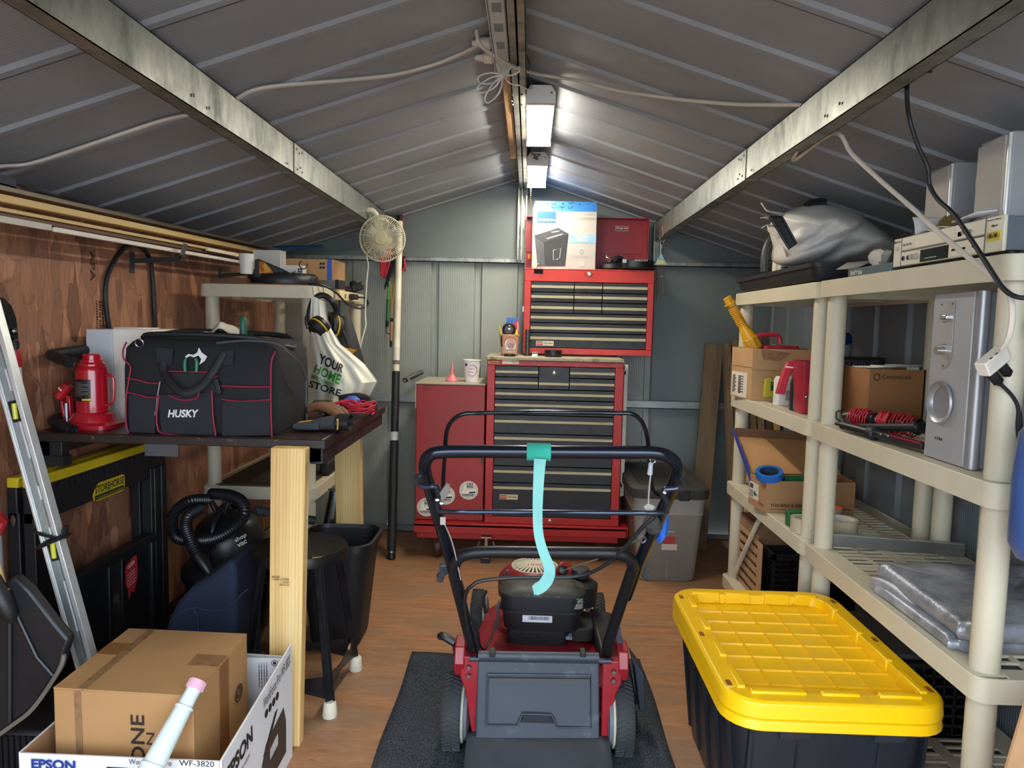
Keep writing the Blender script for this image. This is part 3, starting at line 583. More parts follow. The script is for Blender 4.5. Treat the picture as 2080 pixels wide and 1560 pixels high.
def SBE(v):
    L_ = [(633, 600), (630, 640), (632, 690), (630, 740), (624, 790), (620, 826)]; R_ = [(658, 612), (664, 650), (690, 700), (738, 740), (765, 775), (740, 826)]
    t = v * 5; i = min(int(t), 4); f = t - i
    return (L_[i][0] + (L_[i + 1][0] - L_[i][0]) * f, L_[i][1] + (L_[i + 1][1] - L_[i][1]) * f), (R_[i][0] + (R_[i + 1][0] - R_[i][0]) * f, R_[i][1] + (R_[i + 1][1] - R_[i][1]) * f)
q = B().grid(SB, 40, 36)
n0 = len(q.v)
q.grid(lambda u, v: SB(u, v) + V((0, .02 + .10 * v * math.sin(math.pi * u), 0)), 40, 36)
p('bag_body', q, mk('#d9d5c4', .35, var=.04, bump=.06, bs=25), s, w=True)
KB = mk('#17181a', .5, var=0); KG = mk('#2b8f2f', .5, var=0)
def BT(t_, a, b_, c_, m, **kw):
    A, Bp, Cc = pY(a[0], a[1], 2.775), pY(b_[0], b_[1], 2.77), pY(c_[0], c_[1], 2.78); ptext(t_, A, Bp, Cc, m, s, **kw)
def bagprint(t_, quad, m, name='lettering', bold=.03):
    # print follows the film: letters laid on the bag surface
    o_ = txt(t_, (0, 0, 0), (1, 0, 0), (0, 1, 0), 1, 1, m, s, w=True, bold=bold, name=name)
    import bmesh
    bm = bmesh.new(); bm.from_mesh(o_.data); bmesh.ops.triangulate(bm, faces=bm.faces); bmesh.ops.subdivide_edges(bm, edges=[e for e in bm.edges if e.calc_length() > .08], cuts=2); bm.to_mesh(o_.data); bm.free()
    (ax, ay), (bx_, by), (cx, cy), (dx, dy) = quad   # lower-left, lower-right, upper-right, upper-left pixels
    for q_ in o_.data.vertices:
        u, v = q_.co.x, q_.co.y
        px = (1 - v) * ((1 - u) * ax + u * bx_) + v * ((1 - u) * dx + u * cx); py = (1 - v) * ((1 - u) * ay + u * by) + v * ((1 - u) * dy + u * cy)
        vv, uu = (py - 600) / 226, .5
        for _ in range(12):
            a_, b__ = SBE(vv); uu = (px - a_[0]) / (b__[0] - a_[0]); yy = a_[1] + (b__[1] - a_[1]) * uu; vv = min(max(vv + (py - yy) / 226, 0), .999)
        s_ = SB(min(max(uu, 0), 1), vv); q_.co = pY(px, py, s_.y - .004)
    return o_
bagprint('YOUR', ((646, 738), (695, 758), (701, 742), (650, 717)), KB); bagprint('HOME', ((636, 756), (688, 782), (694, 762), (642, 740)), KG)
bagprint('IMPROVEMENT', ((631, 768), (676, 788), (679, 780), (634, 759)), KG, bold=.015); bagprint('STORE', ((626, 786), (690, 806), (694, 792), (630, 772)), KB)
txt('~', SB(.90, .89) + V((0, -.004, 0)), SB(.95, .76) - SB(.90, .89), V((-1, 0, .45)), .055, .004, KB, s)
# ================================================================ workbench
s = th('workbench', 'dark brown workbench with black steel frame and pine legs', 'workbench', (-1.03, 2.5, 0))
DK = mat_worn('#33221a', '#6b4a34', .6, 18, .3, wr=.5)
BZ = .90
p('tabletop', B().box(-1.475, -.60, 2.055, 2.925, BZ - .028, BZ), DK, s, w=True, bev=.003)
p('edge_trim', B().box(-1.475, -.60, 2.045, 2.055, BZ - .024, BZ - .002).box(-.60, -.592, 2.045, 2.925, BZ - .026, BZ - .002), mat_worn('#241a16', '#6a4c3a', .62, 26), s, w=True)
FR = mat_worn('#1c1d20', '#514a42', .66, 24, .4)
p('frame', B().box(-.76, -.605, 2.06, 2.095, BZ - .07, BZ - .028).box(-1.46, -1.385, 2.06, 2.095, BZ - .08, BZ - .028).box(-.64, -.602, 2.06, 2.91, BZ - .075, BZ - .028).box(-1.46, -1.42, 2.06, 2.91, BZ - .07, BZ - .028).box(-1.46, -.605, 2.88, 2.91, BZ - .07, BZ - .028), FR, s, w=True, bev=.002)
p('steel_tab', B().box(-1.13, -1.03, 2.052, 2.0595, BZ - .062, BZ - .026), mk('#55585c', .4, .6), s, w=True); p('steel_tab', B().box(-1.46, -1.375, 2.05, 2.09, BZ - .10, BZ - .07), FR, s, w=True)
lg = p('leg', B().hexa([(-.693, 1.975, 0), (-.648, 1.975, 0), (-.648, 2.012, 0), (-.693, 2.012, 0)], [(-.733, 2.005, .885), (-.633, 2.005, .885), (-.633, 2.043, .885), (-.733, 2.043, .885)]) if False else B().hexa([(-.738, 1.972, 0), (-.645, 1.972, 0), (-.645, 2.010, 0), (-.738, 2.010, 0)], [(-.735, 1.998, .882), (-.634, 1.998, .882), (-.634, 2.043, .882), (-.735, 2.043, .882)]), PINE, s, w=True, bev=.003, label='pale pine post at the front corner')
txt('SELECT', (-.676, 1.9785, .505), (-1, 0, .02), (0, .02, -1), .028, .022, mk('#7a6238', .8, var=0), lg, name='grade_stamp'); txt('~\n~', (-.705, 1.9785, .512), (-1, 0, .02), (0, .02, -1), .02, .016, mk('#7a6238', .8, var=0), lg, name='grade_stamp')
p('leg', B().hexa([(-.775, 2.87, 0), (-.668, 2.87, 0), (-.668, 2.908, 0), (-.775, 2.908, 0)], [(-.79, 2.86, .83), (-.682, 2.86, .83), (-.682, 2.898, .83), (-.79, 2.898, .83)]), mat_wood('#d9bf86', '#c9a868', '#a67c42'), s, w=True, bev=.003, label='older pine post at the rear corner')
p('knot', B().lathe([(.013, 0), (.012, .0008)], (-.735 - .035, 2.8605, .755), 14, axis=(0, -1, 0)), mk('#7a4a24', .6), s, w=True)
# bench top things
s = th('bottle_jack', 'red hydraulic bottle jack with black label on the bench', 'jack', (-1.362, 2.18, BZ))
RJ = mk('#b01626', .22, coat=.5, var=.06)
p('base', B().loft([rr(-.075, .075, -.065, .065, .03, 0), rr(-.075, .075, -.065, .065, .03, .012), rr(-.062, .066, -.055, .055, .035, .02), rr(-.055, .06, -.052, .052, .045, .045), rr(-.05, .052, -.05, .05, .048, .05)]), RJ, s)
p('cylinder', B().lathe([(.047, .045), (.047, .05), (.0465, .178), (.044, .19), (.041, .194), (.041, .199), (.033, .205), (.033, .211), (.026, .212), (.026, .226), (.022, .23), (0, .23)], (0, 0, 0), 36), RJ, s)
p('label', B().grid(lambda u, v: V((.0475 * math.sin(-.75 + u * 1.35 - .15), -.0475 * math.cos(-.75 + u * 1.35 - .15), .085 + v * .068)), 14, 2), mk('#16161a', .35, var=.02), s, label='black label')
p('label_bar', B().grid(lambda u, v: V((.0478 * math.sin(-.1 + u * .6), -.0478 * math.cos(-.1 + u * .6), .088 + v * .006)), 8, 2), mk('#d9b23a', .4, var=0), s)
q = B()
for k_ in range(10): q.grid(lambda u, v, k_=k_: V((.0478 * math.sin(-.8 + u * (1.1 if k_ % 3 else .9)), -.0478 * math.cos(-.8 + u * 1.1), .102 + k_ * .0045 + v * .0012)), 8, 2)
p('fine_print', q, mk('#8b8b8b', .6, var=0), s)
p('handle', B().tube(sp([(.046, -.01, .165), (.06, -.012, .166), (.073, -.012, .158), (.075, -.012, .14), (.073, -.012, .09), (.06, -.012, .075), (.047, -.01, .07)], 4), .0042, 8), RJ, s)
p('pump_socket', B().tube([(-.088, -.03, .095), (-.06, -.025, .135)], [.016, .016], 16).tube([(-.0885, -.03, .0943), (-.0895, -.03, .0928)], [.011, .011], 12), RJ, s)
p('socket_sticker', B().tube([(-.075, -.0275, .116), (-.0725, -.027, .1195)], [.0163, .0163], 16), WHITE, s)
p('pump_link', B().bar((-.075, -.034, .085), (-.066, -.032, .012), .008, .014, (0, 1, 0)).bar((-.062, -.02, .1), (-.058, -.02, .02), .012, .018, (0, 1, 0)), RJ, s, bev=.002); p('pump_rod', B().cyl((-.062, -.035, .02), (-.062, -.035, .078), .006, .006, 10), STEEL, s)
def hook(z, label):
    s = th('tube_hook', label, 'hook', (XL, 2.12, z))
    p('arm', B().tube(sp([(.002, .52, .01), (.03, .30, .008), (.045, .12, .006), (.04, .03, .0), (.055, .0, -.002), (.09, -.02, -.01), (.135, -.04, -.02)], 6), .0165, 14), BLACKM, s)
    p('open_end', B().ring((.1355, -.0402, -.0201), .0148, .002, (.9, -.35, -.2), 20, 6), BLACK, s); p('bore', B().lathe([(.0135, 0), (.0135, .0006)], (.1352, -.04, -.0199), 16, axis=(.9, -.35, -.2)), mk('#050506', .8), s)
hook(1.128, 'black bent tube hook sticking out of the wood wall above the jack'); hook(.925, 'black bent tube hook on the bench level left of the jack')
s = th('panel_box', 'white metal electrical panel box standing behind the jack', 'box', (-1.455, 2.30, BZ), rz=-2)
p('body', B().box(0, .09, 0, .20, 0, .305), mk('#c9ccd0', .4), s, bev=.003); p('lid', B().box(.09, .23, .0, .2, .0, .308), mk('#ece6d8', .4), s, bev=.004); p('top_rim', B().box(.065, .165, .05, .15, .305, .312), WHITE, s, bev=.002)
# tool bag
s = th('tool_bag', 'big black fabric tool bag with dark red piping, mouth unzipped', 'tool bag', (-.975, 2.25, BZ))
FAB = mk('#16181d', .85, bump=.35, bs=260, var=.15); FAB2 = mk('#1f2126', .85, bump=.35, bs=260); PIP = mk('#8e1836', .6)
x0, x1, y0, y1 = pY(250, 800, 2.095).x, pY(559, 850, 2.095).x, 2.095, 2.42
def bl(z, ex, ey, r, sy=0): return [V((v.x, v.y + sy, BZ + z)) for v in rr(x0 - ex, x1 + ex, y0 - ey, y1 + ey, r, 0, 5)]
p('body', B().loft([bl(.001, -.006, -.004, .022), bl(.012, .0, 0, .022), bl(.1, .003, .002, .022), bl(.19, .003, 0, .022), bl(.255, .0, -.004, .026), bl(.275, -.008, -.018, .04), bl(.287, -.03, -.05, .05)]), FAB, s, w=True)
p('mouth', B().loft([bl(.285, -.035, -.066, .05), bl(.262, -.05, -.08, .05)]), mk('#0b0c0f', .9), s, w=True)
p('mouth_frame', B().tube(sp([(x0 + .02, y0 + .1, BZ + .275), (x0 + .05, y0 + .06, BZ + .294), (-1.0, y0 + .045, BZ + .298), (x1 - .08, y0 + .06, BZ + .290), (x1 - .01, y0 + .12, BZ + .265), (x1 - .01, y0 + .2, BZ + .262), (x1 - .06, y1 - .06, BZ + .294), (-1.0, y1 - .04, BZ + .303), (x0 + .06, y1 - .06, BZ + .303), (x0 + .02, y1 - .14, BZ + .29)], 5, True), .009, 8, closed=True), BLACKM, s, w=True)
p('zip', B().tube(sp([pY(440, 697, 2.10), pY(500, 692, 2.105), pY(560, 698, 2.12), pY(590, 720, 2.15), pY(612, 742, 2.20), pY(622, 770, 2.27)], 6), .0035, 6).tube(sp([pY(622, 770, 2.29), pY(622, 830, 2.3), pY(625, 880, 2.31)], 4), .003, 6), mk('#4b4d52', .5), s, w=True)
FY = y0 - .006
def FP(px, py, d=0): return pY(px, py, FY - d)
for nm, pts in (('piping', [(257, 695), (250, 712), (252, 730), (265, 745), (262, 770), (256, 810), (256, 860), (262, 882)]), ('piping', [(258, 768), (285, 773), (300, 778), (325, 779)]), ('piping', [(258, 797), (285, 803), (300, 807), (325, 806)]),
                ('piping', [(323, 802), (318, 845), (320, 868), (330, 880), (380, 886), (430, 888), (438, 886), (433, 850), (430, 794)]), ('piping', [(340, 754), (420, 756), (443, 754)]), ('piping', [(343, 803), (365, 812), (385, 812), (400, 808), (405, 796), (425, 775), (443, 763)]),
                ('piping', [(450, 784), (500, 786), (548, 786)]), ('piping', [(450, 811), (480, 815), (500, 815), (548, 812)]), ('piping', [(559, 715), (552, 730), (550, 760), (550, 830), (552, 885), (557, 891)])):
    p(nm, B().tube(sp([FP(*q_, .0155 if 318 <= q_[0] <= 440 and q_[1] > 785 else .006) for q_ in pts], 4), .0026, 6), PIP, s, w=True)
pk = p('pocket', B().prism([FP(322, 800), FP(432, 796), FP(439, 884), FP(330, 882)], (0, -.012, 0)), FAB2, s, w=True, bev=.006)
p('pocket', B().prism([FP(262, 800), FP(318, 806), FP(316, 880), FP(264, 878)], (0, -.007, 0)), FAB2, s, w=True, bev=.004); p('pocket', B().prism([FP(452, 814), FP(548, 812), FP(550, 884), FP(452, 886)], (0, -.009, 0)), FAB2, s, w=True, bev=.004)
p('pocket', B().prism([FP(340, 757), FP(440, 757), FP(440, 800), FP(340, 800)], (0, -.005, 0)), FAB2, s, w=True, bev=.003)
p('handle', B().tube(sp([FP(330, 735, .006), FP(333, 755, .012), FP(345, 775, .03), FP(365, 795, .045), FP(385, 797, .045), FP(408, 785, .035), FP(428, 762, .015), FP(445, 735, .008), FP(455, 715, .004)], 5), .0125, 8, flat=.45, up=(0, 1, 0)), BLACKM, s, w=True)
p('patch', B().prism([FP(317, 706), FP(353, 708), FP(349, 742), FP(322, 741)], (0, -.003, 0)), FAB2, s, w=True)
p('patch', B().prism([FP(441, 713), FP(476, 713), FP(474, 740), FP(443, 744)], (0, -.003, 0)), FAB2, s, w=True)
WL = mk('#d7d9db', .5, var=0)
txt('HUSKY', FP(341, 848, .0135), (1, 0, .03), (0, 0, 1), .0935, .0235, WL, s, bold=.035, shear=.18)
# running dog emblem
p('emblem', B().prism([FP(376, 724, .001), FP(383, 719, .001), FP(393, 721, .001), FP(401, 716, .001), FP(404, 706, .001), FP(410, 716, .001), FP(421, 724, .001), FP(416, 733, .001), FP(405, 741, .001), FP(409, 729, .001), FP(403, 722, .001), FP(394, 726, .001), FP(386, 723, .001), FP(379, 727, .001)], (0, -.001, 0)), WL, s, w=True, label='grey dog head emblem')
p('d_ring', B().ring(FP(283, 697, .004), .0125, .0018, (0, 1, .3), 20, 6), STEEL, s, w=True)
p('zip_pull', B().tube(sp([FP(325, 775, .006), FP(319, 810, .01), FP(317, 838, .01)], 4), .0025, 6).ob(FP(316, 840, .012), (.007, .004, .012)), mk('#6c6e72', .4, .5), s, w=True); p('buckle', B().prism([FP(434, 770, .012), FP(444, 768, .012), FP(452, 798, .012), FP(443, 804, .012)], (0, -.008, 0)), BLACK, s, w=True, bev=.002)
p('zip_tag', B().prism([pY(618, 826, 2.215), pY(623, 826, 2.22), pY(623, 840, 2.22), pY(619, 840, 2.215)], (.004, -.003, 0)), BLACK, s, w=True)
# contents
s = th('pliers', 'pliers with green grips standing in the bag front pocket', 'pliers', FP(386, 750, .012))
p('grip', B().tube([FP(376, 755, .012), FP(375, 738, .012), FP(377, 728, .011)], [.0055, .006, .004], 10), mk('#1d6b4c', .4), s, w=True); p('grip', B().tube([FP(399, 755, .012), FP(400, 738, .012), FP(397, 728, .011)], [.0055, .006, .004], 10), mk('#1d6b4c', .4), s, w=True)
p('joint', B().tube([FP(377, 757, .0095), FP(398, 757, .0095)], .003, 6), STEEL, s, w=True)
one('white_rag', B().grid(lambda u, v: V((-1.0 + (u - .5) * .15, 2.33 + (v - .5) * .1 + .01 * math.sin(u * 9), BZ + .288 + .055 * (1 - abs(2 * u - .9)) * (1 - .5 * abs(2 * v - 1)) + .006 * math.sin(u * 14 + v * 8))), 18, 14), mk('#cfc6b6', .9), 'white cloth rag heaped in the open mouth of the tool bag', 'rag', solid=.003)
one('screwdriver', B().lathe([(.010, -.03), (.012, 0), (.012, .05), (.008, .062), (0, .066)], pY(494, 683, 2.3), 14), mk('#25604d', .4), 'green handled screwdriver standing in the tool bag mouth', 'screwdriver')
# gloves etc at the right end of the bench
def glove(name, label, pts, w_, c1, c2, r0, mat2=None):
    s = th(name, label, 'glove', pts[0])
    p('palm', B().loft([[V(a) + V((0, 0, 1)) * (h * .5 + h * .5 * math.sin(g)) + V(d) * (ww * math.cos(g)) for g in [2 * math.pi * i / 14 for i in range(14)]] for a, d, ww, h in w_]), c1, s, w=True, sub=1)
    return s
GY = mk('#d6a312', .7); GG = mk('#3a3d42', .8, bump=.3, bs=200)
s = th('work_glove', 'grey and yellow work glove with black cuff lying at the bench edge', 'glove', (-.66, 2.30, BZ))
p('hand', B().loft([[pZ(632 + 0, 855, BZ + .03) + V((t * .5, t * .06, 0)) + V((0, ww * math.cos(g), h * (.55 + .5 * math.sin(g)))) - V((0, 0, .03)) for g in [2 * math.pi * i / 14 for i in range(14)]] for t, ww, h in ((0, .03, .03), (.06, .04, .04), (.13, .042, .045), (.17, .036, .05))]), GG, s, w=True)
g0 = pZ(632, 855, BZ + .03)
for k_ in range(4): p('finger', B().tube([g0 + V((.035, -.03 + .02 * k_, -.012)), g0 + V((-.01, -.034 + .022 * k_, -.013)), g0 + V((-.045, -.03 + .02 * k_, -.015))], [.0125, .012, .009], 10), GY if k_ > 1 else GG, s, w=True)
p('cuff', B().loft([[g0 + V((t, .006, -.002)) + V((0, ww * math.cos(g), ww * .62 * math.sin(g))) for g in [2 * math.pi * i / 18 for i in range(18)]] for t, ww in ((.082, .038), (.085, .043), (.125, .046), (.125, .040), (.09, .036))], caps=False), BLACKM, s, w=True)
txt('~', g0 + V((.098, -.0385, -.02)), (.05, .0, 1), (-1, 0, .05), .036, .009, mk('#d6b312', .5, var=0), s, bold=.02)
s = th('leather_gloves', 'brown leather work gloves crumpled behind the grey glove', 'gloves', (-.69, 2.42, BZ))
g1 = pZ(634, 832, BZ + .045)
for k_ in range(5): p('finger', B().tube(sp([g1 + V((-.03, .03 * k_ * .6, -.005)), g1 + V((.02, .012 * k_, .012)), g1 + V((.07 + .006 * k_, .01 * k_ - .01, -.004)), g1 + V((.095 + .004 * k_, .01 * k_ - .015, -.025))], 3), [.013] * 9 + [.009], 10), mk(('#7a5136', '#6b4a35', '#8a6138', '#5a4436', '#7d5a3c')[k_], .8), s, w=True)
p('palm', B().lathe([(.02, -.02), (.042, -.012), (.048, .0), (.036, .016), (.012, .022)], g1 + V((-.03, .035, -.022)), 16, sx=1.3), mk('#5d4231', .8), s, w=True)
q = B(); g2 = V((-.618, 2.56, BZ + .032)); random.seed(3)
for k_ in range(16):
    a = k_ * .39; r_ = .035 + .018 * random.random(); q.tube(sp([g2 + V((r_ * 1.3 * math.cos(a + j * .9) , r_ * .8 * math.sin(a + j * .9) , .012 * math.sin(a * 3 + j * 1.3) + (random.random() - .4) * .03)) for j in range(5)], 4), .0028, 5)
q.tube(sp([g2 + V((-.13, -.04, .006)), g2 + V((-.08, -.02, .018)), g2 + V((-.03, 0, .03)), g2 + V((.0, -.02, .02))], 5), .006, 6)
one('red_rope', q, mk('#c22a3c', .65), 'tangle of red cord on the bench before the white bag', 'rope')
one('blue_cloth_ball', B().lathe([(.0, -.03), (.028, -.022), (.036, 0), (.030, .02), (.014, .032), (0, .034)], (-.665, 2.66, BZ + .034), 16), mk('#2a5fc0', .6, bump=.4, bs=30), 'crumpled blue cloth between red cord and white bag', 'cloth')
one('black_wrap', B().tube(sp([(-.72, 2.70, BZ + .04), (-.65, 2.70, BZ + .05), (-.60, 2.68, BZ + .035), (-.585, 2.62, BZ + .028)], 4), .026, 10), BLACKM, 'bundled black strap behind the red cord on the bench', 'strap', bev=0)
s = th('tyre_gauge', 'black handheld gauge lying behind the tool bag corner', 'gauge', (-.745, 2.55, BZ))
p('body', B().ob((-.745, 2.55, BZ + .03), (.075, .05, .055), (10, 0, 4)), BLACKM, s, w=True, bev=.01); p('screen', B().ob((-.745, 2.5235, BZ + .036), (.05, .003, .03), (10, 0, 4)), mk('#3c4440', .3), s, w=True)
# ================================================================ below and beside the bench
s = th('box_level', 'long aluminium box level leaning on the wall, strapped with black webbing', 'level', pY(175, 1342, 1.72))
a, b_ = V((-1.062, 1.80, .22)), V((-1.352, 1.80, 1.335))
a = pY(190, 1400, 1.78); b_ = pY(-42, 560, 1.80)
d = (b_ - a).normalized(); LEN = (b_ - a).length
nrm = V((0, -1, 0)); nrm = (nrm - d * nrm.dot(d)).normalized(); sd = d.cross(nrm).normalized()
if sd.x < 0: sd = -sd
AL = mk('#b4b8b8', .33, .8, var=.06, st=(1, 1, .2)); ALW = mk('#d0d3d2', .35, .5)
p('web', B().prism([a - sd * .017 + nrm * .008, a + sd * .015 + nrm * .008, a + sd * .015 - nrm * .008, a - sd * .017 - nrm * .008], d * LEN), AL, s, w=True)
p('flange', B().prism([a - sd * .023 + nrm * .014, a - sd * .016 + nrm * .014, a - sd * .016 - nrm * .014, a - sd * .023 - nrm * .014], d * LEN).prism([a + sd * .015 + nrm * .014, a + sd * .027 + nrm * .014, a + sd * .027 - nrm * .014, a + sd * .015 - nrm * .014], d * LEN), ALW, s, w=True, bev=.0015)
q = B()
for k_ in range(5): o = a - sd * (.011 - k_ * .004) + nrm * .008; q.prism([o, o + sd * .0014, o + sd * .0014 + nrm * .003, o + nrm * .003], d * LEN)
p('rib', q, AL, s, w=True)
for t in (.08, .27, .40, .50, .66, .78, .87):
    o = a + d * LEN * t + sd * .005 + nrm * .0082; p('recess', B().plate(o, sd, d, .008, .075, .0006), mk('#7d8182', .4, .5), s, w=True)
def vial(px, py, t, flip):
    o = a + d * t; f = p('vial_block', B().prism([o - sd * .008 - d * .028 + nrm * .004, o + sd * .023 - d * .028 + nrm * .004, o + sd * .023 + d * .028 + nrm * .004, o - sd * .008 + d * .028 + nrm * .004], nrm * .009), BLACK, s, w=True, bev=.002)
    p('vial', B().tube([o - d * .02 + nrm * .0145 + sd * .003, o + d * .02 + nrm * .0145 + sd * .009], .006, 12), mk('#c8c83a', .15, var=.02), f, w=True, label='yellow green bubble tube')
def tof(px, py): return max(0, min(LEN, (pY(px, py, 1.80) - a).dot(d)))
vial(0, 0, tof(36, 835), 0); vial(0, 0, tof(122, 1112), 0)
t_ = tof(100, 1098); o = a + d * t_
p('strap', B().tube([o + sd * (.031 * math.cos(g)) * 1.0 + nrm * (.02 * math.sin(g)) + d * (.006 * math.cos(g)) for g in [2 * math.pi * i / 20 for i in range(20)]], .019, 8, closed=True, flat=.25), BLACKM, s, w=True, label='black webbing strap')
p('strap', B().tube([o + d * .02 + sd * (.031 * math.cos(g)) + nrm * (.021 * math.sin(g)) - d * (.016 * math.cos(g)) for g in [2 * math.pi * i / 20 for i in range(20)]], .011, 8, closed=True, flat=.3).tube([o + sd * .031, o + sd * .045 + d * .03 - nrm * .0], .012, 8, flat=.4), BLACKM, s, w=True)
# lopping shears with red grip hanging at frame edge
s = th('lopper', 'black lopping shears with red sleeved handle hanging at the wall edge', 'loppers', (-1.45, 1.86, 1.0))
def Q(px, py, x=-1.44): return pX(px, py, x)
p('blade', B().prism([Q(-30, 600), Q(0, 605), Q(15, 620), Q(25, 645), Q(28, 668), Q(30, 690), Q(20, 690), Q(8, 682), Q(10, 660), Q(0, 640), Q(-30, 630)], (.012, 0, 0)), mk('#2a2e31', .35, .7), s, w=True, bev=.002)
p('pivot', B().lathe([(.009, 0), (.009, .006), (.004, .01)], Q(19, 672) + V((.012, 0, 0)), 12, axis=(1, -.2, 0)).lathe([(.005, 0), (.004, .005)], Q(24, 690) + V((.012, 0, 0)), 10, axis=(1, -.2, 0)), STEEL, s, w=True)
p('neck', B().tube([Q(24, 682), Q(30, 700), Q(28, 712)], [.012, .012, .01], 10), BLACK, s, w=True)
p('grip', B().tube([Q(28, 706), Q(31, 718), Q(34, 742), Q(33, 746)], [.009, .014, .014, .011], 12), mk('#b2222c', .4), s, w=True)
hd = p('handle', B().tube([Q(33, 746), Q(37, 790), Q(40, 840)], .0125, 12), mk('#cfccc5', .4), s, w=True, label='white printed handle tube')
txt('~', Q(44, 792, -1.42), (0, .12, -1), (0, 1, .12), .035, .008, mk('#7a1f22', .6, var=0), hd)
# turned file handle, red handles, grey pole at the frame edge
s = th('turned_tool', 'tool with turned dark wood handle hanging point down on the wall', 'tool', Q(35, 1180, -1.46))
p('handle', B().tube([Q(22, 1035, -1.46), Q(30, 1040, -1.46), Q(30, 1055, -1.46), Q(30, 1062, -1.46), Q(38, 1085, -1.46), Q(42, 1105, -1.46), Q(36, 1120, -1.46)][1:], [.008, .013, .010, .013, .014, .009], 14), mat_wood('#5b4034', '#463028', '#2d1d17'), s, w=True)
p('blade', B().tube([Q(37, 1118, -1.46), Q(42, 1140, -1.46), Q(48, 1182, -1.46)], [.006, .005, .005], 8), mk('#4c3a33', .5, .5), s, w=True)
one('hand_tool', B().tube([Q(46, 1035, -1.475), Q(44, 1075, -1.475), Q(43, 1110, -1.475)], [.009, .012, .009], 10), mk('#8e1f25', .5), 'slim tool with dark red handle behind the level', 'tool')
one('hand_tool', B().tube([Q(-10, 1045, -1.40), Q(2, 1060, -1.40), Q(-8, 1085, -1.40)], [.016, .018, .014], 10), mk('#a8202a', .5), 'bright red tool grip at the photo edge beside the turned wood handle', 'tool')
one('grey_pole', B().tube([(-1.478, 1.93, 0.0), (-1.478, 1.90, 1.2)], .011, 12), mk('#a3a6a8', .4, .3), 'grey metal pole against the wall behind the level', 'pole')
# snow shovel
s = th('snow_shovel', 'black plastic snow shovel standing blade down, wooden handle', 'shovel', (-1.22, 1.62, 0))
SHV = mat_worn('#191b1f', '#3a3d42', .64, 9, .38)
YS = 1.62
def G(px, py, y=YS): return pY(px, py, y)
out = [(-60, 1215), (0, 1192), (28, 1170), (60, 1200), (108, 1262), (140, 1300), (120, 1362), (68, 1438), (22, 1475), (-20, 1508), (-60, 1530)]
q = B(); front = [G(*t) + V((0, .0, 0)) for t in out]; q.prism(front, (0, .03, 0))
p('blade', q, SHV, s, w=True, bev=.008)
p('rib', B().tube([G(30, 1240, YS - .004), G(75, 1335, YS - .004), G(108, 1372, YS - .002)], .004, 6).tube([G(20, 1260, YS - .004), G(20, 1465, YS - .004)], .006, 6), SHV, s, w=True)
p('socket', B().tube([G(-18, 1175, YS - .012), G(2, 1215, YS - .016), G(18, 1245, YS - .016), G(26, 1262, YS - .012)], [.02, .024, .019, .01], 14), SHV, s, w=True); p('rivet', B().lathe([(.004, 0), (.003, .003)], G(19, 1196, YS - .03), 8, axis=(0, -1, 0)), STEEL, s, w=True)
p('wear_edge', B().tube(sp([G(130, 1330, YS - .003), G(120, 1362, YS - .003), G(68, 1438, YS - .003), G(22, 1475, YS - .003), G(-30, 1512, YS - .003)], 4), .0055, 6), mk('#6f6a5e', .7), s, w=True, label='grey scraped edge')
p('handle', B().tube([G(2, 1200, YS), G(-60, 1000, YS + .02)], .0145, 12), PINE, s, w=True)
# black ribbed tote liner behind shovel
s = th('ribbed_bin', 'black ribbed plastic bin in the corner behind the snow shovel', 'bin', (-1.38, 1.95, 0))
p('body', B().box(-1.46, -1.20, 1.68, 1.90, 0, .20), BLACKM, s, w=True, bev=.01)
q = B()
for k_ in range(16): x_ = -1.45 + k_ * .0155; q.box(x_, x_ + .007, 1.673, 1.681, .01, .19)
p('ribs', q, BLACK, s, w=True, kind='stuff')
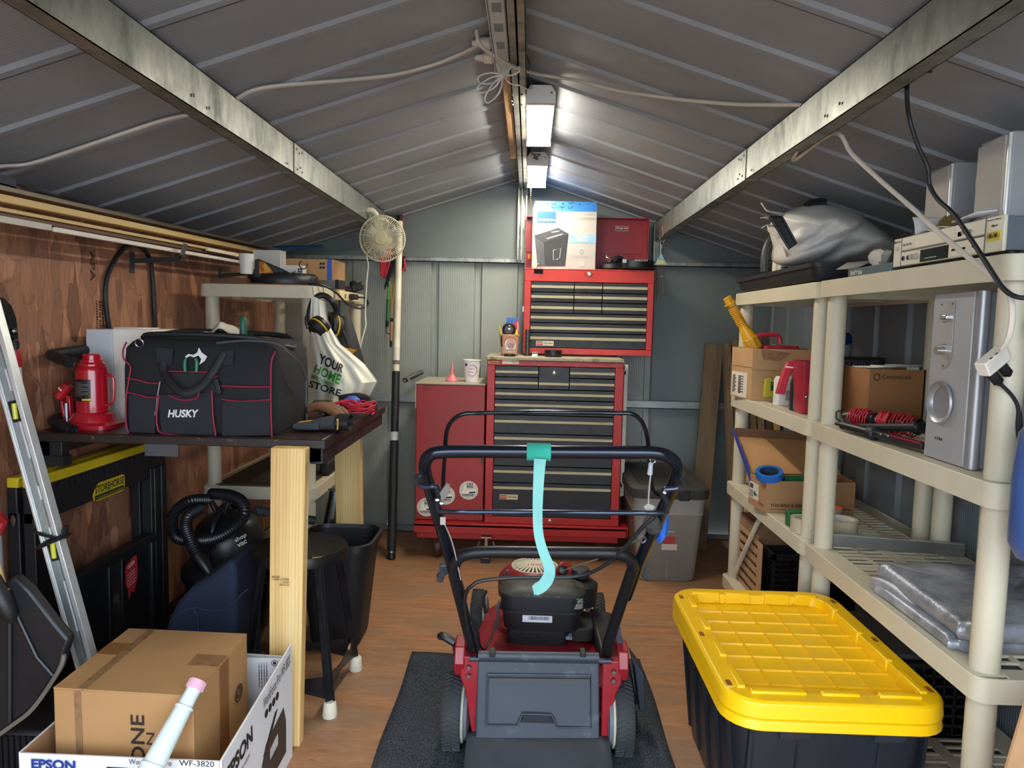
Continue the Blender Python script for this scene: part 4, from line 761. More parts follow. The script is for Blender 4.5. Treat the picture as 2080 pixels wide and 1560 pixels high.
# folded plastic sawhorses
def sawhorse(dx, label, front):
    s = th('sawhorse', label, 'sawhorse', (-1.40 + dx, 2.3, 0), group=None)
    X0 = -1.40 + dx; SW = mat_worn('#17191d', '#3c3b35', .66, 16, .45); YL = mat_worn('#c9b018', '#5b4d12', .66, 22, .5)
    def H(px, py, e=0): return pX(px, py, X0 + e)
    y0, y1, zt = 1.95, 2.69, .785
    p('top_rail', B().box(X0 - .03, X0 + .004, y0, y1 - .02, zt - .03, zt), YL, s, w=True, bev=.004, label='yellow top strip')
    b0 = p('beam', B().box(X0 - .03, X0, y0, y1, zt - .135, zt - .03), SW, s, w=True, bev=.004)
    q = B()
    for k_ in range(24): y_ = y0 + .02 + k_ * .03; q.box(X0 - .001, X0 + .006, y_, y_ + .014, zt - .06, zt - .034)
    p('teeth', q, SW, b0, w=True, kind='stuff')
    p('post', B().box(X0 - .03, X0 + .004, y1 - .115, y1, 0, zt - .1).box(X0 - .03, X0 + .01, y1 - .1, y1 - .08, 0, zt - .1).box(X0 - .03, X0 + .01, y1 - .05, y1 - .03, 0, zt - .1), SW, s, w=True, bev=.003)
    p('post', B().box(X0 - .03, X0 + .004, y0, y0 + .1, 0, zt - .1), SW, s, w=True, bev=.003)
    if front:
        pn = p('tray_panel', B().box(X0 - .02, X0 + .004, y0 + .1, y1 - .13, .09, .43), SW, s, w=True)
        p('tray_rim', B().box(X0 - .02, X0 + .022, y0 + .1, y1 - .12, .415, .445).box(X0 - .02, X0 + .018, y1 - .145, y1 - .12, .08, .43).box(X0 - .02, X0 + .018, y0 + .1, y1 - .12, .075, .1), SW, s, w=True, bev=.005)
        p('tray_rib', B().box(X0, X0 + .012, 2.285, 2.305, .09, .42).box(X0, X0 + .012, 2.36, 2.38, .09, .42), SW, s, w=True, bev=.003)
        p('tray_groove', B().box(X0 + .0035, X0 + .006, 2.31, 2.355, .10, .36), mat_worn('#2a2722', '#5a5140', .55, 12), s, w=True)
        p('hand_slot', B().box(X0 + .0035, X0 + .0055, 2.30, 2.365, .375, .405), mk('#050506', .9), s, w=True)
        p('lower_panel', B().box(X0 - .02, X0 + .002, y0 + .1, y1 - .13, .01, .075), SW, s, w=True)
        # label plate
        lp = p('name_plate', B().prism([(X0 + .0005, y_, z_) for y_, z_ in ((2.225, .668), (2.23, .651), (2.245, .645), (2.39, .645), (2.402, .651), (2.406, .672), (2.403, .698), (2.39, .703), (2.26, .703), (2.24, .692))], (.002, 0, 0)), mk('#cdb51c', .5), s, w=True, label='yellow name plate')
        txt('STOREHORSE', (X0 + .003, 2.235, .671), (0, 1, 0), (0, 0, 1), .163, .025, INK, lp, bold=.02); lb = p('plate_bar', B().plate((X0 + .003, 2.232, .650), (0, 1, 0), (0, 0, 1), .165, .015), INK, lp, w=True)
        txt('FOLDING SAWHORSE', (X0 + .004, 2.24, .653), (0, 1, 0), (0, 0, 1), .15, .006, mk('#cdb51c', .5, var=0), lp)
        # red caution sticker
        cs = p('caution_sticker', B().prism([(X0 + .0045, y_, z_) for y_, z_ in ((2.395, .372), (2.44, .395), (2.462, .392), (2.468, .33), (2.462, .30), (2.44, .262), (2.425, .275), (2.41, .25), (2.405, .29), (2.39, .31))], (.0015, 0, 0)), mat_worn('#b52a34', '#e3a7a4', .62, 60), s, w=True, label='torn red caution sticker')
        txt('CAUTION', (X0 + .0065, 2.402, .360), (0, 1, .2), (0, -.2, 1), .045, .014, mk('#f0e6e2', .6, var=0), cs, bold=.03)
        q = B()
        for k_ in range(5): q.plate((X0 + .0065, 2.40, .338 - k_ * .011), (0, 1, .2), (0, -.2, 1), .05, .002, .0004)
        p('fine_print', q, mk('#e6c9c4', .6, var=0), cs, w=True)
        rs = p('round_sticker', B().lathe([(.032, 0), (.032, .002)], (X0 + .001, 2.06, .59), 24, axis=(1, 0, 0)), mk('#b3262c', .5), s, w=True, label='red and yellow round sticker'); p('sticker_star', B().lathe([(.021, 0), (.021, .001)], (X0 + .003, 2.06, .59), 5, axis=(1, 0, 0)), mk('#c8c832', .5), rs, w=True)
    return s
sawhorse(-.045, 'folded black sawhorse with yellow top, the one flat against the wall', False); sawhorse(0, 'folded black sawhorse lettered STOREHORSE with a red caution sticker', True)
# shop vacuum
s = th('shop_vacuum', 'black shop vacuum with ribbed hose coiled over its head', 'vacuum', (-1.16, 2.72, 0))
VB = mk('#15181d', .38); cx, cy = -1.15, 2.70
p('tank', B().lathe([(.13, .03), (.155, .06), (.165, .17), (.17, .235)], (cx, cy, 0), 36), mk('#171a20', .25), s, w=True)
p('tank_ring', B().lathe([(.172, .235), (.182, .25), (.182, .285), (.172, .30), (.15, .315), (.0, .32)], (cx, cy, 0), 36), VB, s, w=True)
p('latch_panel', B().box(cx - .05, cx + .06, cy - .183, cy - .165, .19, .27), mk('#3c4148', .15, .4), s, w=True, bev=.004); p('side_latch', B().ob((cx + .1, cy - .15, .22), (.03, .03, .08), (0, 0, 30)), mk('#8d7a60', .3, .4), s, w=True, bev=.004)
p('motor_head', B().lathe([(.135, .315), (.14, .34), (.135, .40), (.115, .45), (.08, .485), (.03, .50), (0, .502)], (cx - .01, cy, 0), 32), VB, s, w=True)
p('carry_handle', B().tube(sp([(cx - .01, cy - .14, .39), (cx - .01, cy - .145, .46), (cx - .01, cy - .08, .52), (cx - .01, cy + .02, .525), (cx - .01, cy + .12, .45)], 5), .011, 10), VB, s, w=True)
p('bracket', B().bar((cx - .035, cy - .04, .5), (cx - .06, cy - .04, .545), .03, .014).bar((cx - .005, cy - .04, .5), (cx + .01, cy - .04, .545), .03, .012), VB, s, w=True, bev=.003)
txt('shop', (cx + .065, cy - .112, .405), (.8, .55, .45), (-.35, -.1, 1), .045, .02, mk('#d5d7d8', .5, var=0), s, bold=.02); txt('vac', (cx + .075, cy - .116, .39), (.8, .55, .45), (-.35, -.1, 1), .036, .014, mk('#d5d7d8', .5, var=0), s, bold=.02)
p('deck_port', B().lathe([(.03, 0), (.032, .012), (.024, .012), (.022, .002), (0, .002)], (cx + .12, cy - .06, .315), 20), VB, s, w=True); p('vent', B().box(cx - .055, cx - .05, cy - .145, cy - .13, .34, .38).box(cx - .04, cx - .035, cy - .15, cy - .13, .34, .38).box(cx - .025, cx - .02, cy - .15, cy - .13, .34, .38), mk('#2b3038', .4), s, w=True)
hp = sp([pY(595, 1042, 2.62), pY(550, 1038, 2.60), pY(520, 1030, 2.56), pY(500, 1012, 2.54), pY(475, 1003, 2.60), pY(445, 1003, 2.70)], 10)
def hose(pts, r=.021):
    P_ = []; acc = 0
    pts = [V(q_) for q_ in pts]
    # resample evenly so the corrugation is regular
    out_ = [pts[0]]; step = .0045; rest = step
    for a_, b2 in zip(pts, pts[1:]):
        L_ = (b2 - a_).length; t = rest
        while t <= L_: out_.append(a_ + (b2 - a_) * (t / L_)); t += step
        rest = t - L_
    return B().tube(out_, [r * (1 + .07 * (1 if (i // 1) % 2 else -1)) for i in range(len(out_))], 12)
h1 = sp([pY(640, 1058, 2.66), pY(570, 1045, 2.60), pY(515, 1035, 2.56)], 8)
h2 = sp([pY(420, 1015, 2.62), pY(385, 1018, 2.56), pY(356, 1040, 2.53), pY(350, 1070, 2.52), pY(360, 1092, 2.51), pY(395, 1098, 2.50), pY(440, 1092, 2.48), pY(480, 1068, 2.48), pY(498, 1040, 2.50), pY(490, 1018, 2.55), pY(465, 1006, 2.62), pY(430, 1003, 2.70)], 8)
h3 = sp([pY(405, 1033, 2.56), pY(383, 1048, 2.50), pY(378, 1072, 2.47), pY(390, 1105, 2.44), pY(405, 1135, 2.42)], 8)
p('hose', hose(h2), VB, s, w=True); p('hose', hose(h3), VB, s, w=True); p('hose', hose(h1, .017), mk('#2a3138', .4), s, w=True)
p('hose_wand', B().tube([pY(403, 1130, 2.42), pY(418, 1152, 2.40), pY(428, 1168, 2.40)], [.022, .018, .014], 14), VB, s, w=True)
# navy padded cushion
s = th('padded_case', 'navy blue padded fabric case leaning against the stool', 'case', (-1.05, 2.15, 0))
NV = mk('#141f36', .85, bump=.25, bs=240, var=.12)
prof = [pY(338, 1290, 2.10), pY(352, 1250, 2.10), pY(385, 1205, 2.10), pY(415, 1183, 2.12), pY(520, 1118, 2.30), pY(545, 1120, 2.32), pY(560, 1160, 2.3), pY(520, 1290, 2.10)]
prof2 = [(-1.13, .28), (-1.10, .345), (-1.05, .40), (-.99, .435), (-.935, .485), (-.915, .49), (-.908, .45), (-.908, .0), (-1.18, .0), (-1.17, .15)]
p('body', B().prism([(x_ + .0, 2.16, z_) for x_, z_ in prof2], (0, .22, 0)), NV, s, w=True, bev=.025)
p('seam', B().tube(sp([(-1.12, 2.158, .285), (-1.04, 2.156, .33), (-1.03, 2.156, .2), (-1.06, 2.156, .05)], 5), .0025, 6).tube(sp([(-1.04, 2.156, .335), (-.95, 2.156, .33), (-.87, 2.158, .40)], 5), .0025, 6), mk('#22304c', .8), s, w=True)
# stool
s = th('metal_stool', 'worn black metal stool with round seat and white rubber feet', 'stool', (-.70, 2.22, 0))
SM = mat_worn('#131316', '#cdbf9e', .70, 24, .28, wr=.6); SM2 = mat_worn('#141417', '#d8cfae', .735, 30, .3)
sc = V((-.745, 2.29, 0)); zs = .505
p('seat', B().lathe([(.0, zs - .004), (.145, zs - .004), (.152, zs - .002), (.155, zs - .008), (.155, zs - .034), (.150, zs - .034), (.148, zs - .012), (0, zs - .012)], sc, 48), SM2, s, w=True)
p('seat_chip', B().plate(sc + V((.03, -.146, zs - .0035)), (1, .15, 0), (0, 1, 0), .018, .006, .0006).plate(sc + V((.078, -.122, zs - .0035)), (1, .5, 0), (-.4, 1, 0), .03, .006, .0006).plate(sc + V((-.03, -.03, zs - .0035)), (1, .2, 0), (-.2, 1, 0), .013, .006, .0006), mk('#d8c84a', .7), s, w=True, label='chipped yellow paint')
feet = [V((-.603, 2.14, 0)), V((-.595, 2.445, 0)), V((-.885, 2.44, 0)), V((-.885, 2.15, 0))]
tops = [sc + V((.085, -.095, zs - .03)), sc + V((.10, .085, zs - .03)), sc + V((-.09, .09, zs - .03)), sc + V((-.09, -.09, zs - .03))]
for f, t in zip(feet, tops):
    l = p('leg', B().bar(f + V((0, 0, .03)), t, .026, .004, (t - f).cross(V((1, 1, 0)))).bar(f + V((.0, 0, .03)) + (sc - f).normalized().cross(V((0, 0, 1))) * .011, t + (sc - f).normalized().cross(V((0, 0, 1))) * .011, .004, .026, (t - f).cross(V((1, 1, 0)))), SM, s, w=True)
    p('rubber_foot', B().lathe([(.022, 0), (.024, .004), (.020, .045), (.017, .05)], f, 16), mk('#d9d3bf', .6), l, w=True, label='white rubber foot')
for i in range(4):
    a, b2 = feet[i].lerp(tops[i], .19), feet[(i + 1) % 4].lerp(tops[(i + 1) % 4], .19)
    m_ = (a + b2) / 2
    q = B(); up = V((0, 0, 1)); 
    A = [a + up * .035, m_ + up * .012, b2 + up * .035]; Bt = [a - up * .04, m_ - up * .012, b2 - up * .04]
    q.prism([A[0], A[1], A[2], Bt[2], Bt[1], Bt[0]], (b2 - a).cross(up).normalized() * .003); p('stretcher', q, mat_worn('#17171a', '#cfc4a4', .60 if i == 0 else .66, 12, .35), s, w=True)
# waste bin
s = th('waste_bin', 'black plastic waste bin behind the stool', 'waste bin', (-.72, 2.73, 0))
def wb_(z, k_, r): return rr(-.87 + k_, -.575 - k_, 2.56 + k_ * .7, 2.86 - k_ * .7, r, z, 6)
p('body', B().loft([wb_(0, .06, .05), wb_(.02, .05, .06), wb_(.40, .012, .065), wb_(.40, .016, .062), wb_(.03, .054, .056)], caps=False), BLACKM, s, w=True); p('base', B().loft([wb_(.004, .055, .05), wb_(.012, .055, .05)]), BLACKM, s, w=True)
p('rim', B().loft([wb_(.385, .012, .065), wb_(.388, -.002, .07), wb_(.412, -.002, .07), wb_(.415, .008, .066), wb_(.40, .014, .062)], caps=False), BLACK, s, w=True)
one('metal_tube', B().tube([(-.838, 2.955, .30), (-.806, 2.975, .525)], .040, 22), mk('#8f8f8c', .25, 1), 'short shiny metal tube sticking up behind the waste bin', 'tube')
# things on the corner shelf lower deck
one('shelf_liner', B().box(-1.33, -.93, 2.97, 3.72, .5375, .541), mk('#2f2a28', .6), 'dark mat lying on the corner shelf deck under the bench', 'mat')
one('dark_case', B().box(-.95, -.905, 3.2, 3.5, .538, .60), mk('#202328', .5), 'black case at the back of the corner shelf deck under the bench', 'case', bev=.008)
# ================================================================ foreground boxes on the left
s = th('cardboard_box', 'taped brown cardboard box lettered ONE, sitting inside the white printer carton', 'cardboard box', (-.90, 1.65, .015))
CB = mk('#ab8254', .8, var=.05, vs=6, bump=.05, bs=40)
lo = [(-1.045, 1.50, .015), (-.722, 1.485, .015), (-.728, 1.80, .015), (-1.05, 1.81, .015)]; hi = [(-1.045, 1.50, .415), (-.722, 1.485, .415), (-.728, 1.80, .415), (-1.05, 1.81, .415)]
p('body', B().hexa([V(q_) for q_ in lo], [V(q_) for q_ in hi]), CB, s, w=True, bev=.002)
h_ = [V(q_) for q_ in hi]
p('flap', B().hexa([h_[0] + V((0, 0, .0005)), h_[0].lerp(h_[1], .205) + V((0, 0, .0005)), h_[3].lerp(h_[2], .205) + V((0, 0, .0005)), h_[3] + V((0, 0, .0005))], [h_[0] + V((0, 0, .004)), h_[0].lerp(h_[1], .205) + V((0, 0, .004)), h_[3].lerp(h_[2], .205) + V((0, 0, .004)), h_[3] + V((0, 0, .004))]), CB, s, w=True)
p('flap', B().hexa([h_[0].lerp(h_[1], .21) + V((0, 0, .0005)), h_[1] + V((0, 0, .0005)), h_[2] + V((0, 0, .0005)), h_[3].lerp(h_[2], .21) + V((0, 0, .0005))], [h_[0].lerp(h_[1], .21) + V((0, 0, .004)), h_[1] + V((0, 0, .004)), h_[2] + V((0, 0, .004)), h_[3].lerp(h_[2], .21) + V((0, 0, .004))]), CB, s, w=True)
TP = mk('#a07a58', .15, var=.2, vs=40, alpha=.75); TPB = mk('#8a5f38', .3, var=.08)
zt = V((0, 0, .0046))
p('packing_tape', B().hexa([h_[0].lerp(h_[1], .17) + zt, h_[0].lerp(h_[1], .235) + zt, h_[3].lerp(h_[2], .235) + zt, h_[3].lerp(h_[2], .17) + zt], [q_ + V((0, 0, .0006)) for q_ in (h_[0].lerp(h_[1], .17) + zt, h_[0].lerp(h_[1], .235) + zt, h_[3].lerp(h_[2], .235) + zt, h_[3].lerp(h_[2], .17) + zt)]), TP, s, w=True, label='clear brown packing tape')
f0, f1 = V((-1.045, 1.50, 0)), V((-.722, 1.485, 0))
def ff(u, z, e=.0012): q_ = f0.lerp(f1, u); return V((q_.x, q_.y - e, z))
p('packing_tape', B().prism([ff(.15, .415), ff(.2, .415), ff(.21, .05), ff(.165, .05)], (0, -.0006, 0)), TP, s, w=True)
p('paper_tape', B().hexa([h_[0].lerp(h_[3], .52) + zt, h_[0].lerp(h_[3], .52).lerp(h_[1].lerp(h_[2], .52), .2) + zt, h_[0].lerp(h_[3], .72).lerp(h_[1].lerp(h_[2], .72), .2) + zt, h_[0].lerp(h_[3], .72) + zt], [q_ + V((0, 0, .0005)) for q_ in (h_[0].lerp(h_[3], .52) + zt, h_[0].lerp(h_[3], .52).lerp(h_[1].lerp(h_[2], .52), .2) + zt, h_[0].lerp(h_[3], .72).lerp(h_[1].lerp(h_[2], .72), .2) + zt, h_[0].lerp(h_[3], .72) + zt)]), TPB, s, w=True, label='brown paper tape'); 
s0, s1 = V((-.722, 1.485, 0)), V((-.728, 1.80, 0))
def fs_(u, z, e=.0012): q_ = s0.lerp(s1, u); return V((q_.x + e, q_.y, z))
p('packing_tape', B().prism([fs_(.44, .415), fs_(.44, .05), fs_(.60, .05), fs_(.60, .415)], (.0006, 0, 0)), TPB, s, w=True)
p('packing_tape', B().hexa([h_[1].lerp(h_[2], .42).lerp(h_[0].lerp(h_[3], .42), .24) + zt, h_[1].lerp(h_[2], .42) + zt, h_[1].lerp(h_[2], .60) + zt, h_[1].lerp(h_[2], .60).lerp(h_[0].lerp(h_[3], .60), .24) + zt], [q_ + V((0, 0, .0005)) for q_ in (h_[1].lerp(h_[2], .42).lerp(h_[0].lerp(h_[3], .42), .24) + zt, h_[1].lerp(h_[2], .42) + zt, h_[1].lerp(h_[2], .60) + zt, h_[1].lerp(h_[2], .60).lerp(h_[0].lerp(h_[3], .60), .24) + zt)]), TP, s, w=True)
DKI = mk('#2b221d', .7, var=0)
uf = (f1 - f0).normalized()
txt('ONE', ff(.653, .252, .0016), (0, 0, 1), -uf, .116, .032, DKI, s, bold=.012)
txt('N', ff(.722, .300, .0016), (0, 0, 1), -uf, .028, .018, DKI, s)
mp = p('round_emblem', B().ring(fs_(.80, .29, .0016), .021, .002, (1, 0, 0), 28, 6).ring(fs_(.80, .29, .0016), .013, .0012, (1, 0, 0), 20, 6).tube([fs_(.75, .28), fs_(.80, .31), fs_(.85, .285)], .0015, 5).tube([fs_(.76, .30), fs_(.80, .275), fs_(.84, .3)], .0015, 5), mk('#4a3524', .7, var=0), s, w=True, label='round printed emblem')
s = th('printer_carton', 'open white printed carton lettered EPSON holding the brown box', 'carton', (-.86, 1.68, 0))
WC = mk('#e4e7ea', .45, var=.03); INN = mk('#b3875c', .85, var=.05)
A, Bq, Cq, Dq = V((-1.088, 1.445, 0)), V((-.640, 1.440, 0)), V((-.652, 1.93, 0)), V((-1.10, 1.93, 0))
def wall(name, a, b2, z0, z1, n_, za=None, **kw):
    t = (b2 - a).cross(V((0, 0, 1))).normalized() * .004
    za = z1 if za is None else za
    w_ = p(name, B().hexa([a + V((0, 0, z0)), b2 + V((0, 0, z0)), b2 - t + V((0, 0, z0)), a - t + V((0, 0, z0))], [a + V((0, 0, za)), b2 + V((0, 0, z1)), b2 - t + V((0, 0, z1)), a - t + V((0, 0, za))]), WC, s, w=True, **kw)
    p('inner_liner', B().hexa([a - t * 1.05 + V((0, 0, z0)), b2 - t * 1.05 + V((0, 0, z0)), b2 - t * 1.5 + V((0, 0, z0)), a - t * 1.5 + V((0, 0, z0))], [a - t * 1.05 + V((0, 0, za - .001)), b2 - t * 1.05 + V((0, 0, z1 - .001)), b2 - t * 1.5 + V((0, 0, z1 - .001)), a - t * 1.5 + V((0, 0, za - .001))]), INN, w_, w=True)
    return w_
fr = wall('front_panel', A, Bq, 0, .298, 1); sd_ = wall('side_panel', Bq, Cq, 0, .335, 1, za=.30); wall('back_panel', Cq, Dq, 0, .29, 1); wall('side_panel', Dq, A, 0, .30, 1)
p('floor_panel', B().hexa([A + V((.01, .01, 0)), Bq + V((-.01, .01, 0)), Cq + V((-.01, -.01, 0)), Dq + V((.01, -.01, 0))], [A + V((.01, .01, .012)), Bq + V((-.01, .01, .012)), Cq + V((-.01, -.01, .012)), Dq + V((.01, -.01, .012))]), INN, s, w=True)
BLU = mk('#1e3a8a', .5, var=0)
uA = (Bq - A).normalized()
def fa(u, z): q_ = A + uA * u; return V((q_.x, q_.y - .0008, z))
def fpix(px, py): return pY(px, py, 1.4415)
txt('EPSON', fpix(64, 1561), uA, (0, 0, 1), .098, .0225, BLU, fr, bold=.04)
txt('WorkForce Pro', fpix(262, 1552), uA, (0, 0, 1), .094, .012, DKI, fr); txt('WF-3820', fpix(364, 1555), uA, (0, 0, 1), .077, .013, DKI, fr, bold=.015)
p('print_block', B().plate(fpix(217, 1580), uA, (0, 0, 1), .046, .025, .0005), INK, fr, w=True)
q = B()
for k_ in range(6): q.plate(fpix(60 + k_ * 66, 1640), uA, (0, 0, 1), .05, .06, .0005)
p('picture_tile', q, mk('#7a8594', .5, var=.3, vs=30), fr, w=True)
uB = (Cq - Bq).normalized(); zz = V((0, 0, 1))
def fb(y_, z): q_ = Bq + uB * y_; return V((q_.x + .0009, q_.y, z))
sl = (zz * 1 + uB * 0)
ris = (uB + zz * .035 / .49 ).normalized(); upb = (zz - ris * zz.dot(ris)).normalized()
txt('EPSON', fb(.02, .225), ris, upb, .16, .042, DKI, sd_, bold=.04); txt('EXCEED YOUR VISION', fb(.04, .20), ris, upb, .12, .010, DKI, sd_)
txt('WorkForce Pro WF-3820', fb(.255, .270), ris, upb, .215, .03, DKI, sd_)
q = B()
for k_ in range(4): q.lathe([(.011, 0), (.011, .0006)], fb(.275 + k_ * .028, .25), 16, axis=(1, 0, 0))
p('icon_dot', q, DKI, sd_, w=True)
q = B().prism([fb(.23, .05), fb(.43, .05), fb(.43, .14), fb(.41, .19), fb(.27, .17), fb(.24, .13)], (.0005, 0, 0)); pr = p('printer_picture', q, mk('#3a3130', .5), sd_, w=True, label='picture of a black printer'); p('picture_screen', B().prism([fb(.30, .11), fb(.36, .115), fb(.36, .145), fb(.30, .138)], (.001, 0, 0)), mk('#cfd3d6', .5), pr, w=True); p('picture_tray', B().prism([fb(.25, .15), fb(.30, .165), fb(.36, .215), fb(.34, .215)], (.001, 0, 0)), mk('#1e1d20', .5), pr, w=True)
fl = p('end_flap', B().hexa([V((-.775, 1.93, .28)), V((-.66, 1.93, .28)), V((-.66, 1.934, .28)), V((-.775, 1.934, .28))], [V((-.79, 1.92, .305)), V((-.672, 1.92, .30)), V((-.672, 1.924, .30)), V((-.79, 1.924, .305))]), WC, s, w=True)
fl2 = p('end_flap', B().prism([(-.715, 1.905, .20), (-.66, 1.908, .20), (-.668, 1.9, .305), (-.79, 1.9, .305), (-.79, 1.905, .12)], (0, -.003, 0)), WC, s, w=True)
p('icon_ring', B().ring((-.69, 1.8958, .292), .0085, .0008, (0, 1, 0), 20, 5).box(-.694, -.686, 1.8952, 1.8962, .288, .296), DKI, fl2, w=True)
for k_ in range(4): txt('~', (-.714 - k_ * .007, 1.8962, .296 - .004), (0, 0, -1), (1, 0, 0), .075, .0045, mk('#39414a', .6, var=0), fl2)
# plastic tube with pink cap
s = th('plastic_tube', 'white plastic tube with a pink cap leaning across the cardboard box', 'tube', (-.75, 1.3, .3))
a, b2 = pY(300, 1575, 1.36), pY(403, 1383, 1.50); d = (b2 - a).normalized(); L = (b2 - a).length
a2 = a - d * .55
TW = mk('#cfdcd8', .35, var=.03)
p('tube', B().tube([a2, a, a + d * L * .1, a + d * L * .1, a + d * L * .70, a + d * L * .71, a + d * L * .94], [.027, .0262, .0258, .0235, .0185, .0165, .0155], 22), TW, s, w=True)
p('collar', B().tube([a + d * L * .69, a + d * L * .71], [.0205, .0205], 22).tube([a + d * L * .08, a + d * L * .1], [.028, .028], 22), TW, s, w=True, bev=.001)
q = B(); q.tube([a + d * L * .9, a + d * L * .905, a + d * L * 1.0, a + d * L * 1.005], [.0165, .0195, .0185, .016], 24)
pc = p('cap', q, mk('#d9a9bb', .4), s, w=True, label='ribbed pink cap')
q = B()
side = d.cross(V((0, 1, 0))).normalized(); oth = d.cross(side)
for k_ in range(20):
    g = 2 * math.pi * k_ / 20; rad = side * math.cos(g) + oth * math.sin(g); q.bar(a + d * L * .91 + rad * .0192, a + d * L * .995 + rad * .0184, .0022, .0018, rad)
p('cap_ridges', q, mk('#d9a9bb', .4), pc, w=True, kind='stuff')
# ================================================================ back wall centre: rolling cabinet, side cabinet, top chest
REDW = mat_worn('#a81d1c', '#3d1210', .72, 26, .38); REDL = mat_worn('#c02a1d', '#5a1a10', .74, 30, .36)
DRW = mat_worn('#1a1b1e', '#4a4640', .66, 20, .42); STRIP = mat_worn('#c3b796', '#7d725a', .66, 40, .35)
NICK = mk('#b9b2a0', .3, .9)
def zc(py, Y0, px=1005): return pY(px, py, Y0).z
s = th('tool_cabinet', 'red rolling tool cabinet with black drawers on a red wheeled base', 'tool cabinet', (.14, 3.87, 0))
x0, x1, y0, y1 = -.213, .490, 3.65, 4.10
dz0, dz1 = zc(1049, 3.65), zc(742, 3.65); dx0, dx1 = -.172, .446
fr = B()
fr.box(x0, dx0, y0, y0 + .03, dz0, dz1).box(dx1, x1, y0, y0 + .03, dz0, dz1).box(x0, x1, y0, y0 + .03, dz1, 1.066).box(x0, x1, y0, y0 + .03, .208, dz0)
p('front_frame', fr, REDW, s, w=True, bev=.0025)
p('carcass', B().box(x0, x0 + .004, y0 + .03, y1, .208, 1.066).box(x1 - .004, x1, y0 + .03, y1, .208, 1.066).box(x0, x1, y1 - .004, y1, .208, 1.066).box(x0, x1, y0 + .03, y1, .208, .214).box(x0, x1, y0 + .03, y1, 1.05, 1.066), REDW, s, w=True); p('drawer_gap_shade', B().box(dx0, dx1, y0 + .036, y0 + .05, .22, 1.045), mk('#08080a', .8), s, w=True)  # near-black sheet behind the drawers paints the shade seen in the gaps
p('top_board', B().box(x0 - .006, x1 + .0, y0 - .012, y1, 1.0665, 1.084), mat_worn('#a99d83', '#7a6c54', .55, 20, .6), s, w=True, bev=.003)
def drawer(s, x0, x1, z0, z1, Y0, zs, sh=.0125, grip=True, **kw):
    d = p('drawer', B().box(x0 + .0012, x1 - .0012, Y0 + .003, Y0 + .3 if False else Y0 + .035, z0 + .0022, z1 - .0022), DRW, s, w=True, bev=.0015)
    if grip: p('pull_strip', B().prism([(x0 + .003, Y0 + .003, zs - sh / 2), (x0 + .003, Y0 - .008, zs - sh / 2 + .002), (x0 + .003, Y0 - .010, zs + sh / 2), (x0 + .003, Y0 + .003, zs + sh / 2 + .001)], (x1 - x0 - .006, 0, 0)), STRIP, d, w=True)
    return d
zz = [zc(v, 3.65) for v in (742, 765, 789, 811, 842, 880, 913, 946, 980, 1049)]; ss = [zc(v, 3.65) for v in (755, 777, 799.5, 822.5, 855.5, 890, 924, 957.5, 990.5)]
xa, xb = pY(1094, 760, 3.65).x, pY(1157, 760, 3.65).x
for i in (0, 1):
    drawer(s, dx0, xa, zz[i + 1], zz[i], 3.65, ss[i]); drawer(s, xb, dx1, zz[i + 1], zz[i], 3.65, ss[i])
dl = drawer(s, xa, xb, zz[2], zz[0], 3.65, ss[1] - .002)
p('lock', B().lathe([(.011, 0), (.011, .004), (.008, .006), (0, .006)], (pY(1126, 755, 3.65).x, 3.652, ss[0]), 18, axis=(0, -1, 0)), NICK, dl, w=True)
for i in range(2, 9): last = drawer(s, dx0, dx1, zz[i + 1], zz[i], 3.65, ss[i])
def plate(par, px, py, Y0, w_=.095, h_=.026):
    o = pY(px, py, Y0); b0 = p('badge', B().box(o.x, o.x + w_, Y0 - .003, Y0 + .002, o.z - h_, o.z), mk('#c8b78f', .4, .4), par, w=True, label='red and cream maker badge')
    p('badge_red', B().box(o.x + .003, o.x + w_ * .38, Y0 - .0038, Y0, o.z - h_ + .003, o.z - .003), mk('#a3221d', .4), b0, w=True); txt('SEARS', (o.x + .006, Y0 - .0042, o.z - h_ * .62), (1, 0, 0), (0, 0, 1), w_ * .3, h_ * .3, mk('#d9c9a2', .5, var=0), b0, bold=.02)
    txt('CRAFTSMAN', (o.x + w_ * .42, Y0 - .0036, o.z - h_ * .62), (1, 0, 0), (0, 0, 1), w_ * .54, h_ * .3, mk('#2b241a', .5, var=0), b0, bold=.02)
plate(last, 1015, 1004, 3.651)
p('lock', B().lathe([(.010, 0), (.010, .004), (.006, .006), (0, .006)], pY(1117, 1058, 3.65), 16, axis=(0, -1, 0)), NICK, s, w=True)
st1 = p('sticker', B().plate(pY(992, 738, 3.649), (1, 0, 0), (0, 0, 1), .055, .012), mk('#c79a5c', .6), s, w=True, label='tan printed label strip'); txt('~', pY(995, 737, 3.6475), (1, 0, 0), (0, 0, 1), .045, .007, INK, st1)
st2 = p('sticker', B().plate(pY(1020, 739, 3.649), (1, 0, 0), (0, 0, 1), .086, .021), mk('#d9cdb3', .6), s, w=True, label='cream printed label'); txt('~', pY(1037, 735, 3.6475), (1, 0, 0), (0, 0, 1), .045, .004, INK, st2); txt('~', pY(1042, 738, 3.6475), (1, 0, 0), (0, 0, 1), .018, .0035, INK, st2)
p('side_handle', B().box(x1 + .012, x1 + .020, 3.72, 3.745, .35, 1.05).box(x1 + .012, x1 + .034, 3.745, 3.75, .35, 1.052).box(x1, x1 + .02, 3.72, 3.745, 1.0, 1.02).box(x1, x1 + .02, 3.72, 3.745, .40, .42), mk('#d6d0be', .5), s, w=True, label='white angle strip on the side')
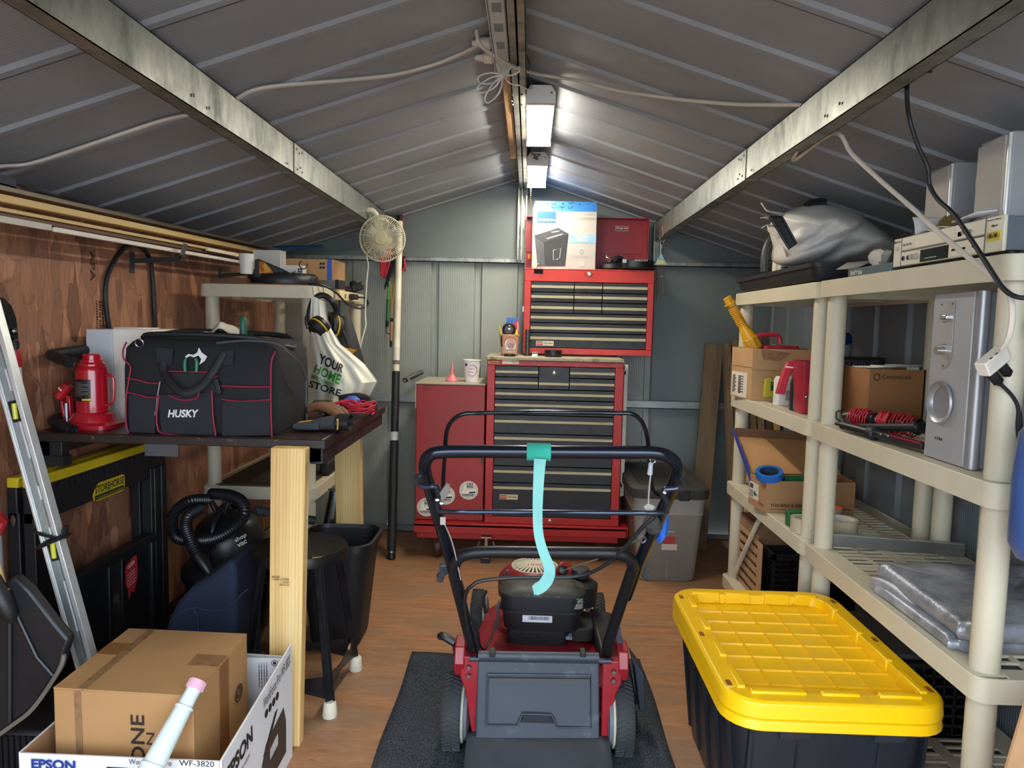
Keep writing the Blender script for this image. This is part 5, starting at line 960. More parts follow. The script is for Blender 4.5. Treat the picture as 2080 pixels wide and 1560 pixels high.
# wheeled base and casters
bs = p('base_rail', B().box(-.582, .530, 3.635, 3.66, .150, .200).box(-.582, .530, 3.635, 4.10, .185, .207).box(-.582, -.56, 3.66, 4.1, .15, .2).box(.52, .545, 3.66, 4.1, .15, .2).box(-.57, .49, 3.66, 3.69, .115, .150), REDW, s, w=True, bev=.003)
def caster(x, y, r=.058):
    c = p('caster_fork', B().box(x - .035, x + .035, y - .035, y + .035, .140, .147).prism([(x - .022, y - .02, .14), (x - .022, y + .02, .14), (x - .022, y + .03, .05), (x - .022, y + .01, .05)], (.003, 0, 0)).prism([(x + .019, y - .02, .14), (x + .019, y + .02, .14), (x + .019, y + .03, .05), (x + .019, y + .01, .05)], (.003, 0, 0)), STEEL, s, w=True)
    p('caster_wheel', B().lathe([(.02, -.016), (r - .006, -.016), (r, -.011), (r, .011), (r - .006, .016), (.02, .016)], (x, y + .02, r), 24, axis=(1, 0, 0)), mk('#4e2320', .5), c, w=True); p('hub', B().lathe([(.012, -.019), (.012, .019)], (x, y + .02, r), 14, axis=(1, 0, 0)), STEEL, c, w=True)
for x, y in ((-.46, 3.70), (.40, 3.72), (-.46, 4.03), (.40, 4.03)): caster(x, y)
j = p('floor_jack', B().cyl((-.20, 3.645, .04), (-.20, 3.645, .14), .0135).box(-.225, -.175, 3.62, 3.67, .135, .142), CHROME, s, w=True, label='chrome floor lock foot')
p('jack_foot', B().box(-.222, -.180, 3.622, 3.668, .022, .045), STEEL, j, w=True, bev=.003); p('jack_pad', B().box(-.225, -.177, 3.62, 3.67, 0, .022), RUBBER, j, w=True, bev=.003)
p('jack_lever', B().tube(sp([(-.235, 3.632, .115), (-.245, 3.63, .09), (-.262, 3.63, .07)], 4), .006, 8).tube(sp([(-.165, 3.632, .115), (-.155, 3.63, .09), (-.138, 3.63, .07)], 4), .006, 8), STEEL, j, w=True)
# side cabinet
s = th('side_cabinet', 'plain red metal side cabinet with round airplane stickers', 'cabinet', (-.40, 3.89, .208))
p('body', B().box(-.583, -.222, 3.68, 4.10, .208, .928), mat_worn('#9a2420', '#6d2a20', .60, 6, .42), s, w=True, bev=.004)
p('top', B().box(-.585, -.220, 3.676, 4.10, .928, .938), mat_worn('#a79f8a', '#8d4034', .66, 8, .5), s, w=True, bev=.003)
p('hinge', B().box(-.589, -.583, 3.69, 3.70, .80, .94), mk('#c9c2b2', .4), s, w=True)
p('side_pull', B().box(-.61, -.583, 3.85, 3.95, .44, .452), REDW, s, w=True)
def jumbo(px, py, lbl):
    o = pY(px, py, 3.678); k_ = p('round_sticker', B().lathe([(.050, 0), (.050, .001), (0, .001)], o, 32, axis=(0, -1, 0)), mk('#cfc9ba', .5), s, w=True, label=lbl)
    Y_ = 3.6762
    def e(a, b_): return V((o.x + a, Y_, o.z + b_))
    p('airplane', B().prism([e(-.038, -.012), e(-.03, -.002), e(-.012, .004), e(.034, .006), e(.04, -.006), e(.03, -.018), e(-.03, -.02)], (0, -.0004, 0)).prism([e(-.03, 0), e(-.022, .026), e(-.014, .026), e(-.012, .004)], (0, -.0004, 0)), mk('#e9e4d0', .5, var=0), k_, w=True); p('airplane_trim', B().prism([e(.0, -.008), e(.036, -.004), e(.034, -.014), e(.004, -.017)], (0, -.0008, 0)).prism([e(-.034, -.021), e(.03, -.021), e(.03, -.0225), e(-.034, -.0225)], (0, -.0008, 0)), mk('#2c3a63', .5, var=0), k_, w=True)
    q = B()
    for dx in (-.026, -.010, .004, .02): q.ring(e(dx, -.025), .0055, .0012, (0, 1, 0), 14, 4)
    p('engine_outline', q, INK, k_, w=True)
    txt('747\n400', e(-.012, .014), (1, 0, 0), (0, 0, 1), .036, .026, INK, k_, bold=.02)
jumbo(952, 996, 'round airplane sticker lettered 747 400, the one nearest the drawers'); jumbo(905, 1006, 'round airplane sticker behind the mower lever'); jumbo(866, 1030, 'round airplane sticker lowest on the cabinet')
# things on the side cabinet
one('pink_funnel', B().lathe([(.034, 0), (.035, .006), (.022, .022), (.010, .038), (.0075, .045), (.006, .092), (.004, .092), (.005, .04), (.03, .008)], (-.41, 3.80, .938), 24), mk('#df7479', .45), 'pink plastic funnel standing upside down on the red side cabinet', 'funnel')
s = th('yogurt_cup', 'white yogurt cup with a red ring print on the red side cabinet', 'cup', (-.305, 3.82, .938))
p('cup', B().lathe([(.036, 0), (.047, .112), (.050, .113), (.050, .118), (.045, .118), (.034, .006), (0, .006)], (0, 0, 0), 28), WHITE, s)
def cp(a, z, r0=.037, k_=.011 / .112, d=.0006): r = r0 + k_ * z + d; return V((r * math.sin(a), -r * math.cos(a), z))
p('red_ring', B().tube([cp(.0 + .62 * math.cos(g) * 1.0 + .1, .062 + .030 * math.sin(g)) for g in [math.radians(-140 + i * 10) for i in range(27)]], .003, 6, flat=.35), mk('#c0283a', .5, var=0), s)
txt('Yogurt', cp(-.45, .064, d=.004), (1, -.05, 0), (0, 0, 1), .034, .013, mk('#b3283a', .5, var=0), s, w=False); txt('~', cp(-.45, .05, d=.004), (1, -.05, 0), (0, 0, 1), .034, .007, mk('#2a3d8a', .5, var=0), s, w=False)
p('blue_dot', B().lathe([(.008, 0), (.008, .001)], cp(-.62, .092), 14, axis=(-.55, -.83, 0)), mk('#24418c', .5, var=0), s)
# top chest
s = th('tool_chest', 'red top chest with black drawers and lid raised, on the rolling cabinet', 'tool chest', (.31, 3.99, 1.085))
X0, X1, Y0, Y1, Z0, Z1 = -.032, .662, 3.85, 4.12, 1.094, 1.548
cx0, cx1 = pY(1077, 640, Y0).x, pY(1314, 640, Y0).x; cz0, cz1 = zc(706, Y0, 1077), zc(571, Y0, 1077)
p('front_frame', B().box(X0, cx0, Y0, Y0 + .02, cz0, cz1).box(cx1, X1, Y0, Y0 + .02, cz0, cz1).box(X0, X1, Y0, Y0 + .02, cz1, Z1).box(X0, X1, Y0, Y0 + .02, Z0, cz0), REDL, s, w=True, bev=.0025)
p('carcass', B().box(X0, X0 + .004, Y0 + .02, Y1, Z0, Z1).box(X1 - .004, X1, Y0 + .02, Y1, Z0, Z1).box(X0, X1, Y1 - .004, Y1, Z0, Z1).box(X0, X1, Y0 + .02, Y1, Z0, Z0 + .006).box(X0 + .004, X1 - .004, Y0 + .02, Y1 - .004, Z1 - .012, Z1 - .008), REDL, s, w=True); p('drawer_gap_shade', B().box(cx0, cx1, Y0 + .036, Y0 + .05, Z0 + .01, Z1 - .02), mk('#08080a', .8), s, w=True)  # gap shade between the chest drawers painted as a near-black sheet
p('underframe', B().box(X0 + .01, X1 - .18, Y0 + .02, Y1 - .02, 1.0845, Z0), BLACKM, s, w=True)
p('top_lip', B().box(X0, X1, Y0 - .002, Y0 + .018, Z1, Z1 + .005), mk('#cf5a4c', .35), s, w=True, bev=.002)
lid = p('lid', B().box(X0, X1, 4.125, 4.13, Z1 - .02, 1.862).box(X0, X0 + .004, 4.06, 4.13, Z1 + .004, 1.862).box(X1 - .004, X1, 4.085, 4.13, Z1 + .004, 1.862).box(X0, X1, 4.08, 4.13, 1.858, 1.862).box(X1 - .03, X1 - .004, 4.118, 4.125, Z1, 1.858).box(X0, X1, 4.119, 4.125, Z1 + .118, Z1 + .122), mk('#9c1e2a', .4, var=.08), s, w=True)
bd = p('lid_badge', B().plate((.478, 4.1245, 1.795), (1, 0, 0), (0, 0, 1), .072, .028, .0008), mk('#e6ddd8', .5), lid, w=True, label='white lettered badge'); p('badge_field', B().plate((.480, 4.1235, 1.797), (1, 0, 0), (0, 0, 1), .068, .024, .0006), mk('#9c1e2a', .5), bd, w=True); txt('Snap-on', (.483, 4.1222, 1.802), (1, 0, 0), (0, 0, 1), .062, .016, mk('#efe7e2', .5, var=0), bd, bold=.03, shear=.2)
zz = [zc(v, Y0, 1077) for v in (571, 592.6, 612.6, 635, 654.8, 675, 706)]; ss = [zc(v, Y0, 1077) for v in (582, 602.5, 624.5, 644.7, 666, 686.6)]
ca, cb = pY(1166, 600, Y0).x, pY(1223.5, 600, Y0).x
for i in range(3):
    for a, b_ in ((cx0, ca), (ca, cb), (cb, cx1)): drawer(s, a, b_, zz[i + 1], zz[i], Y0, ss[i], .015)
for i in range(3, 6): last = drawer(s, cx0, cx1, zz[i + 1], zz[i], Y0, ss[i], .015)
plate(last, 1089, 692, Y0 + .0)
p('lock', B().lathe([(.012, 0), (.012, .004), (.008, .007), (0, .007)], pY(1197, 557, Y0), 18, axis=(0, -1, 0)), NICK, s, w=True); p('lock_mark', B().plate(pY(1188, 559, Y0 - .0005), (1, 0, 0), (0, 0, 1), .004, .012).plate(pY(1204, 559, Y0 - .0005), (1, 0, 0), (0, 0, 1), .004, .012), mk('#4a120c', .5), s, w=True)
p('side_latch', B().box(X0 - .008, X0, 3.88, 3.9, 1.32, 1.35), STEEL, s, w=True)
one('orange_tag', B().ob((-.012, 4.08, 1.635), (.016, .012, .03)), mk('#e07a1c', .5), 'small orange tag at the inner side of the raised chest lid', 'tag', bev=.004)
# shredder carton
s = th('shredder_carton', 'white carton with blue top picturing a paper shredder, on the red chest', 'carton', (.175, 3.97, 1.553))
bx0, bx1, by = .004, .348, 3.885
p('body', B().box(bx0, bx1, by, 4.10, 1.545, 1.865), mk('#b5b1ab', .65, var=.03), s, w=True, bev=.002)
tp = p('top_flap', B().hexa([(bx0 - .001, by - .001, 1.862), (bx1 + .001, by - .001, 1.862), (bx1 + .001, 4.10, 1.862), (bx0 - .001, 4.10, 1.862)], [(bx0 + .012, by + .02, 1.917), (bx1 - .002, by + .02, 1.917), (bx1 - .002, 4.09, 1.917), (bx0 + .012, 4.09, 1.917)]), mk('#2f6fb5', .5, var=.12, vs=20), s, w=True, label='blue top flaps')
q = B(); random.seed(5)
for k_ in range(9):
    x_ = bx0 + .05 + (k_ % 5) * .045; z_ = 1.902 if k_ < 5 else 1.880
    q.tube(sp([V((x_ + .008 * j + random.uniform(-.006, .006), by + (z_ - 1.862) * .38 - .002, z_ + random.uniform(-.009, .009))) for j in range(5)], 3), .0013, 4)
p('marker_scribble', q, INK, tp, w=True)
lg = p('logo_block', B().plate(pY(1091, 452, by - .0004), (1, 0, 0), (0, 0, 1), .100, .060), mk('#1c5aa5', .5, var=0), s, w=True, label='blue logo block'); txt('INSIGNIA', pY(1094, 449, by - .0018), (1, 0, 0), (0, 0, 1), .091, .0135, mk('#f2f2f0', .5, var=0), lg, bold=.008)
GRYT = mk('#a9a49c', .6, var=0)
txt('10 SHEET', pY(1185, 437, by - .001), (1, 0, 0), (0, 0, 1), .062, .011, GRYT, s); txt('CROSS CUT SHREDDER', pY(1150, 445.5, by - .001), (1, 0, 0), (0, 0, 1), .158, .0125, GRYT, s)
bb = p('blue_band', B().plate(pY(1155, 493, by - .0004), (1, 0, 0), (0, 0, 1), .147, .043), mk('#8fb4d2', .5, var=0), s, w=True, label='pale blue band'); txt('for HOME &\nOFFICE use', pY(1170, 489.5, by - .0018), (1, 0, 0), (0, 0, 1), .066, .028, mk('#f4f6f7', .5, var=0), bb)
txt('10 SHEET CAPACITY', pY(1161, 523, by - .001), (1, 0, 0), (0, 0, 1), .11, .0105, GRYT, s)
p('icon', B().ring(pY(1181, 511, by - .001), .0095, .0012, (0, 1, 0), 20, 4).box(.2645, .2775, by - .0014, by - .0004, 1.6315, 1.633), GRYT, s, w=True); p('icon', B().plate(pY(1176, 541, by - .0005), (1, 0, 0), (0, 0, 1), .028, .028).plate(pY(1176, 541, by - .0012), (1, 0, 0), (0, 0, 1), .028, .012), mk('#c3beb6', .6), s, w=True)
def sh(*t): return [pY(a, b_, by - .0006) for a, b_ in t]
pc = p('shredder_picture', B().prism(sh((1086, 478), (1092, 541), (1148, 541), (1155, 475), (1133, 470)), (0, -.0004, 0)), mk('#2b2b2e', .4, var=.25, vs=8), s, w=True, label='printed picture of a black shredder')
p('picture_top', B().prism(sh((1086, 478), (1104, 492), (1155, 475), (1134, 463)), (0, -.0010, 0)), mk('#3d3e42', .4), pc, w=True); p('picture_slot', B().prism(sh((1109, 484), (1112, 486), (1145, 476), (1142, 474)), (0, -.0016, 0)).prism(sh((1118, 471), (1122, 473), (1138, 470), (1134, 468)), (0, -.0016, 0)), mk('#8d8f93', .4), pc, w=True); p('picture_side', B().prism(sh((1086, 480), (1104, 493), (1107, 541), (1092, 541)), (0, -.0013, 0)), mk('#4a4b50', .4), pc, w=True)
p('picture_window', B().tube(sh((1124, 508), (1139, 504), (1137, 523), (1131, 527), (1124, 528)), .0016, 5, closed=True), mk('#d6d6d8', .4), pc, w=True)
s = th('binder_clip', 'black binder clip gripping the chest top edge by the carton', 'binder clip', pY(1094, 552, 3.845))
o = pY(1094, 551, 3.846); p('jaw', B().prism([(o.x - .024, 3.846, o.z - .012), (o.x - .024, 3.836, o.z + .010), (o.x - .024, 3.862, o.z + .012)], (.048, 0, 0)), BLACK, s, w=True); p('wire_lever', B().tube(sp([o + V((-.012, -.006, .012)), o + V((-.006, -.006, .03)), o + V((0, -.006, .038)), o + V((.006, -.006, .03)), o + V((.012, -.006, .012))], 4), .0016, 6), CHROME, s, w=True)
s = th('belt_coil', 'coiled black leather belt with silver buckle on the red chest', 'belt', (.56, 3.93, 1.553))
o = V((.575, 3.925, 1.556)); p('coil', B().lathe([(.088, 0), (.094, .002), (.094, .052), (.088, .056), (.080, .052), (.080, 0)], o, 36, sy=.8), BLACK, s, w=True, bev=0)
p('tail', B().tube(sp([o + V((.09, .0, .008)), o + V((.06, -.075, .008)), o + V((-.02, -.085, .008)), o + V((-.10, -.06, .008))], 5), .014, 8, flat=.4), BLACK, s, w=True); p('buckle', B().box(o.x - .086, o.x - .062, o.y - .07, o.y - .062, 1.59, 1.612), CHROME, s, w=True, bev=.002)
q = B()
for k_ in range(9): q.box(o.x - .02 + k_ * .008, o.x - .017 + k_ * .008, o.y - .0765, o.y - .0745, 1.601, 1.611)
p('stitching', q, mk('#b9b7b0', .5), s, w=True, kind='stuff')
s = th('black_pouch', 'small black leather pouch with a metal snap hook beside the belt', 'pouch', (.45, 3.92, 1.553))
o = V((.445, 3.92, 1.556)); p('body', B().lathe([(.05, 0), (.062, .008), (.058, .03), (.034, .046), (0, .05)], o, 20, sx=1.1, sy=.8), BLACK, s, w=True); p('flap', B().tube(sp([o + V((-.0, -.02, .04)), o + V((.03, -.01, .062)), o + V((.05, 0, .04)), o + V((.062, 0, .01))], 4), .02, 8), BLACK, s, w=True); p('snap_hook', B().ring(o + V((-.022, -.035, .052)), .009, .0025, (0, 1, .2), 16, 6).ring(o + V((-.032, -.03, .072)), .008, .0022, (.3, 1, 0), 16, 6, 0, 250), CHROME, s, w=True)
# cabinet top clutter
ZC = 1.084
s = th('pencil_cup', 'printed food tub holding pencils, at the left end of the cabinet top', 'tub', (-.105, 3.80, ZC))
p('tub', B().lathe([(.043, 0), (.053, .105), (.056, .107), (.056, .113), (.050, .113), (.041, .005), (0, .005)], (0, 0, 0), 30), mk('#d9a98a', .5, var=.06), s)
def c2(a, z, d=.0006): r = .0435 + .0096 * z / .105 + d; return V((r * math.sin(a), -r * math.cos(a), z))
p('white_oval', B().add([c2(.15 + .62 * math.cos(g), .058 + .036 * math.sin(g)) for g in [2 * math.pi * i / 24 for i in range(24)]], [tuple(range(24))]), mk('#efe6dc', .5, var=0), s); p('red_arc', B().tube([c2(.1 + .68 * math.cos(g), .06 + .038 * math.sin(g), .001) for g in [math.radians(20 + i * 9) for i in range(17)]], .003, 6, flat=.4), mk('#c03030', .5, var=0), s)
txt('Cottage\nCheese', c2(-.32, .045, .0045), (1, 0, 0), (0, 0, 1), .044, .024, mk('#3c58a8', .5, var=0), s, w=False, bold=.01); txt('~', c2(-.3, .026, .0045), (1, 0, 0), (0, 0, 1), .04, .009, mk('#2b3f92', .5, var=0), s, w=False, bold=.02)
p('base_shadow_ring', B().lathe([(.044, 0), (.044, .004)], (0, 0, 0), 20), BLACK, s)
one('yellow_pencil', B().tube([(-.125, 3.79, 1.10), (-.158, 3.77, 1.235), (-.164, 3.766, 1.255)], [.0045, .0045, .0008], 6), mk('#dfc21a', .4), 'yellow pencil sticking out of the food tub', 'pencil')
one('yellow_marker', B().tube([(-.075, 3.79, 1.11), (-.068, 3.78, 1.205), (-.066, 3.78, 1.222)], [.009, .009, .005], 10), mk('#e3c81e', .4), 'fat yellow marker in the food tub beside the goggles', 'marker')
s = th('head_lamp', 'black strapped head lamp lens stuck in the food tub', 'lamp', (-.108, 3.775, 1.19)); o = V((-.108, 3.775, 1.222)); p('rim', B().ring(o, .030, .006, (0, 1, .15), 26, 8), BLACK, s, w=True); p('lens', B().lathe([(.028, 0), (.02, .006), (0, .008)], o + V((0, .004, 0)), 22, axis=(0, -1, -.15)), mk('#8b8f92', .08, .6), s, w=True); p('strap', B().tube(sp([o + V((-.03, 0, -.01)), o + V((-.038, -.01, -.05)), o + V((-.035, -.02, -.09))], 4), .004, 6), BLACK, s, w=True)
s = th('battery_pack', 'blue and red blister pack standing in the food tub', 'package', (-.095, 3.83, 1.10)); p('card', B().box(-.125, -.055, 3.83, 3.834, 1.10, 1.285), mk('#2f62ae', .4), s, w=True); p('red_field', B().prism([(-.075, 3.8295, 1.19), (-.056, 3.8295, 1.19), (-.056, 3.8295, 1.275), (-.09, 3.8295, 1.255)], (0, -.0006, 0)), mk('#c22a33', .4), s, w=True); txt('Power', (-.058, 3.8282, 1.20), (0, 0, 1), (-1, 0, 0), .06, .012, WHITE, s)
one('grey_flashlight', B().lathe([(.0135, 0), (.0135, .03), (.012, .032), (.012, .034), (.0135, .036), (.0135, .07), (.012, .072), (.012, .074), (.0135, .076), (.0135, .105), (.012, .107), (.0135, .109), (.0135, .14), (.010, .142), (0, .142)], (-.008, 3.78, ZC), 18), mk('#4c4a48', .4, .5), 'slim dark grey flashlight standing by the chest corner', 'flashlight')
s = th('tape_roll', 'roll of black tape lying on the cabinet top before the chest', 'tape', (.128, 3.74, ZC)); p('roll', B().lathe([(.019, 0), (.044, 0), (.045, .002), (.045, .034), (.044, .036), (.019, .036), (.019, .0)], (0, 0, 0), 32), BLACK, s)
one('metal_clasp', B().box(.018, .045, 3.745, 3.757, ZC, ZC + .012).ob((.032, 3.752, ZC + .017), (.03, .006, .018), (25, 0, 8)), CHROME, 'small shiny metal clasp left of the tape roll', 'clasp')
one('black_lid', B().lathe([(.030, 0), (.031, .002), (.031, .012), (.028, .014), (0, .014)], (-.10, 3.70, ZC), 24), BLACK, 'short black round lid lying in front of the food tub', 'puck')  # loose black lid lying flat on the cabinet top
# wind chime and keys
s = th('wind_chime', 'small wind chime with painted triangle hanging right of the chest', 'wind chime', (.70, 3.86, 1.36))
o = pY(1343, 535, 3.88)
p('triangle', B().prism([pY(1343, 513, 3.88), pY(1330, 538, 3.88), pY(1355, 538, 3.88)], (0, .006, 0)), mk('#7fa8b8', .5, var=.3, vs=60), s, w=True); p('beach_picture', B().prism([pY(1338, 527, 3.8795), pY(1333, 537, 3.8795), pY(1352, 537, 3.8795), pY(1348, 530, 3.8795)], (0, -.0006, 0)), mk('#c9b47a', .5, var=.2, vs=80), s, w=True)
for a, t_, e in ((1334, 545, 612), (1338, 541, 600), (1343, 541, 592), (1347, 541, 597), (1350, 541, 597)): p('chime_tube', B().tube([pY(a, t_, 3.88), pY(a - 1, e, 3.88)], .0022, 6), CHROME, s, w=True)
p('cord', B().tube([pY(1343, 513, 3.88), pY(1341, 486, 3.87)], .0008, 5), CORD_W, s, w=True); p('clapper', B().lathe([(.006, 0), (.006, .003)], pY(1344, 562, 3.88), 12), CORD_W, s, w=True)
s = th('key_ring', 'ring of keys hanging on the end of the right purlin', 'keys', pY(1345, 500, 3.87)); o = pY(1345, 486, 3.87)
p('ring', B().ring(o, .0145, .0022, (0, 1, .2), 22, 6), STEEL, s, w=True); p('key', B().box(o.x - .004, o.x + .004, o.y - .001, o.y + .001, o.z - .05, o.z - .014).lathe([(.009, 0), (.009, .002)], o + V((0, -.001, -.018)), 12, axis=(0, 1, 0)), CHROME, s, w=True); p('hook', B().tube(sp([o + V((0, 0, .014)), o + V((.004, 0, .03)), o + V((.0, 0, .05)), o + V((-.002, 0, .068))], 4), .002, 6), STEEL, s, w=True)
# grey tote with dark lid
s = th('storage_tote', 'grey plastic tote with dusty black lid standing right of the cabinet', 'tote', (.68, 3.60, 0))
def tl(z, e, r): return rr(.548 - e, .862 + e, 3.42 - e, 3.98 + e, r, z, 5)
GT = mk('#8a8782', .5, var=.06)
p('body', B().loft([tl(0, -.02, .04), tl(.01, -.012, .045), tl(.34, .012, .05), tl(.345, .016, .05), tl(.44, .02, .05), tl(.44, .012, .05)]), GT, s, w=True)
p('rib', B().box(.60, .607, 3.425, 3.435, .02, .33).box(.70, .707, 3.425, 3.435, .02, .33).box(.755, .865, 3.402, 3.42, .345, .35).box(.55, .74, 3.402, 3.42, .345, .35), GT, s, w=True)
p('lid', B().loft([tl(.425, .034, .06), tl(.43, .036, .06), tl(.470, .036, .06), tl(.485, .02, .06), tl(.485, -.005, .05), tl(.472, -.02, .05)]), mk('#33302d', .7, var=.3, vs=5), s, w=True); p('latch', B().box(.74, .79, 3.375, 3.385, .42, .47), BLACK, s, w=True, bev=.004)
k_ = p('label', B().plate((.678, 3.4165, .19), (1, 0, 0), (0, 0, 1), .06, .13), mk('#a3343a', .5, var=.1), s, w=True, label='red product label'); txt('~\n~\n~', (.684, 3.4148, .255), (1, 0, 0), (0, 0, 1), .046, .032, WHITE, k_, bold=.02); p('label_foot', B().plate((.672, 3.4157, .165), (1, 0, 0), (0, 0, 1), .075, .03), mk('#bdb5a8', .5), k_, w=True)
# loose boards leaning in the corner behind the right shelves
random.seed(11)
for i, nth in enumerate(('nearest the wide board', 'second from the wide board', 'third from the wide board', 'fourth from the wide board', 'fifth from the wide board', 'sixth from the wide board', 'nearest the right wall')):
    x_ = 1.115 + i * .042
    mm = mat_wood(*(('#7d6a50', '#66543f', '#4a3a2b'), ('#8d7755', '#735d42', '#54412d'), ('#5d4c3e', '#4c3b30', '#382b22'))[i % 3]) if i != 6 else mat_wood('#c9a45e', '#b38c4a', '#8d6a35')
    one('fence_picket', B().bar((x_, 3.70 + .01 * (i % 2), 0), (x_ + .004, 4.06, 1.165 + .018 * (i % 3)), .034, .05, (0, 1, .3)), mm, 'weathered picket leaning in the corner behind the right shelves, ' + nth, 'board', group='weathered pickets in the back right corner')
one('wide_board', B().bar((.985, 3.98, .0), (1.06, 4.10, 1.16), .10, .018, (0, 1, 0)), mat_wood('#86704f', '#6c583f', '#4a3b2b'), 'wide weathered board with chewed edge standing against the back wall', 'board')
one('pale_stick', B().bar((1.10, 3.45, 0), (1.16, 3.63, .56), .045, .03, (0, 1, 0)), mat_wood('#d9b878', '#c8a463', '#a17b42'), 'pale pine stake leaning between tote and right shelves', 'stake'); one('pale_stick', B().bar((1.16, 3.46, 0), (1.215, 3.64, .56), .03, .035, (0, 1, 0)), mat_wood('#a99c68', '#8f8452', '#6b6238'), 'greenish treated stake beside the pale pine stake', 'stake')
one('white_pole', B().tube([pX(1492, 1165, .955), pX(1541, 1058, .962)], .010, 12), mk('#d8d0bd', .4), 'white pole slanting behind the far right shelf post', 'pole')
# tools hung on the back wall left of the cabinet
s = th('tool_hanger', 'black wall tool hanger with red gripper ends, behind the fan', 'tool hanger', (-.78, 4.16, 1.6))
def wq(px, py, y=4.12): return pY(px, py, y)
p('rail', B().box(wq(803, 430).x, wq(817, 430).x, 4.13, 4.16, wq(810, 460).z, wq(810, 436).z).box(wq(808, 520).x, wq(822, 520).x, 4.13, 4.16, wq(810, 550).z, wq(810, 520).z), BLACK, s, w=True)
p('gripper', B().tube(sp([wq(815, 440), wq(819, 447), wq(815, 452), wq(818, 457)], 4), .006, 8), mk('#c02440', .4), s, w=True); p('gripper', B().tube(sp([wq(821, 525), wq(822, 540), wq(819, 548), wq(816, 552)], 4), .007, 8), mk('#c02440', .4), s, w=True); p('gripper', B().tube([wq(815, 506), wq(818, 511)], .007, 8), mk('#c02440', .4), s, w=True)
a, b2 = V((-.70, 3.645, .0)), V((-.752, 4.09, 1.845)); f_ = lambda t: a.lerp(b2, t)
s = th('long_pole', 'long pole, white upper tube and black foam lower half, hung on the back wall', 'pole', a)
p('white_tube', B().tube([f_(.53), f_(.985)], .0185, 16), mk('#e3dcc4', .4), s, w=True); p('tip', B().tube([f_(.985), f_(1.0)], .012, 12), BLACK, s, w=True)
p('black_sleeve', B().tube([f_(.02), f_(.33)], .0235, 16), mk('#1b1c1f', .6, bump=.2), s, w=True); p('white_band', B().tube([f_(.33), f_(.355)], .0195, 16), mk('#d5d6d2', .4), s, w=True); p('black_grip', B().tube([f_(.355), f_(.53)], .0215, 16), mk('#1d1e21', .55, bump=.2), s, w=True); p('end_cap', B().tube([f_(0), f_(.018)], .0215, 16), BLACK, s, w=True, bev=.003); p('end_ring', B().tube([f_(.018), f_(.022)], .024, 16), STEEL, s, w=True)
lb = p('label', B().tube([f_(.545), f_(.60)], .0189, 16), mk('#d8cdbf', .5), s, w=True, label='paper label'); p('barcode', B().tube([f_(.55), f_(.562)], .0191, 16), mk('#6b655c', .6), lb, w=True)
s = th('dustpan_brush', 'red dustpan with black bristled brush hanging behind the fan', 'brush', wq(788, 545, 4.05))
p('pan', B().prism([wq(771, 500, 4.05), wq(793, 500, 4.05), wq(794, 520, 4.05), wq(790, 540, 4.05), wq(783, 560, 4.05), wq(778, 565, 4.05), wq(772, 558, 4.05)], (0, .03, 0)), mk('#c4142a', .4), s, w=True, bev=.004)
p('rim', B().tube(sp([wq(793, 515, 4.045), wq(790, 538, 4.045), wq(782, 562, 4.045)], 5), .006, 6), mk('#d8334a', .4), s, w=True)
q = B(); random.seed(9)
for k_ in range(120):
    t = random.random(); c0 = wq(803 - 18 * t, 500 + 68 * t, 4.05 + random.uniform(0, .03)); q.bar(c0, c0 + V((-.004 + random.uniform(-.012, .012), 0, -.05 - .02 * random.random())), .0022, .0022)
p('bristles', q, mk('#1d242b', .8), s, w=True, kind='stuff'); p('block', B().prism([wq(796, 500, 4.055), wq(806, 500, 4.055), wq(800, 540, 4.055), wq(786, 572, 4.055), wq(783, 566, 4.055), wq(791, 535, 4.055)], (0, .03, 0)), BLACKM, s, w=True)
s = th('green_grabber', 'green handled grabber tool hanging on the back wall', 'grabber', wq(788, 650)); p('shaft', B().tube([wq(790, 570), wq(789, 600), wq(788, 620)], .007, 8), mk('#3fae4a', .4), s, w=True); p('sleeve', B().tube([wq(789, 608), wq(787, 652)], .011, 10), mk('#3c7a50', .5), s, w=True); p('grip', B().tube([wq(787, 652), wq(786, 664)], .010, 10), BLACK, s, w=True); p('trigger', B().tube(sp([wq(785, 664), wq(784, 672), wq(786, 677), wq(792, 678)], 4), .003, 6), BLACK, s, w=True)
s = th('fishing_rod', 'bundle of tan rods with cork grip hanging on the back wall', 'fishing rod', wq(795, 680)); p('rod', B().tube([wq(805, 520), wq(803, 570), wq(796, 620), wq(795, 648)], .0045, 8), mk('#b08748', .4), s, w=True); p('rod', B().tube([wq(792, 572), wq(794, 610), wq(795, 648)], .0045, 8), mk('#a5803f', .4), s, w=True); p('binding', B().tube([wq(796, 646), wq(795, 653)], .0105, 10), BLACK, s, w=True); p('grip', B().tube([wq(795, 653), wq(794, 692)], .0085, 10), mk('#b5895c', .7), s, w=True); p('reel_seat', B().tube([wq(794, 692), wq(794, 705)], .008, 10), BLACK, s, w=True)
s = th('clamp_rack', 'galvanised bracket with two round arms on the wall left of the side cabinet', 'bracket', (-.62, 4.0, .80))
p('plate', B().prism([wq(818, 768, 3.95), wq(826, 766, 3.95), wq(842, 778, 3.95), wq(846, 790, 3.95), wq(838, 795, 3.95), wq(820, 776, 3.95)], (0, .01, 0)), GALV2, s, w=True); p('arm', B().tube([wq(824, 772, 3.95), wq(856, 756, 4.1)], .014, 14), STEEL, s, w=True); p('arm_end', B().ring(wq(823, 772, 3.945), .011, .004, (0, 1, 0), 18, 6), BLACK, s, w=True)
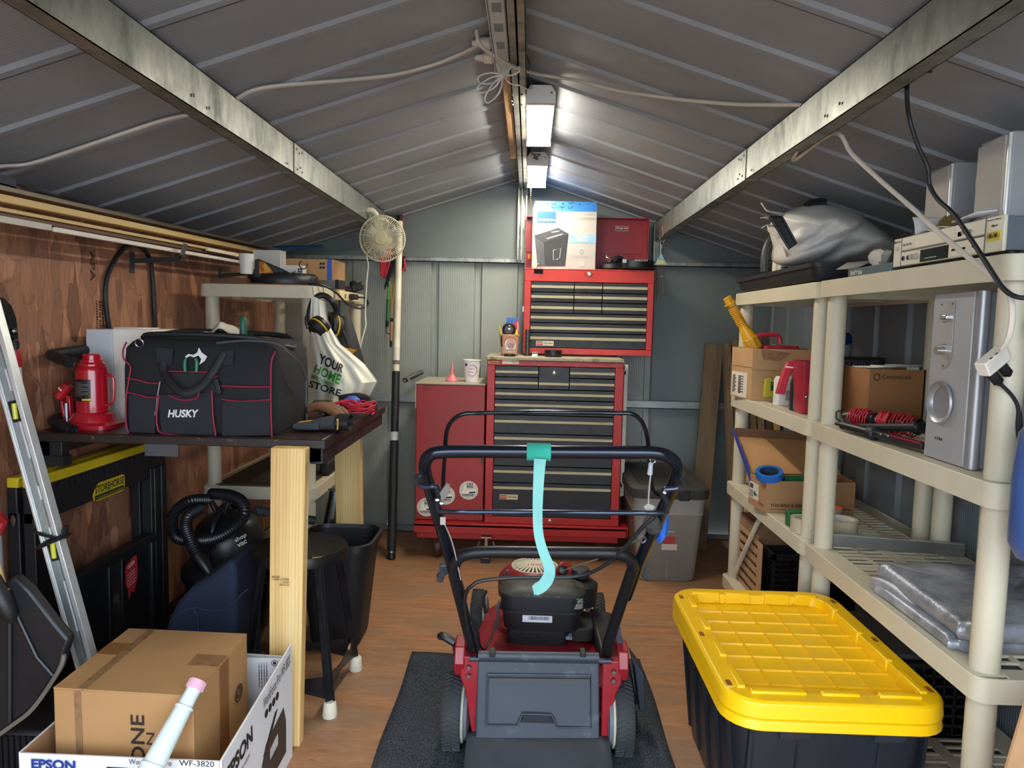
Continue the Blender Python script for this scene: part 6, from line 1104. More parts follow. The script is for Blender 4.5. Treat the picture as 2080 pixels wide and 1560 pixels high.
# clip-on fan on the left purlin
s = th('clip_fan', 'cream clip-on fan hanging from the end of the left purlin', 'fan', (-.735, 3.50, 1.65))
FAN = mk('#cfc7a8', .5, var=.04); oc = pY(777, 485, 3.45); ax = V((.03, -1, -.10)).normalized(); mF = V((0, 0, 1)).rotation_difference(ax).to_matrix()
def fp(r, a, d): return oc + mF @ V((r * math.cos(a), r * math.sin(a), d))
R_ = .108
for nm, fn in (('front_grille', lambda t: (R_ * math.sin(t * math.pi / 2) ** .8 if False else .026 + (R_ - .026) * t, .045 - .012 * t - .028 * max(0, t - .72) / .28)),):
    q = B()
    for k_ in range(66):
        g = 2 * math.pi * k_ / 66; q.tube([fp(fn(t)[0], g, fn(t)[1]) for t in (0, .35, .72, .86, 1)], .0014, 4)
    p(nm, q, FAN, s, w=True, kind='stuff', label='front wire grille')
q = B()
for k_ in range(48):
    g = 2 * math.pi * k_ / 48; q.tube([fp(.03, g, -.05), fp(.085, g, -.045), fp(R_ * .98, g, -.02), fp(R_, g, .005)], .0012, 4)
p('rear_grille', q, FAN, s, w=True, kind='stuff')
q = B().tube([fp(R_, 2 * math.pi * k_ / 48, .005) for k_ in range(48)], .004, 8, closed=True).tube([fp(.086, 2 * math.pi * k_ / 48, .033) for k_ in range(48)], .0013, 5, closed=True)
p('rim', q, FAN, s, w=True); p('hub_cap', B().lathe([(.032, .036), (.032, .044), (.028, .050), (.008, .052), (.007, .054), (0, .054)], oc, 28, axis=mF), mk('#c3b88e', .5), s, w=True)
for k_ in range(3):
    g = 2 * math.pi * k_ / 3 + .5; p('blade', B().add([fp(.02, g - .25, -.005), fp(.085, g - .35, -.012), fp(.09, g + .35, .016), fp(.02, g + .3, .006)], [(0, 1, 2, 3)]), mk('#a9b4ba', .3), s, w=True, solid=.0015)
p('motor', B().lathe([(.03, -.012), (.036, -.02), (.036, -.075), (.02, -.085), (0, -.086)], oc, 24, axis=mF), FAN, s, w=True)
cl = p('clamp', B().tube(sp([(-.815, 3.50, 1.785), (-.785, 3.50, 1.79), (-.765, 3.51, 1.775), (-.755, 3.53, 1.745)], 4), .013, 10), mk('#d3cdb8', .5), s, w=True, label='clamp arm')
p('yoke', B().bar((-.757, 3.52, 1.765), (-.752, 3.535, 1.70), .03, .012, (0, 1, 0)).lathe([(.012, -.02), (.012, .02)], (-.755, 3.53, 1.752), 14, axis=(1, 0, 0)), mk('#cfc9b4', .4), cl, w=True)
p('cord', B().tube(sp([(-.735, 3.51, 1.74), (-.72, 3.53, 1.755), (-.715, 3.55, 1.71), pY(748, 512, 3.5), pY(748, 540, 3.5), pY(745, 570, 3.5), pY(743, 610, 3.5), pY(742, 640, 3.48), pY(743, 660, 3.45), pY(738, 680, 3.42), pY(733, 700, 3.4), pY(730, 722, 3.4), pY(733, 716, 3.38), pY(727, 700, 3.35), pY(700, 672, 3.2)], 6), .0034, 8), mk('#d8d4c8', .4), s, w=True, label='white cord')
# ================================================================ right side: two putty shelving units
TIER = (.121, .557, .957, 1.408)
shelf('putty plastic shelving unit by the back wall, shoe box and tray on it', .92, 2.325, .46, .92, TIER, px=(.045, .045), group=None)
shelf('putty plastic shelving unit nearest the doorway, stereo receiver on top', .92, 1.40, .46, .915, TIER, px=(.045, .045), group=None)
Z4, Z3, Z2, Z1 = 1.4085, .9575, .5575, .1215
# --- top deck
s = th('boot_tray', 'black plastic tray with warped rim lying along the far shelf top', 'tray', (1.08, 2.76, Z4))
TR = mk('#1d2025', .5)
def tr(z, e, r=.03): return [V((v.x, v.y, z + .012 * math.sin((v.y - 2.3) * 3.6))) for v in rr(.915 - e, 1.27 + e, 2.345 - e, 3.20 + e, r, 0, 4)]
p('tray', B().loft([tr(Z4 + .004 - 0, -.016), tr(Z4 + .012, -.010), tr(Z4 + .045, -.002), tr(Z4 + .046, .006), tr(Z4 + .060, .008), tr(Z4 + .060, -.006), tr(Z4 + .02, -.026)]), TR, s, w=True)
s = th('plastic_bag', 'white plastic bag wrapped around a bulky appliance on the black tray', 'bag', (1.08, 2.62, Z4 + .02))
BAGM = mk('#d2cdc6', .38, var=.05, bump=.35, bs=30)
ol = [(1600, 532, 2.42), (1592, 490, 2.44), (1585, 445, 2.48), (1600, 428, 2.52), (1635, 418, 2.55), (1680, 414, 2.58), (1725, 428, 2.60), (1765, 450, 2.62), (1800, 475, 2.64), (1830, 505, 2.64), (1815, 524, 2.6), (1760, 531, 2.55), (1700, 534, 2.5), (1650, 536, 2.46)]
from mathutils import noise as MN
loops = []
cc = pY(1690, 482, 2.6)
fr_ = [(t / 11, -.125 + .125 * (t / 11) ** 2.2) for t in range(1, 12)] + [(1.01, .05), (.97, .13), (.85, .22), (.6, .30), (.25, .34)]
for k_, (sc_, dd) in enumerate(fr_):
    lp = []
    for q_ in sp([pY(a, b_, 2.6) for a, b_, _ in ol], 7, True):
        d_ = q_ - cc; c0 = cc + d_ * sc_ + V((0, dd, 0)); am = min(1, sc_ * 1.5)
        f1 = MN.noise(c0 * 8); f2 = MN.noise(V((c0.x * 20 + c0.z * 12, 3, c0.z * 26 - c0.x * 9))); f3 = abs(MN.noise(V((c0.x * 11 - c0.z * 17, 9, c0.z * 7))))
        lp.append(c0 + V((0, .030 * f1 * (1 if sc_ < .97 else .4) + .012 * f2 - .030 * f3 * (sc_ < .98), .008 * f2 * am)))
    for q_ in lp: q_.z = max(q_.z, Z4 + .022)
    loops.append(lp)
p('dark_gap', B().tube([pY(a, b_, 2.60) for a, b_ in ((1638, 421), (1650, 413), (1665, 411), (1676, 413))], .016, 8), mk('#15171b', .5), s, w=True, label='dark appliance showing at the bag top')
p('bag_body', B().loft(loops), BAGM, s, w=True, sub=1)
q = B()
for pts in ([(1592, 436), (1575, 432), (1558, 428), (1550, 418), (1546, 412)], [(1585, 445), (1568, 444), (1552, 442), (1545, 443)], [(1600, 475), (1580, 462), (1558, 458), (1547, 463)]):
    q.tube(sp([pY(a, b_, 2.52) for a, b_ in pts], 4), [.014] * 5 + [.009] * 4 + [.005] * (4 * (len(pts) - 1) - 8), 6, flat=.35)
p('torn_wisp', q, mk('#d0c8c0', .5), s, w=True, kind='stuff')
p('torn_edge', B().add([pY(a, b_, y_) for a, b_, y_ in ((1558, 458, 2.5), (1584, 478, 2.49), (1605, 508, 2.47), (1608, 520, 2.46), (1598, 522, 2.5), (1590, 500, 2.5), (1575, 482, 2.5), (1560, 470, 2.5))], [tuple(range(8))]), mk('#cfc7bf', .5), s, w=True, solid=.002)
s = th('mesh_screen', 'dark mesh panel sticking out of the torn white bag', 'screen', pY(1590, 500, 2.50))
p('panel', B().prism([pY(1563, 440, 2.49), pY(1588, 440, 2.49), pY(1618, 495, 2.47), pY(1604, 506, 2.47)], (0, .012, 0)), mk('#2c2f33', .6, bump=.5, bs=400), s, w=True); p('frame', B().tube([pY(1563, 440, 2.485), pY(1588, 440, 2.485), pY(1618, 495, 2.465), pY(1604, 506, 2.465)], .004, 6, closed=True), BLACK, s, w=True)
one('black_wheel', B().tube([pY(1580 + 20 * math.cos(g), 424 + 12 * math.sin(g), 2.62) for g in [math.radians(180 + 12 * i) for i in range(16)]], .014, 8), BLACK, 'black curved part peeking over the torn bag corner', 'part') if False else None
s = th('leaf_blower', 'white and black hand appliance with curved tube behind the white bag', 'blower', pY(1590, 555, 2.75))
p('body', B().prism([pY(1585, 522, 2.75), pY(1606, 505, 2.75), pY(1640, 530, 2.75), pY(1640, 548, 2.75), pY(1583, 553, 2.75)], (0, .09, 0)), mk('#d8d2bf', .45), s, w=True, bev=.006)
q = B()
for r_ in range(5):
    for c_ in range(2): q.plate(pY(1587 + c_ * 5, 527 + r_ * 6, 2.749), (1, 0, 0), (0, 0, 1), .006, .005, .0006)
p('vent', q, INK, s, w=True); p('knob', B().lathe([(.011, 0), (.009, .012), (0, .012)], pY(1596, 547, 2.75), 14, axis=(0, -1, 0)), BLACK, s, w=True)
p('tube', B().tube(sp([pY(1552, 552, 2.78), pY(1552, 530, 2.78), pY(1556, 505, 2.78), pY(1565, 486, 2.78), pY(1580, 476, 2.78)], 5), .013, 10), mk('#3a3d3c', .45), s, w=True); p('handle', B().tube(sp([pY(1580, 500, 2.76), pY(1590, 498, 2.75), pY(1592, 510, 2.75)], 4), .008, 8), BLACK, s, w=True)
one('crumpled_paper', B().loft([[pX(1786, 542, 1.0) + V((rx * math.cos(a) * .5 + .006 * math.sin(a * 5 + z * 300), rx * math.sin(a) + .005 * math.cos(a * 4), z)) for a in [2 * math.pi * i / 18 for i in range(18)]] for z, rx in ((-.0, .022), (.012, .036), (.03, .046), (.042, .04), (.05, .020))]), mk('#cfc7bb', .8, bump=.3, bs=20), 'crumpled white paper on the teal box between bag and receiver', 'paper')
s = th('link_box', 'flat teal box lettered PIX-LINK lying upside down beside the receiver', 'box', (1.02, 2.02, Z4))
p('body', B().box(.945, 1.10, 1.90, 2.16, Z4 + .001, Z4 + .026), mk('#2f5157', .5), s, w=True, bev=.002); txt('PIX-LINK', (.9442, 2.068, Z4 + .019), (0, 1, 0), (0, 0, -1), .075, .013, mk('#cfd3cf', .5, var=0), s, bold=.02)
one('torn_flap', B().add([(.96, 2.14, Z4 + .028), (.935, 2.22, Z4 + .03), (.95, 2.18, Z4 + .048), (1.0, 2.12, Z4 + .05)], [(0, 1, 2, 3)]), mk('#8d857c', .7), 'torn grey film scrap on the end of the teal box', 'film', solid=.002)
# stereo receiver, face towards the aisle
s = th('stereo_receiver', 'cream faced stereo receiver with knobs and yellow AM-FM label on the near shelf', 'receiver', (1.09, 1.675, Z4))
RXf, ry0, ry1, rz0, rz1 = .945, 1.46, 1.89, Z4 + .012, Z4 + .082
p('chassis', B().box(RXf + .004, 1.25, ry0 + .003, ry1 - .003, rz0, rz1 - .002), mk('#6f747c', .45, .2), s, w=True, bev=.002)
fp_ = p('face', B().box(RXf - .004, RXf + .004, ry0, ry1, rz0 - .002, rz1), mk('#d9d1bb', .4, var=.03), s, w=True, bev=.002)
def rf(u, v, e=.0045): return V((RXf - e, ry1 - u * (ry1 - ry0), rz0 - .002 + v * (rz1 - rz0 + .002)))
def rplate(nm, u0, u1, v0, v1, m, par=None, e=.004, t=.0012): return p(nm, B().prism([rf(u0, v0, e), rf(u1, v0, e), rf(u1, v1, e), rf(u0, v1, e)], (-t, 0, 0)), m, par or fp_, w=True)
CRM = mk('#e0d8c2', .35, var=.02)
rplate('trim_plate', .10, .37 * .62, .58, .95, CRM); rplate('tuner_panel', .245, .615, .55, .95, CRM); rplate('knob_panel', .625, .86, .56, .97, CRM); rplate('jack_panel', .10, .30, .04, .47, CRM); rplate('button_panel', .575, .86, .05, .5, CRM)
rplate('display', .305, .57, .04, .44, mk('#0e1013', .12), t=.0015); rplate('groove', .095, .865, .48, .54, mk('#57564f', .5)); rplate('side_groove', .092, .096, 0, 1, mk('#57564f', .5)); rplate('side_groove', .866, .87, 0, 1, mk('#57564f', .5))
for u in (.13, .165, .20): p('knob', B().lathe([(.0028, 0), (.0028, .005), (0, .005)], rf(u, .72), 10, axis=(-1, 0, 0)), mk('#8a857a', .4), s, w=True)
for u in (.70, .75): p('knob', B().lathe([(.004, 0), (.004, .006), (0, .006)], rf(u, .72), 12, axis=(-1, 0, 0)), mk('#7d7a72', .4), s, w=True)
rplate('power_button', .025, .06, .55, .70, mk('#b7b09e', .4)); rplate('square_button', .645, .68, .63, .77, mk('#b7b09e', .4))
for i, u in enumerate((.125, .18)): p('jack', B().lathe([(.006, 0), (.006, .003), (.004, .003), (.004, .001), (0, .001)], rf(u, .26), 14, axis=(-1, 0, 0)), mk('#2a2a2c', .4), s, w=True)
for u in (.225, .27): p('knob', B().lathe([(.0065, 0), (.006, .008), (0, .008)], rf(u, .26), 14, axis=(-1, 0, 0)), mk('#a9a394', .4), s, w=True)
for u in (.60, .67, .77): rplate('key', u, u + .05, .22, .28, mk('#8d897d', .4))
yl = rplate('yellow_label', .885, .98, .30, .58, mk('#d8c21c', .4)); txt('AM-FM', rf(.893, .37, .0075), (0, -1, 0), (0, 0, 1), .032, .012, INK, yl, bold=.006)
txt('~', rf(.012, .83, .0048), (0, -1, 0), (0, 0, 1), .033, .007, INK, s, bold=.02); txt('~', rf(.915, .70, .0048), (0, -1, 0), (0, 0, 1), .018, .006, INK, s, bold=.01); txt('~', rf(.88, .89, .0048), (0, -1, 0), (0, 0, 1), .044, .003, INK, s)
txt('~', rf(.36, .12, .0062), (0, -1, 0), (0, 0, 1), .05, .003, mk('#c9c9c4', .5, var=0), s)
for y_ in (1.50, 1.85): p('foot', B().lathe([(.014, 0), (.016, .012)], (.985, y_, Z4 + .0), 14), BLACK, s, w=True); p('foot', B().lathe([(.014, 0), (.016, .012)], (1.2, y_, Z4), 14), BLACK, s, w=True)
def speaker(label, x, y, z, wd, dp, ht, rx=0, slab=False, rz=0):
    s = th('speaker', label, 'speaker', (x, y, z), rx=rx, rz=rz, group='satellite speakers on the receiver')
    SP = mk('#a3a2a4', .5, var=.04); GR = mk('#b9b1a8', .8, var=.05, bump=.3, bs=300)
    p('cabinet', B().loft([[V((a, b_, 0)) for a, b_ in ((0, 0), (dp, 0), (dp, wd), (0, wd))], [V((a, b_, ht)) for a, b_ in ((0, 0), (dp, 0), (dp, wd), (0, wd))]]), SP, s, bev=.004)
    p('grille', B().prism([(-.001, .010, .006), (-.001, wd - .003, .006), (-.001, wd - .003, ht - .012), (-.001, wd * .5, ht - .006), (-.001, .010, ht - .005)], (-.007, 0, 0)), GR, s, bev=.003); p('edge_trim', B().tube([(-.002, .004, .004), (-.002, .004, ht - .004)], .005, 10), mk('#d8d7d2', .3, .3), s)
    bd = p('badge', B().box(-.0092, -.008, wd * .42, wd * .42 + .026 if not slab else wd * .42 + .012, .018, .024), mk('#4a4d5a', .4), s); return s
ya, yb_ = pX(2052, 360, 1.0).y, pX(1987, 370, 1.0).y; speaker('largest silver speaker with cloth grille standing at the near end of the receiver', 1.0, ya, rz1 + .001, yb_ - ya, .12, .185)
ya, yb_ = pX(1897, 415, 1.03).y, pX(1851, 415, 1.03).y; speaker('silver speaker with cloth grille at the far end of the receiver', 1.03, min(ya, 1.80), rz1 + .001, yb_ - ya, .085, .178)
speaker('narrow silver speaker leaning between the two upright speakers', 1.09, pX(1975, 430, 1.09).y, rz1 + .004, .062, .07, .165, rx=9, slab=True)
s = th('manual', 'curled white printed leaflet lying on top of the receiver', 'leaflet', (.98, 1.72, rz1))
def lf(u, v):
    t = u * 1.6
    return V((.955 + v * .10, 1.845 - .20 * min(t, 1) + (0 if t < 1 else .0) - .0, rz1 + .003 + (.045 * (1 - t) ** 2 if t < 1 else .0) + .004 * math.sin(t * 4)))
p('sheet', B().grid(lambda u, v: V((.955 + v * .10, 1.835 + .02 * math.cos(math.pi * (.5 + u)) - .22 * max(0, u - .35), rz1 + .004 + .045 * max(0, 1 - u / .35) ** 1.0 + .006 * math.sin(u * 9) ** 2)), 26, 6), mk('#d2cfcb', .6), s, w=True, solid=.002)
p('folded_sheet', B().add([(.952, 1.66, rz1 + .012), (.952, 1.57, rz1 + .02), (1.04, 1.56, rz1 + .03), (1.04, 1.66, rz1 + .018)], [(0, 1, 2, 3)]), mk('#d8d6d4', .6), s, w=True, solid=.004)
s = th('sunglasses', 'gold tinted sunglasses lying on the leaflet on the receiver', 'sunglasses', (1.0, 1.72, rz1 + .01)); p('lens', B().lathe([(.0, 0), (.018, .003), (.02, .006), (0, .008)], (.985, 1.715, rz1 + .022), 18, axis=(-.8, -.3, .5)), mk('#8f8350', .15, .5), s, w=True); p('lens', B().lathe([(.0, 0), (.018, .003), (.02, .006), (0, .008)], (.985, 1.755, rz1 + .022), 18, axis=(-.8, .1, .5)), mk('#8f8350', .15, .5), s, w=True); p('bridge', B().tube([(.98, 1.73, rz1 + .03), (.98, 1.74, rz1 + .03)], .003, 6).tube([(.99, 1.70, rz1 + .03), (1.06, 1.69, rz1 + .012)], .0025, 6), mk('#3b3626', .3), s, w=True)
one('grey_remote', B().ob((1.06, 1.70, rz1 + .012), (.03, .12, .015), (0, 0, 8)), BLACK, 'black remote lying behind the sunglasses on the receiver', 'remote', bev=.003)
# --- second deck, far unit
def opencarton(name, label, bl_, h, m, cat='carton', t=.004, lab=None):
    s = th(name, label, cat, bl_[0]); n = 4; c = sum((V(q_) for q_ in bl_), V()) / 4
    for i in range(4):
        a, b_ = V(bl_[i]), V(bl_[(i + 1) % 4]); inn = (c - (a + b_) / 2); d_ = (b_ - a).cross(V((0, 0, 1))).normalized(); d_ = d_ if d_.dot(inn) > 0 else -d_
        p('panel', B().hexa([a, b_, b_ + d_ * t, a + d_ * t], [q_ + V((0, 0, h)) for q_ in (a, b_, b_ + d_ * t, a + d_ * t)]), m, s, w=True)
    p('bottom', B().prism([V(q_).lerp(c, .03) for q_ in bl_], (0, 0, .004)), m, s, w=True); return s
cb = [V((.925, 2.955, Z3)), V((1.21, 2.93, Z3)), V((1.235, 3.16, Z3)), V((.90, 3.165, Z3))]
s = opencarton('cardboard_carton', 'brown cardboard carton with shipping label and yellow spout on the far shelf', cb, .215, CARD)
o = cb[3]; dn = (cb[0] - cb[3]).normalized(); L0 = (cb[0] - cb[3]).length; e_ = dn.cross(V((0, 0, 1))).normalized(); e_ = e_ if e_.x < 0 else -e_
lb = p('shipping_label', B().plate(o + dn * L0 * .06 + V((0, 0, .005)) + e_ * .001, dn, (0, 0, 1), L0 * .75, .105, .0006), mk('#cfc6b6', .6), s, w=True, label='white shipping label'); q = B()
for k_ in range(14): q.plate(o + dn * L0 * (.12) + V((0, 0, .02 + k_ * .0055)) + e_ * .0024, dn, (0, 0, 1), L0 * .1 * (1 + (k_ * 7 % 3) * .4), .0032, .0003).plate(o + dn * L0 * (.40) + V((0, 0, .02 + k_ * .0055)) + e_ * .0024, dn, (0, 0, 1), L0 * .12 * (1 + (k_ * 5 % 2)), .0036, .0003)
p('barcode', q, INK, lb, w=True, kind='stuff')
p('carton_crease', B().plate(cb[0] + V((0, -.001, .125)), (cb[1] - cb[0]), (0, 0, 1), .26, .0015, .0006).plate(o + V((0, 0, .135)) + e_ * .001, dn, (0, 0, 1), L0, .0015, .0006), mk('#7c5836', .8), s, w=True); p('clear_tape', B().prism([cb[0] + V((.03, -.006, .215)), cb[0] + V((.15, -.014, .20)), cb[0] + V((.11, -.011, .165)), cb[0] + V((.04, -.007, .17))], (0, -.0006, 0)), TP, s, w=True)
s = th('yellow_spout', 'yellow flexible pour spout leaning out of the cardboard carton', 'spout', (.96, 3.05, 1.12))
a, b_ = pY(1530, 700, 3.04), pY(1476, 604, 3.04); d = b_ - a; L = d.length; d = d.normalized(); YS_ = mk('#dca01a', .4)
p('nut', B().tube([a - d * .02, a + d * .035], [.034, .034], 8), YS_, s, w=True, bev=.003); p('cone', B().tube([a + d * .035, a + d * .085, a + d * .10], [.03, .02, .017], 20), YS_, s, w=True)
n_ = 40; p('bellows', B().tube([a + d * (.10 + .085 * i / n_) for i in range(n_ + 1)], [.018 + (.0028 if i % 4 < 2 else 0) for i in range(n_ + 1)], 16), YS_, s, w=True); p('tip', B().tube([a + d * .185, a + d * .2], [.015, .0155], 16).tube([a + d * .198, a + d * .204], [.025, .025], 18).tube([a + d * .204, a + d * L], [.0185, .0185], 6), YS_, s, w=True)
o = pY(1560, 690, 3.03); s = th('red_handle_case', 'red moulded carry handle showing above the cardboard carton', 'case', (1.02, 3.05, Z3 + .006)); p('grip', B().tube(sp([pY(1536, 697, 3.03), pY(1538, 684, 3.03), pY(1548, 680, 3.03), pY(1572, 680, 3.03), pY(1582, 684, 3.03), pY(1585, 698, 3.03)], 4), .0095, 10), mk('#b0283c', .4), s, w=True); p('body', B().box(.985, 1.13, 2.99, 3.09, Z3 + .006, 1.185), mk('#9d2334', .4), s, w=True, bev=.008)
s = th('chartreuse_box', 'small yellow green package with a dark picture before the carton', 'package', (1.03, 2.91, Z3)); p('body', B().prism([pY(1553, 806, 2.90), pY(1583, 807, 2.90), pY(1584, 778, 2.90), pY(1565, 768, 2.90), pY(1557, 771, 2.90)], (0, .025, 0)), mk('#a7a524', .5), s, w=True); p('picture', B().plate(pY(1565, 794, 2.8985), (1, 0, 0), (0, 0, 1), .03, .037, .0006), mk('#28302a', .4, var=.3, vs=80), s, w=True); p('green_bar', B().plate(pY(1567, 782, 2.8975), (1, 0, 0), (0, 0, 1), .018, .008, .0006), mk('#2f7a3a', .5), s, w=True)
s = th('white_bottle', 'white plastic bottle with blue square label behind the red spray trigger', 'bottle', (1.07, 2.80, Z3)); o = pY(1592, 800, 2.80); o.z = Z3; p('body', B().loft([rr(o.x - .034, o.x + .036, o.y - .02, o.y + .03, .012, Z3 + z, 4) for z in (0, .004, .10)] + [rr(o.x - .028, o.x + .03, o.y - .015, o.y + .025, .012, Z3 + .112, 4)]), mk('#d5d0c8', .4), s, w=True); p('label', B().plate((o.x - .028, o.y - .0205, Z3 + .072), (1, 0, 0), (0, 0, 1), .014, .014, .0006), mk('#24305c', .5), s, w=True); txt('~\n~', (o.x - .03, o.y - .0212, Z3 + .09), (1, 0, 0), (0, 0, 1), .03, .009, INK, s)
p('fine_print', B().plate((o.x + .0, o.y - .0205, Z3 + .02), (1, 0, 0), (0, 0, 1), .03, .04, .0005), mk('#9a97a4', .5, var=.4, vs=200), s, w=True)
s = th('spray_bottle', 'dark spray bottle with a red trigger head standing on the far shelf', 'spray bottle', (1.06, 2.62, Z3)); RS = mk('#b8283a', .38)
yq = 2.60; p('trigger_handle', B().prism([pY(a, b_, yq) for a, b_ in ((1577, 800), (1584, 776), (1593, 750), (1600, 737), (1610, 733), (1630, 731), (1630, 748), (1614, 752), (1606, 760), (1600, 780), (1595, 802))], (0, .02, 0)), RS, s, w=True, bev=.004); p('screw', B().lathe([(.005, 0), (.004, .003)], pY(1618, 740, yq), 10, axis=(0, -1, 0)), WHITE, s, w=True); p('wire', B().tube([pY(1596, 745, yq - .004), pY(1614, 747, yq - .004)], .003, 6), WHITE, s, w=True); p('bottle', B().loft([rr(pY(1614, 740, yq).x, pY(1629, 740, yq).x, yq + .004, yq + .04, .008, Z3 + z, 3) for z in (.0005, .10)] + [rr(pY(1618, 740, yq).x, pY(1626, 740, yq).x, yq + .01, yq + .03, .006, Z3 + .135, 3)]), mk('#22262c', .4), s, w=True, label='dark bottle body')
one('dark_bottle', B().loft([rr(1.04, 1.07, 2.72, 2.76, .012, z, 4) for z in (Z3 + .0005, Z3 + .10)] + [rr(1.045, 1.065, 2.73, 2.75, .012, Z3 + .125, 4)]), mk('#1d2128', .4), 'dark bottle squeezed between the white bottle and the red bucket', 'bottle')
s = th('red_bucket', 'red plastic box shaped bucket with wire bail behind the shelf posts', 'bucket', (1.12, 2.68, Z3)); RB = mk('#a8253a', .4)
bxa, bxb = pY(1631, 780, 2.50).x, pY(1706, 780, 2.50).x
def bk(z, e): return rr(bxa - e, bxb + e, 2.50 - e, 2.585 + e, .010, z, 3)
p('body', B().loft([bk(Z3 + .001, -.004), bk(Z3 + .01, 0), bk(Z3 + .17, .006), bk(Z3 + .18, .010), bk(Z3 + .186, .010), bk(Z3 + .186, .004), bk(Z3 + .05, -.004)]), RB, s, w=True); p('bail', B().tube(sp([pY(1641, 808, 2.492), pY(1648, 802, 2.49), pY(1660, 792, 2.49)], 4), .003, 6).lathe([(.010, 0), (.008, .004)], pY(1640, 809, 2.495), 12, axis=(0, -1, 0)), STEEL, s, w=True); p('latch', B().box(bxa + .02, bxa + .034, 2.497, 2.51, Z3 + .18, Z3 + .215), RB, s, w=True, bev=.003)
s = th('blue_tool', 'bright blue tool over a dark red base at the back of the far shelf', 'tool', (1.30, 2.90, 1.11)); p('body', B().tube([pY(1695, 672, 2.9), pY(1712, 690, 2.9), pY(1726, 688, 2.9)], [.02, .032, .022], 14), mk('#1c4488', .3, .3), s, w=True); p('base', B().lathe([(.075, 0), (.078, .05), (.05, .13), (.02, .15)], (1.29, 2.9, Z3), 20), mk('#5d1a22', .4), s, w=True)
s = th('comfort_box', 'dark box lettered COMFORT at the back of the far shelf', 'box', (1.33, 2.84, Z3)); p('body', B().box(1.16, 1.385, 2.79, 2.84, Z3, Z3 + .195), mk('#22272e', .5), s, w=True, bev=.002); txt('COMFORT', (1.225, 2.7892, Z3 + .16), (1, 0, 0), (0, 0, 1), .135, .022, mk('#7d8184', .5, var=0), s)
CB2 = mk('#97693f', .8, var=.05, vs=8)
yb = 2.355; bx = [V((pY(1762, 845, yb).x, yb, Z3)), V((1.302, yb, Z3)), V((1.302, yb + .21, Z3)), V((pY(1762, 845, yb).x - .012, yb + .21, Z3))]
s = opencarton('cardboard_carton', 'open brown carton printed with a sunburst logo in the middle of the shelves', bx, .172, CB2)
txt('CenturyLink', V((pY(1792, 764, yb).x, yb - .0012, pY(1792, 772, yb).z)), (1, 0, 0), (0, 0, 1), .094, .0185, DKI, s, bold=.01)
q = B(); o = pY(1781, 766, yb)
for k_ in range(14):
    g = 2 * math.pi * k_ / 14; q.bar(V((o.x + .0075 * math.cos(g), yb - .0012, o.z + .0075 * math.sin(g))), V((o.x + .013 * math.cos(g), yb - .0012, o.z + .013 * math.sin(g))), .0022, .001, (0, 1, 0))
p('sunburst_logo', q, DKI, s, w=True)
for i, (dx, w_) in enumerate(((.03, .05), (.085, .045), (.15, .06))): one('foam_plate', B().lathe([(w_ * .6, 0), (w_, .010), (w_ * .97, .012), (w_ * .55, .003), (0, .003)], (bx[0].x + .02 + dx, yb + .12, Z3 + .163 + .004 * i), 24), WHITE, ('white foam plate in the sunburst carton, left of the three', 'white foam plate in the sunburst carton, middle one', 'white foam plate in the sunburst carton, right and widest')[i], 'plate', group='foam plates in the sunburst carton')
one('mint_card', B().plate((1.255, yb + .03, Z3 + .14), (1, 0, 0), (0, 0, 1), .04, .04, .002), mk('#b9cbb4', .6), 'pale green card sticking up in the sunburst carton', 'card')
# string light bundle and dark tools on the near unit
s = th('string_lights', 'bundle of black string lights wound with red cord on the near shelf', 'lights', (1.07, 2.05, Z3)); q1, q2 = B(), B(); random.seed(4)
a, b_ = V((1.03, 2.235, Z3 + .030)), V((1.14, 1.93, Z3 + .032)); a, b_ = pY(1716, 838, 2.2), pY(1876, 848, 1.98); a.z = b_.z = Z3 + .032
d = (b_ - a).normalized(); up = V((0, 0, 1)); sd = d.cross(up)
for t in (.0, .28, .55, .82):
    o = a.lerp(b_, t); p('lamp_body', B().tube([o, o + d * .035, o + d * .04, o + d * .065], [.014, .024, .017, .017], 14), BLACK, s, w=True)
for t0, t1 in ((.12, .36), (.5, .62), (.62, .92)):
    pts = [a.lerp(b_, t0 + (t1 - t0) * i / 60) + up * (.030 * math.sin(i * .75)) + sd * (.028 * math.cos(i * .75)) + V((0, 0, random.uniform(-.003, .003))) for i in range(61)]; q2.tube(pts, .0022, 5)
p('red_cord', q2, mk('#b81f30', .5), s, w=True, label='red cord windings'); p('core', B().tube([a, b_], .013, 10), BLACKM, s, w=True); p('cage', B().tube([a + d * -.012 + up * .018, a - d * .03 + up * .01, a - d * .03 - up * .01, a - d * .012 - up * .018], .0025, 6), BLACK, s, w=True)
one('black_bar', B().bar(pX(1752, 868, .985), pX(1876, 868, 1.02), .05, .022), BLACKM, 'black rubbery bar lying before the string lights on the near shelf', 'bar', bev=.008)
s = th('caulk_gun', 'black barrel tool pointing over the shelf edge by the speaker', 'tool', pX(1790, 888, .95)); a, b_ = pX(1697, 876, .925), pX(1880, 892, .97); a.z = max(a.z, Z3 + .018); b_.z = Z3 + .018; d = (b_ - a).normalized(); L = (b_ - a).length
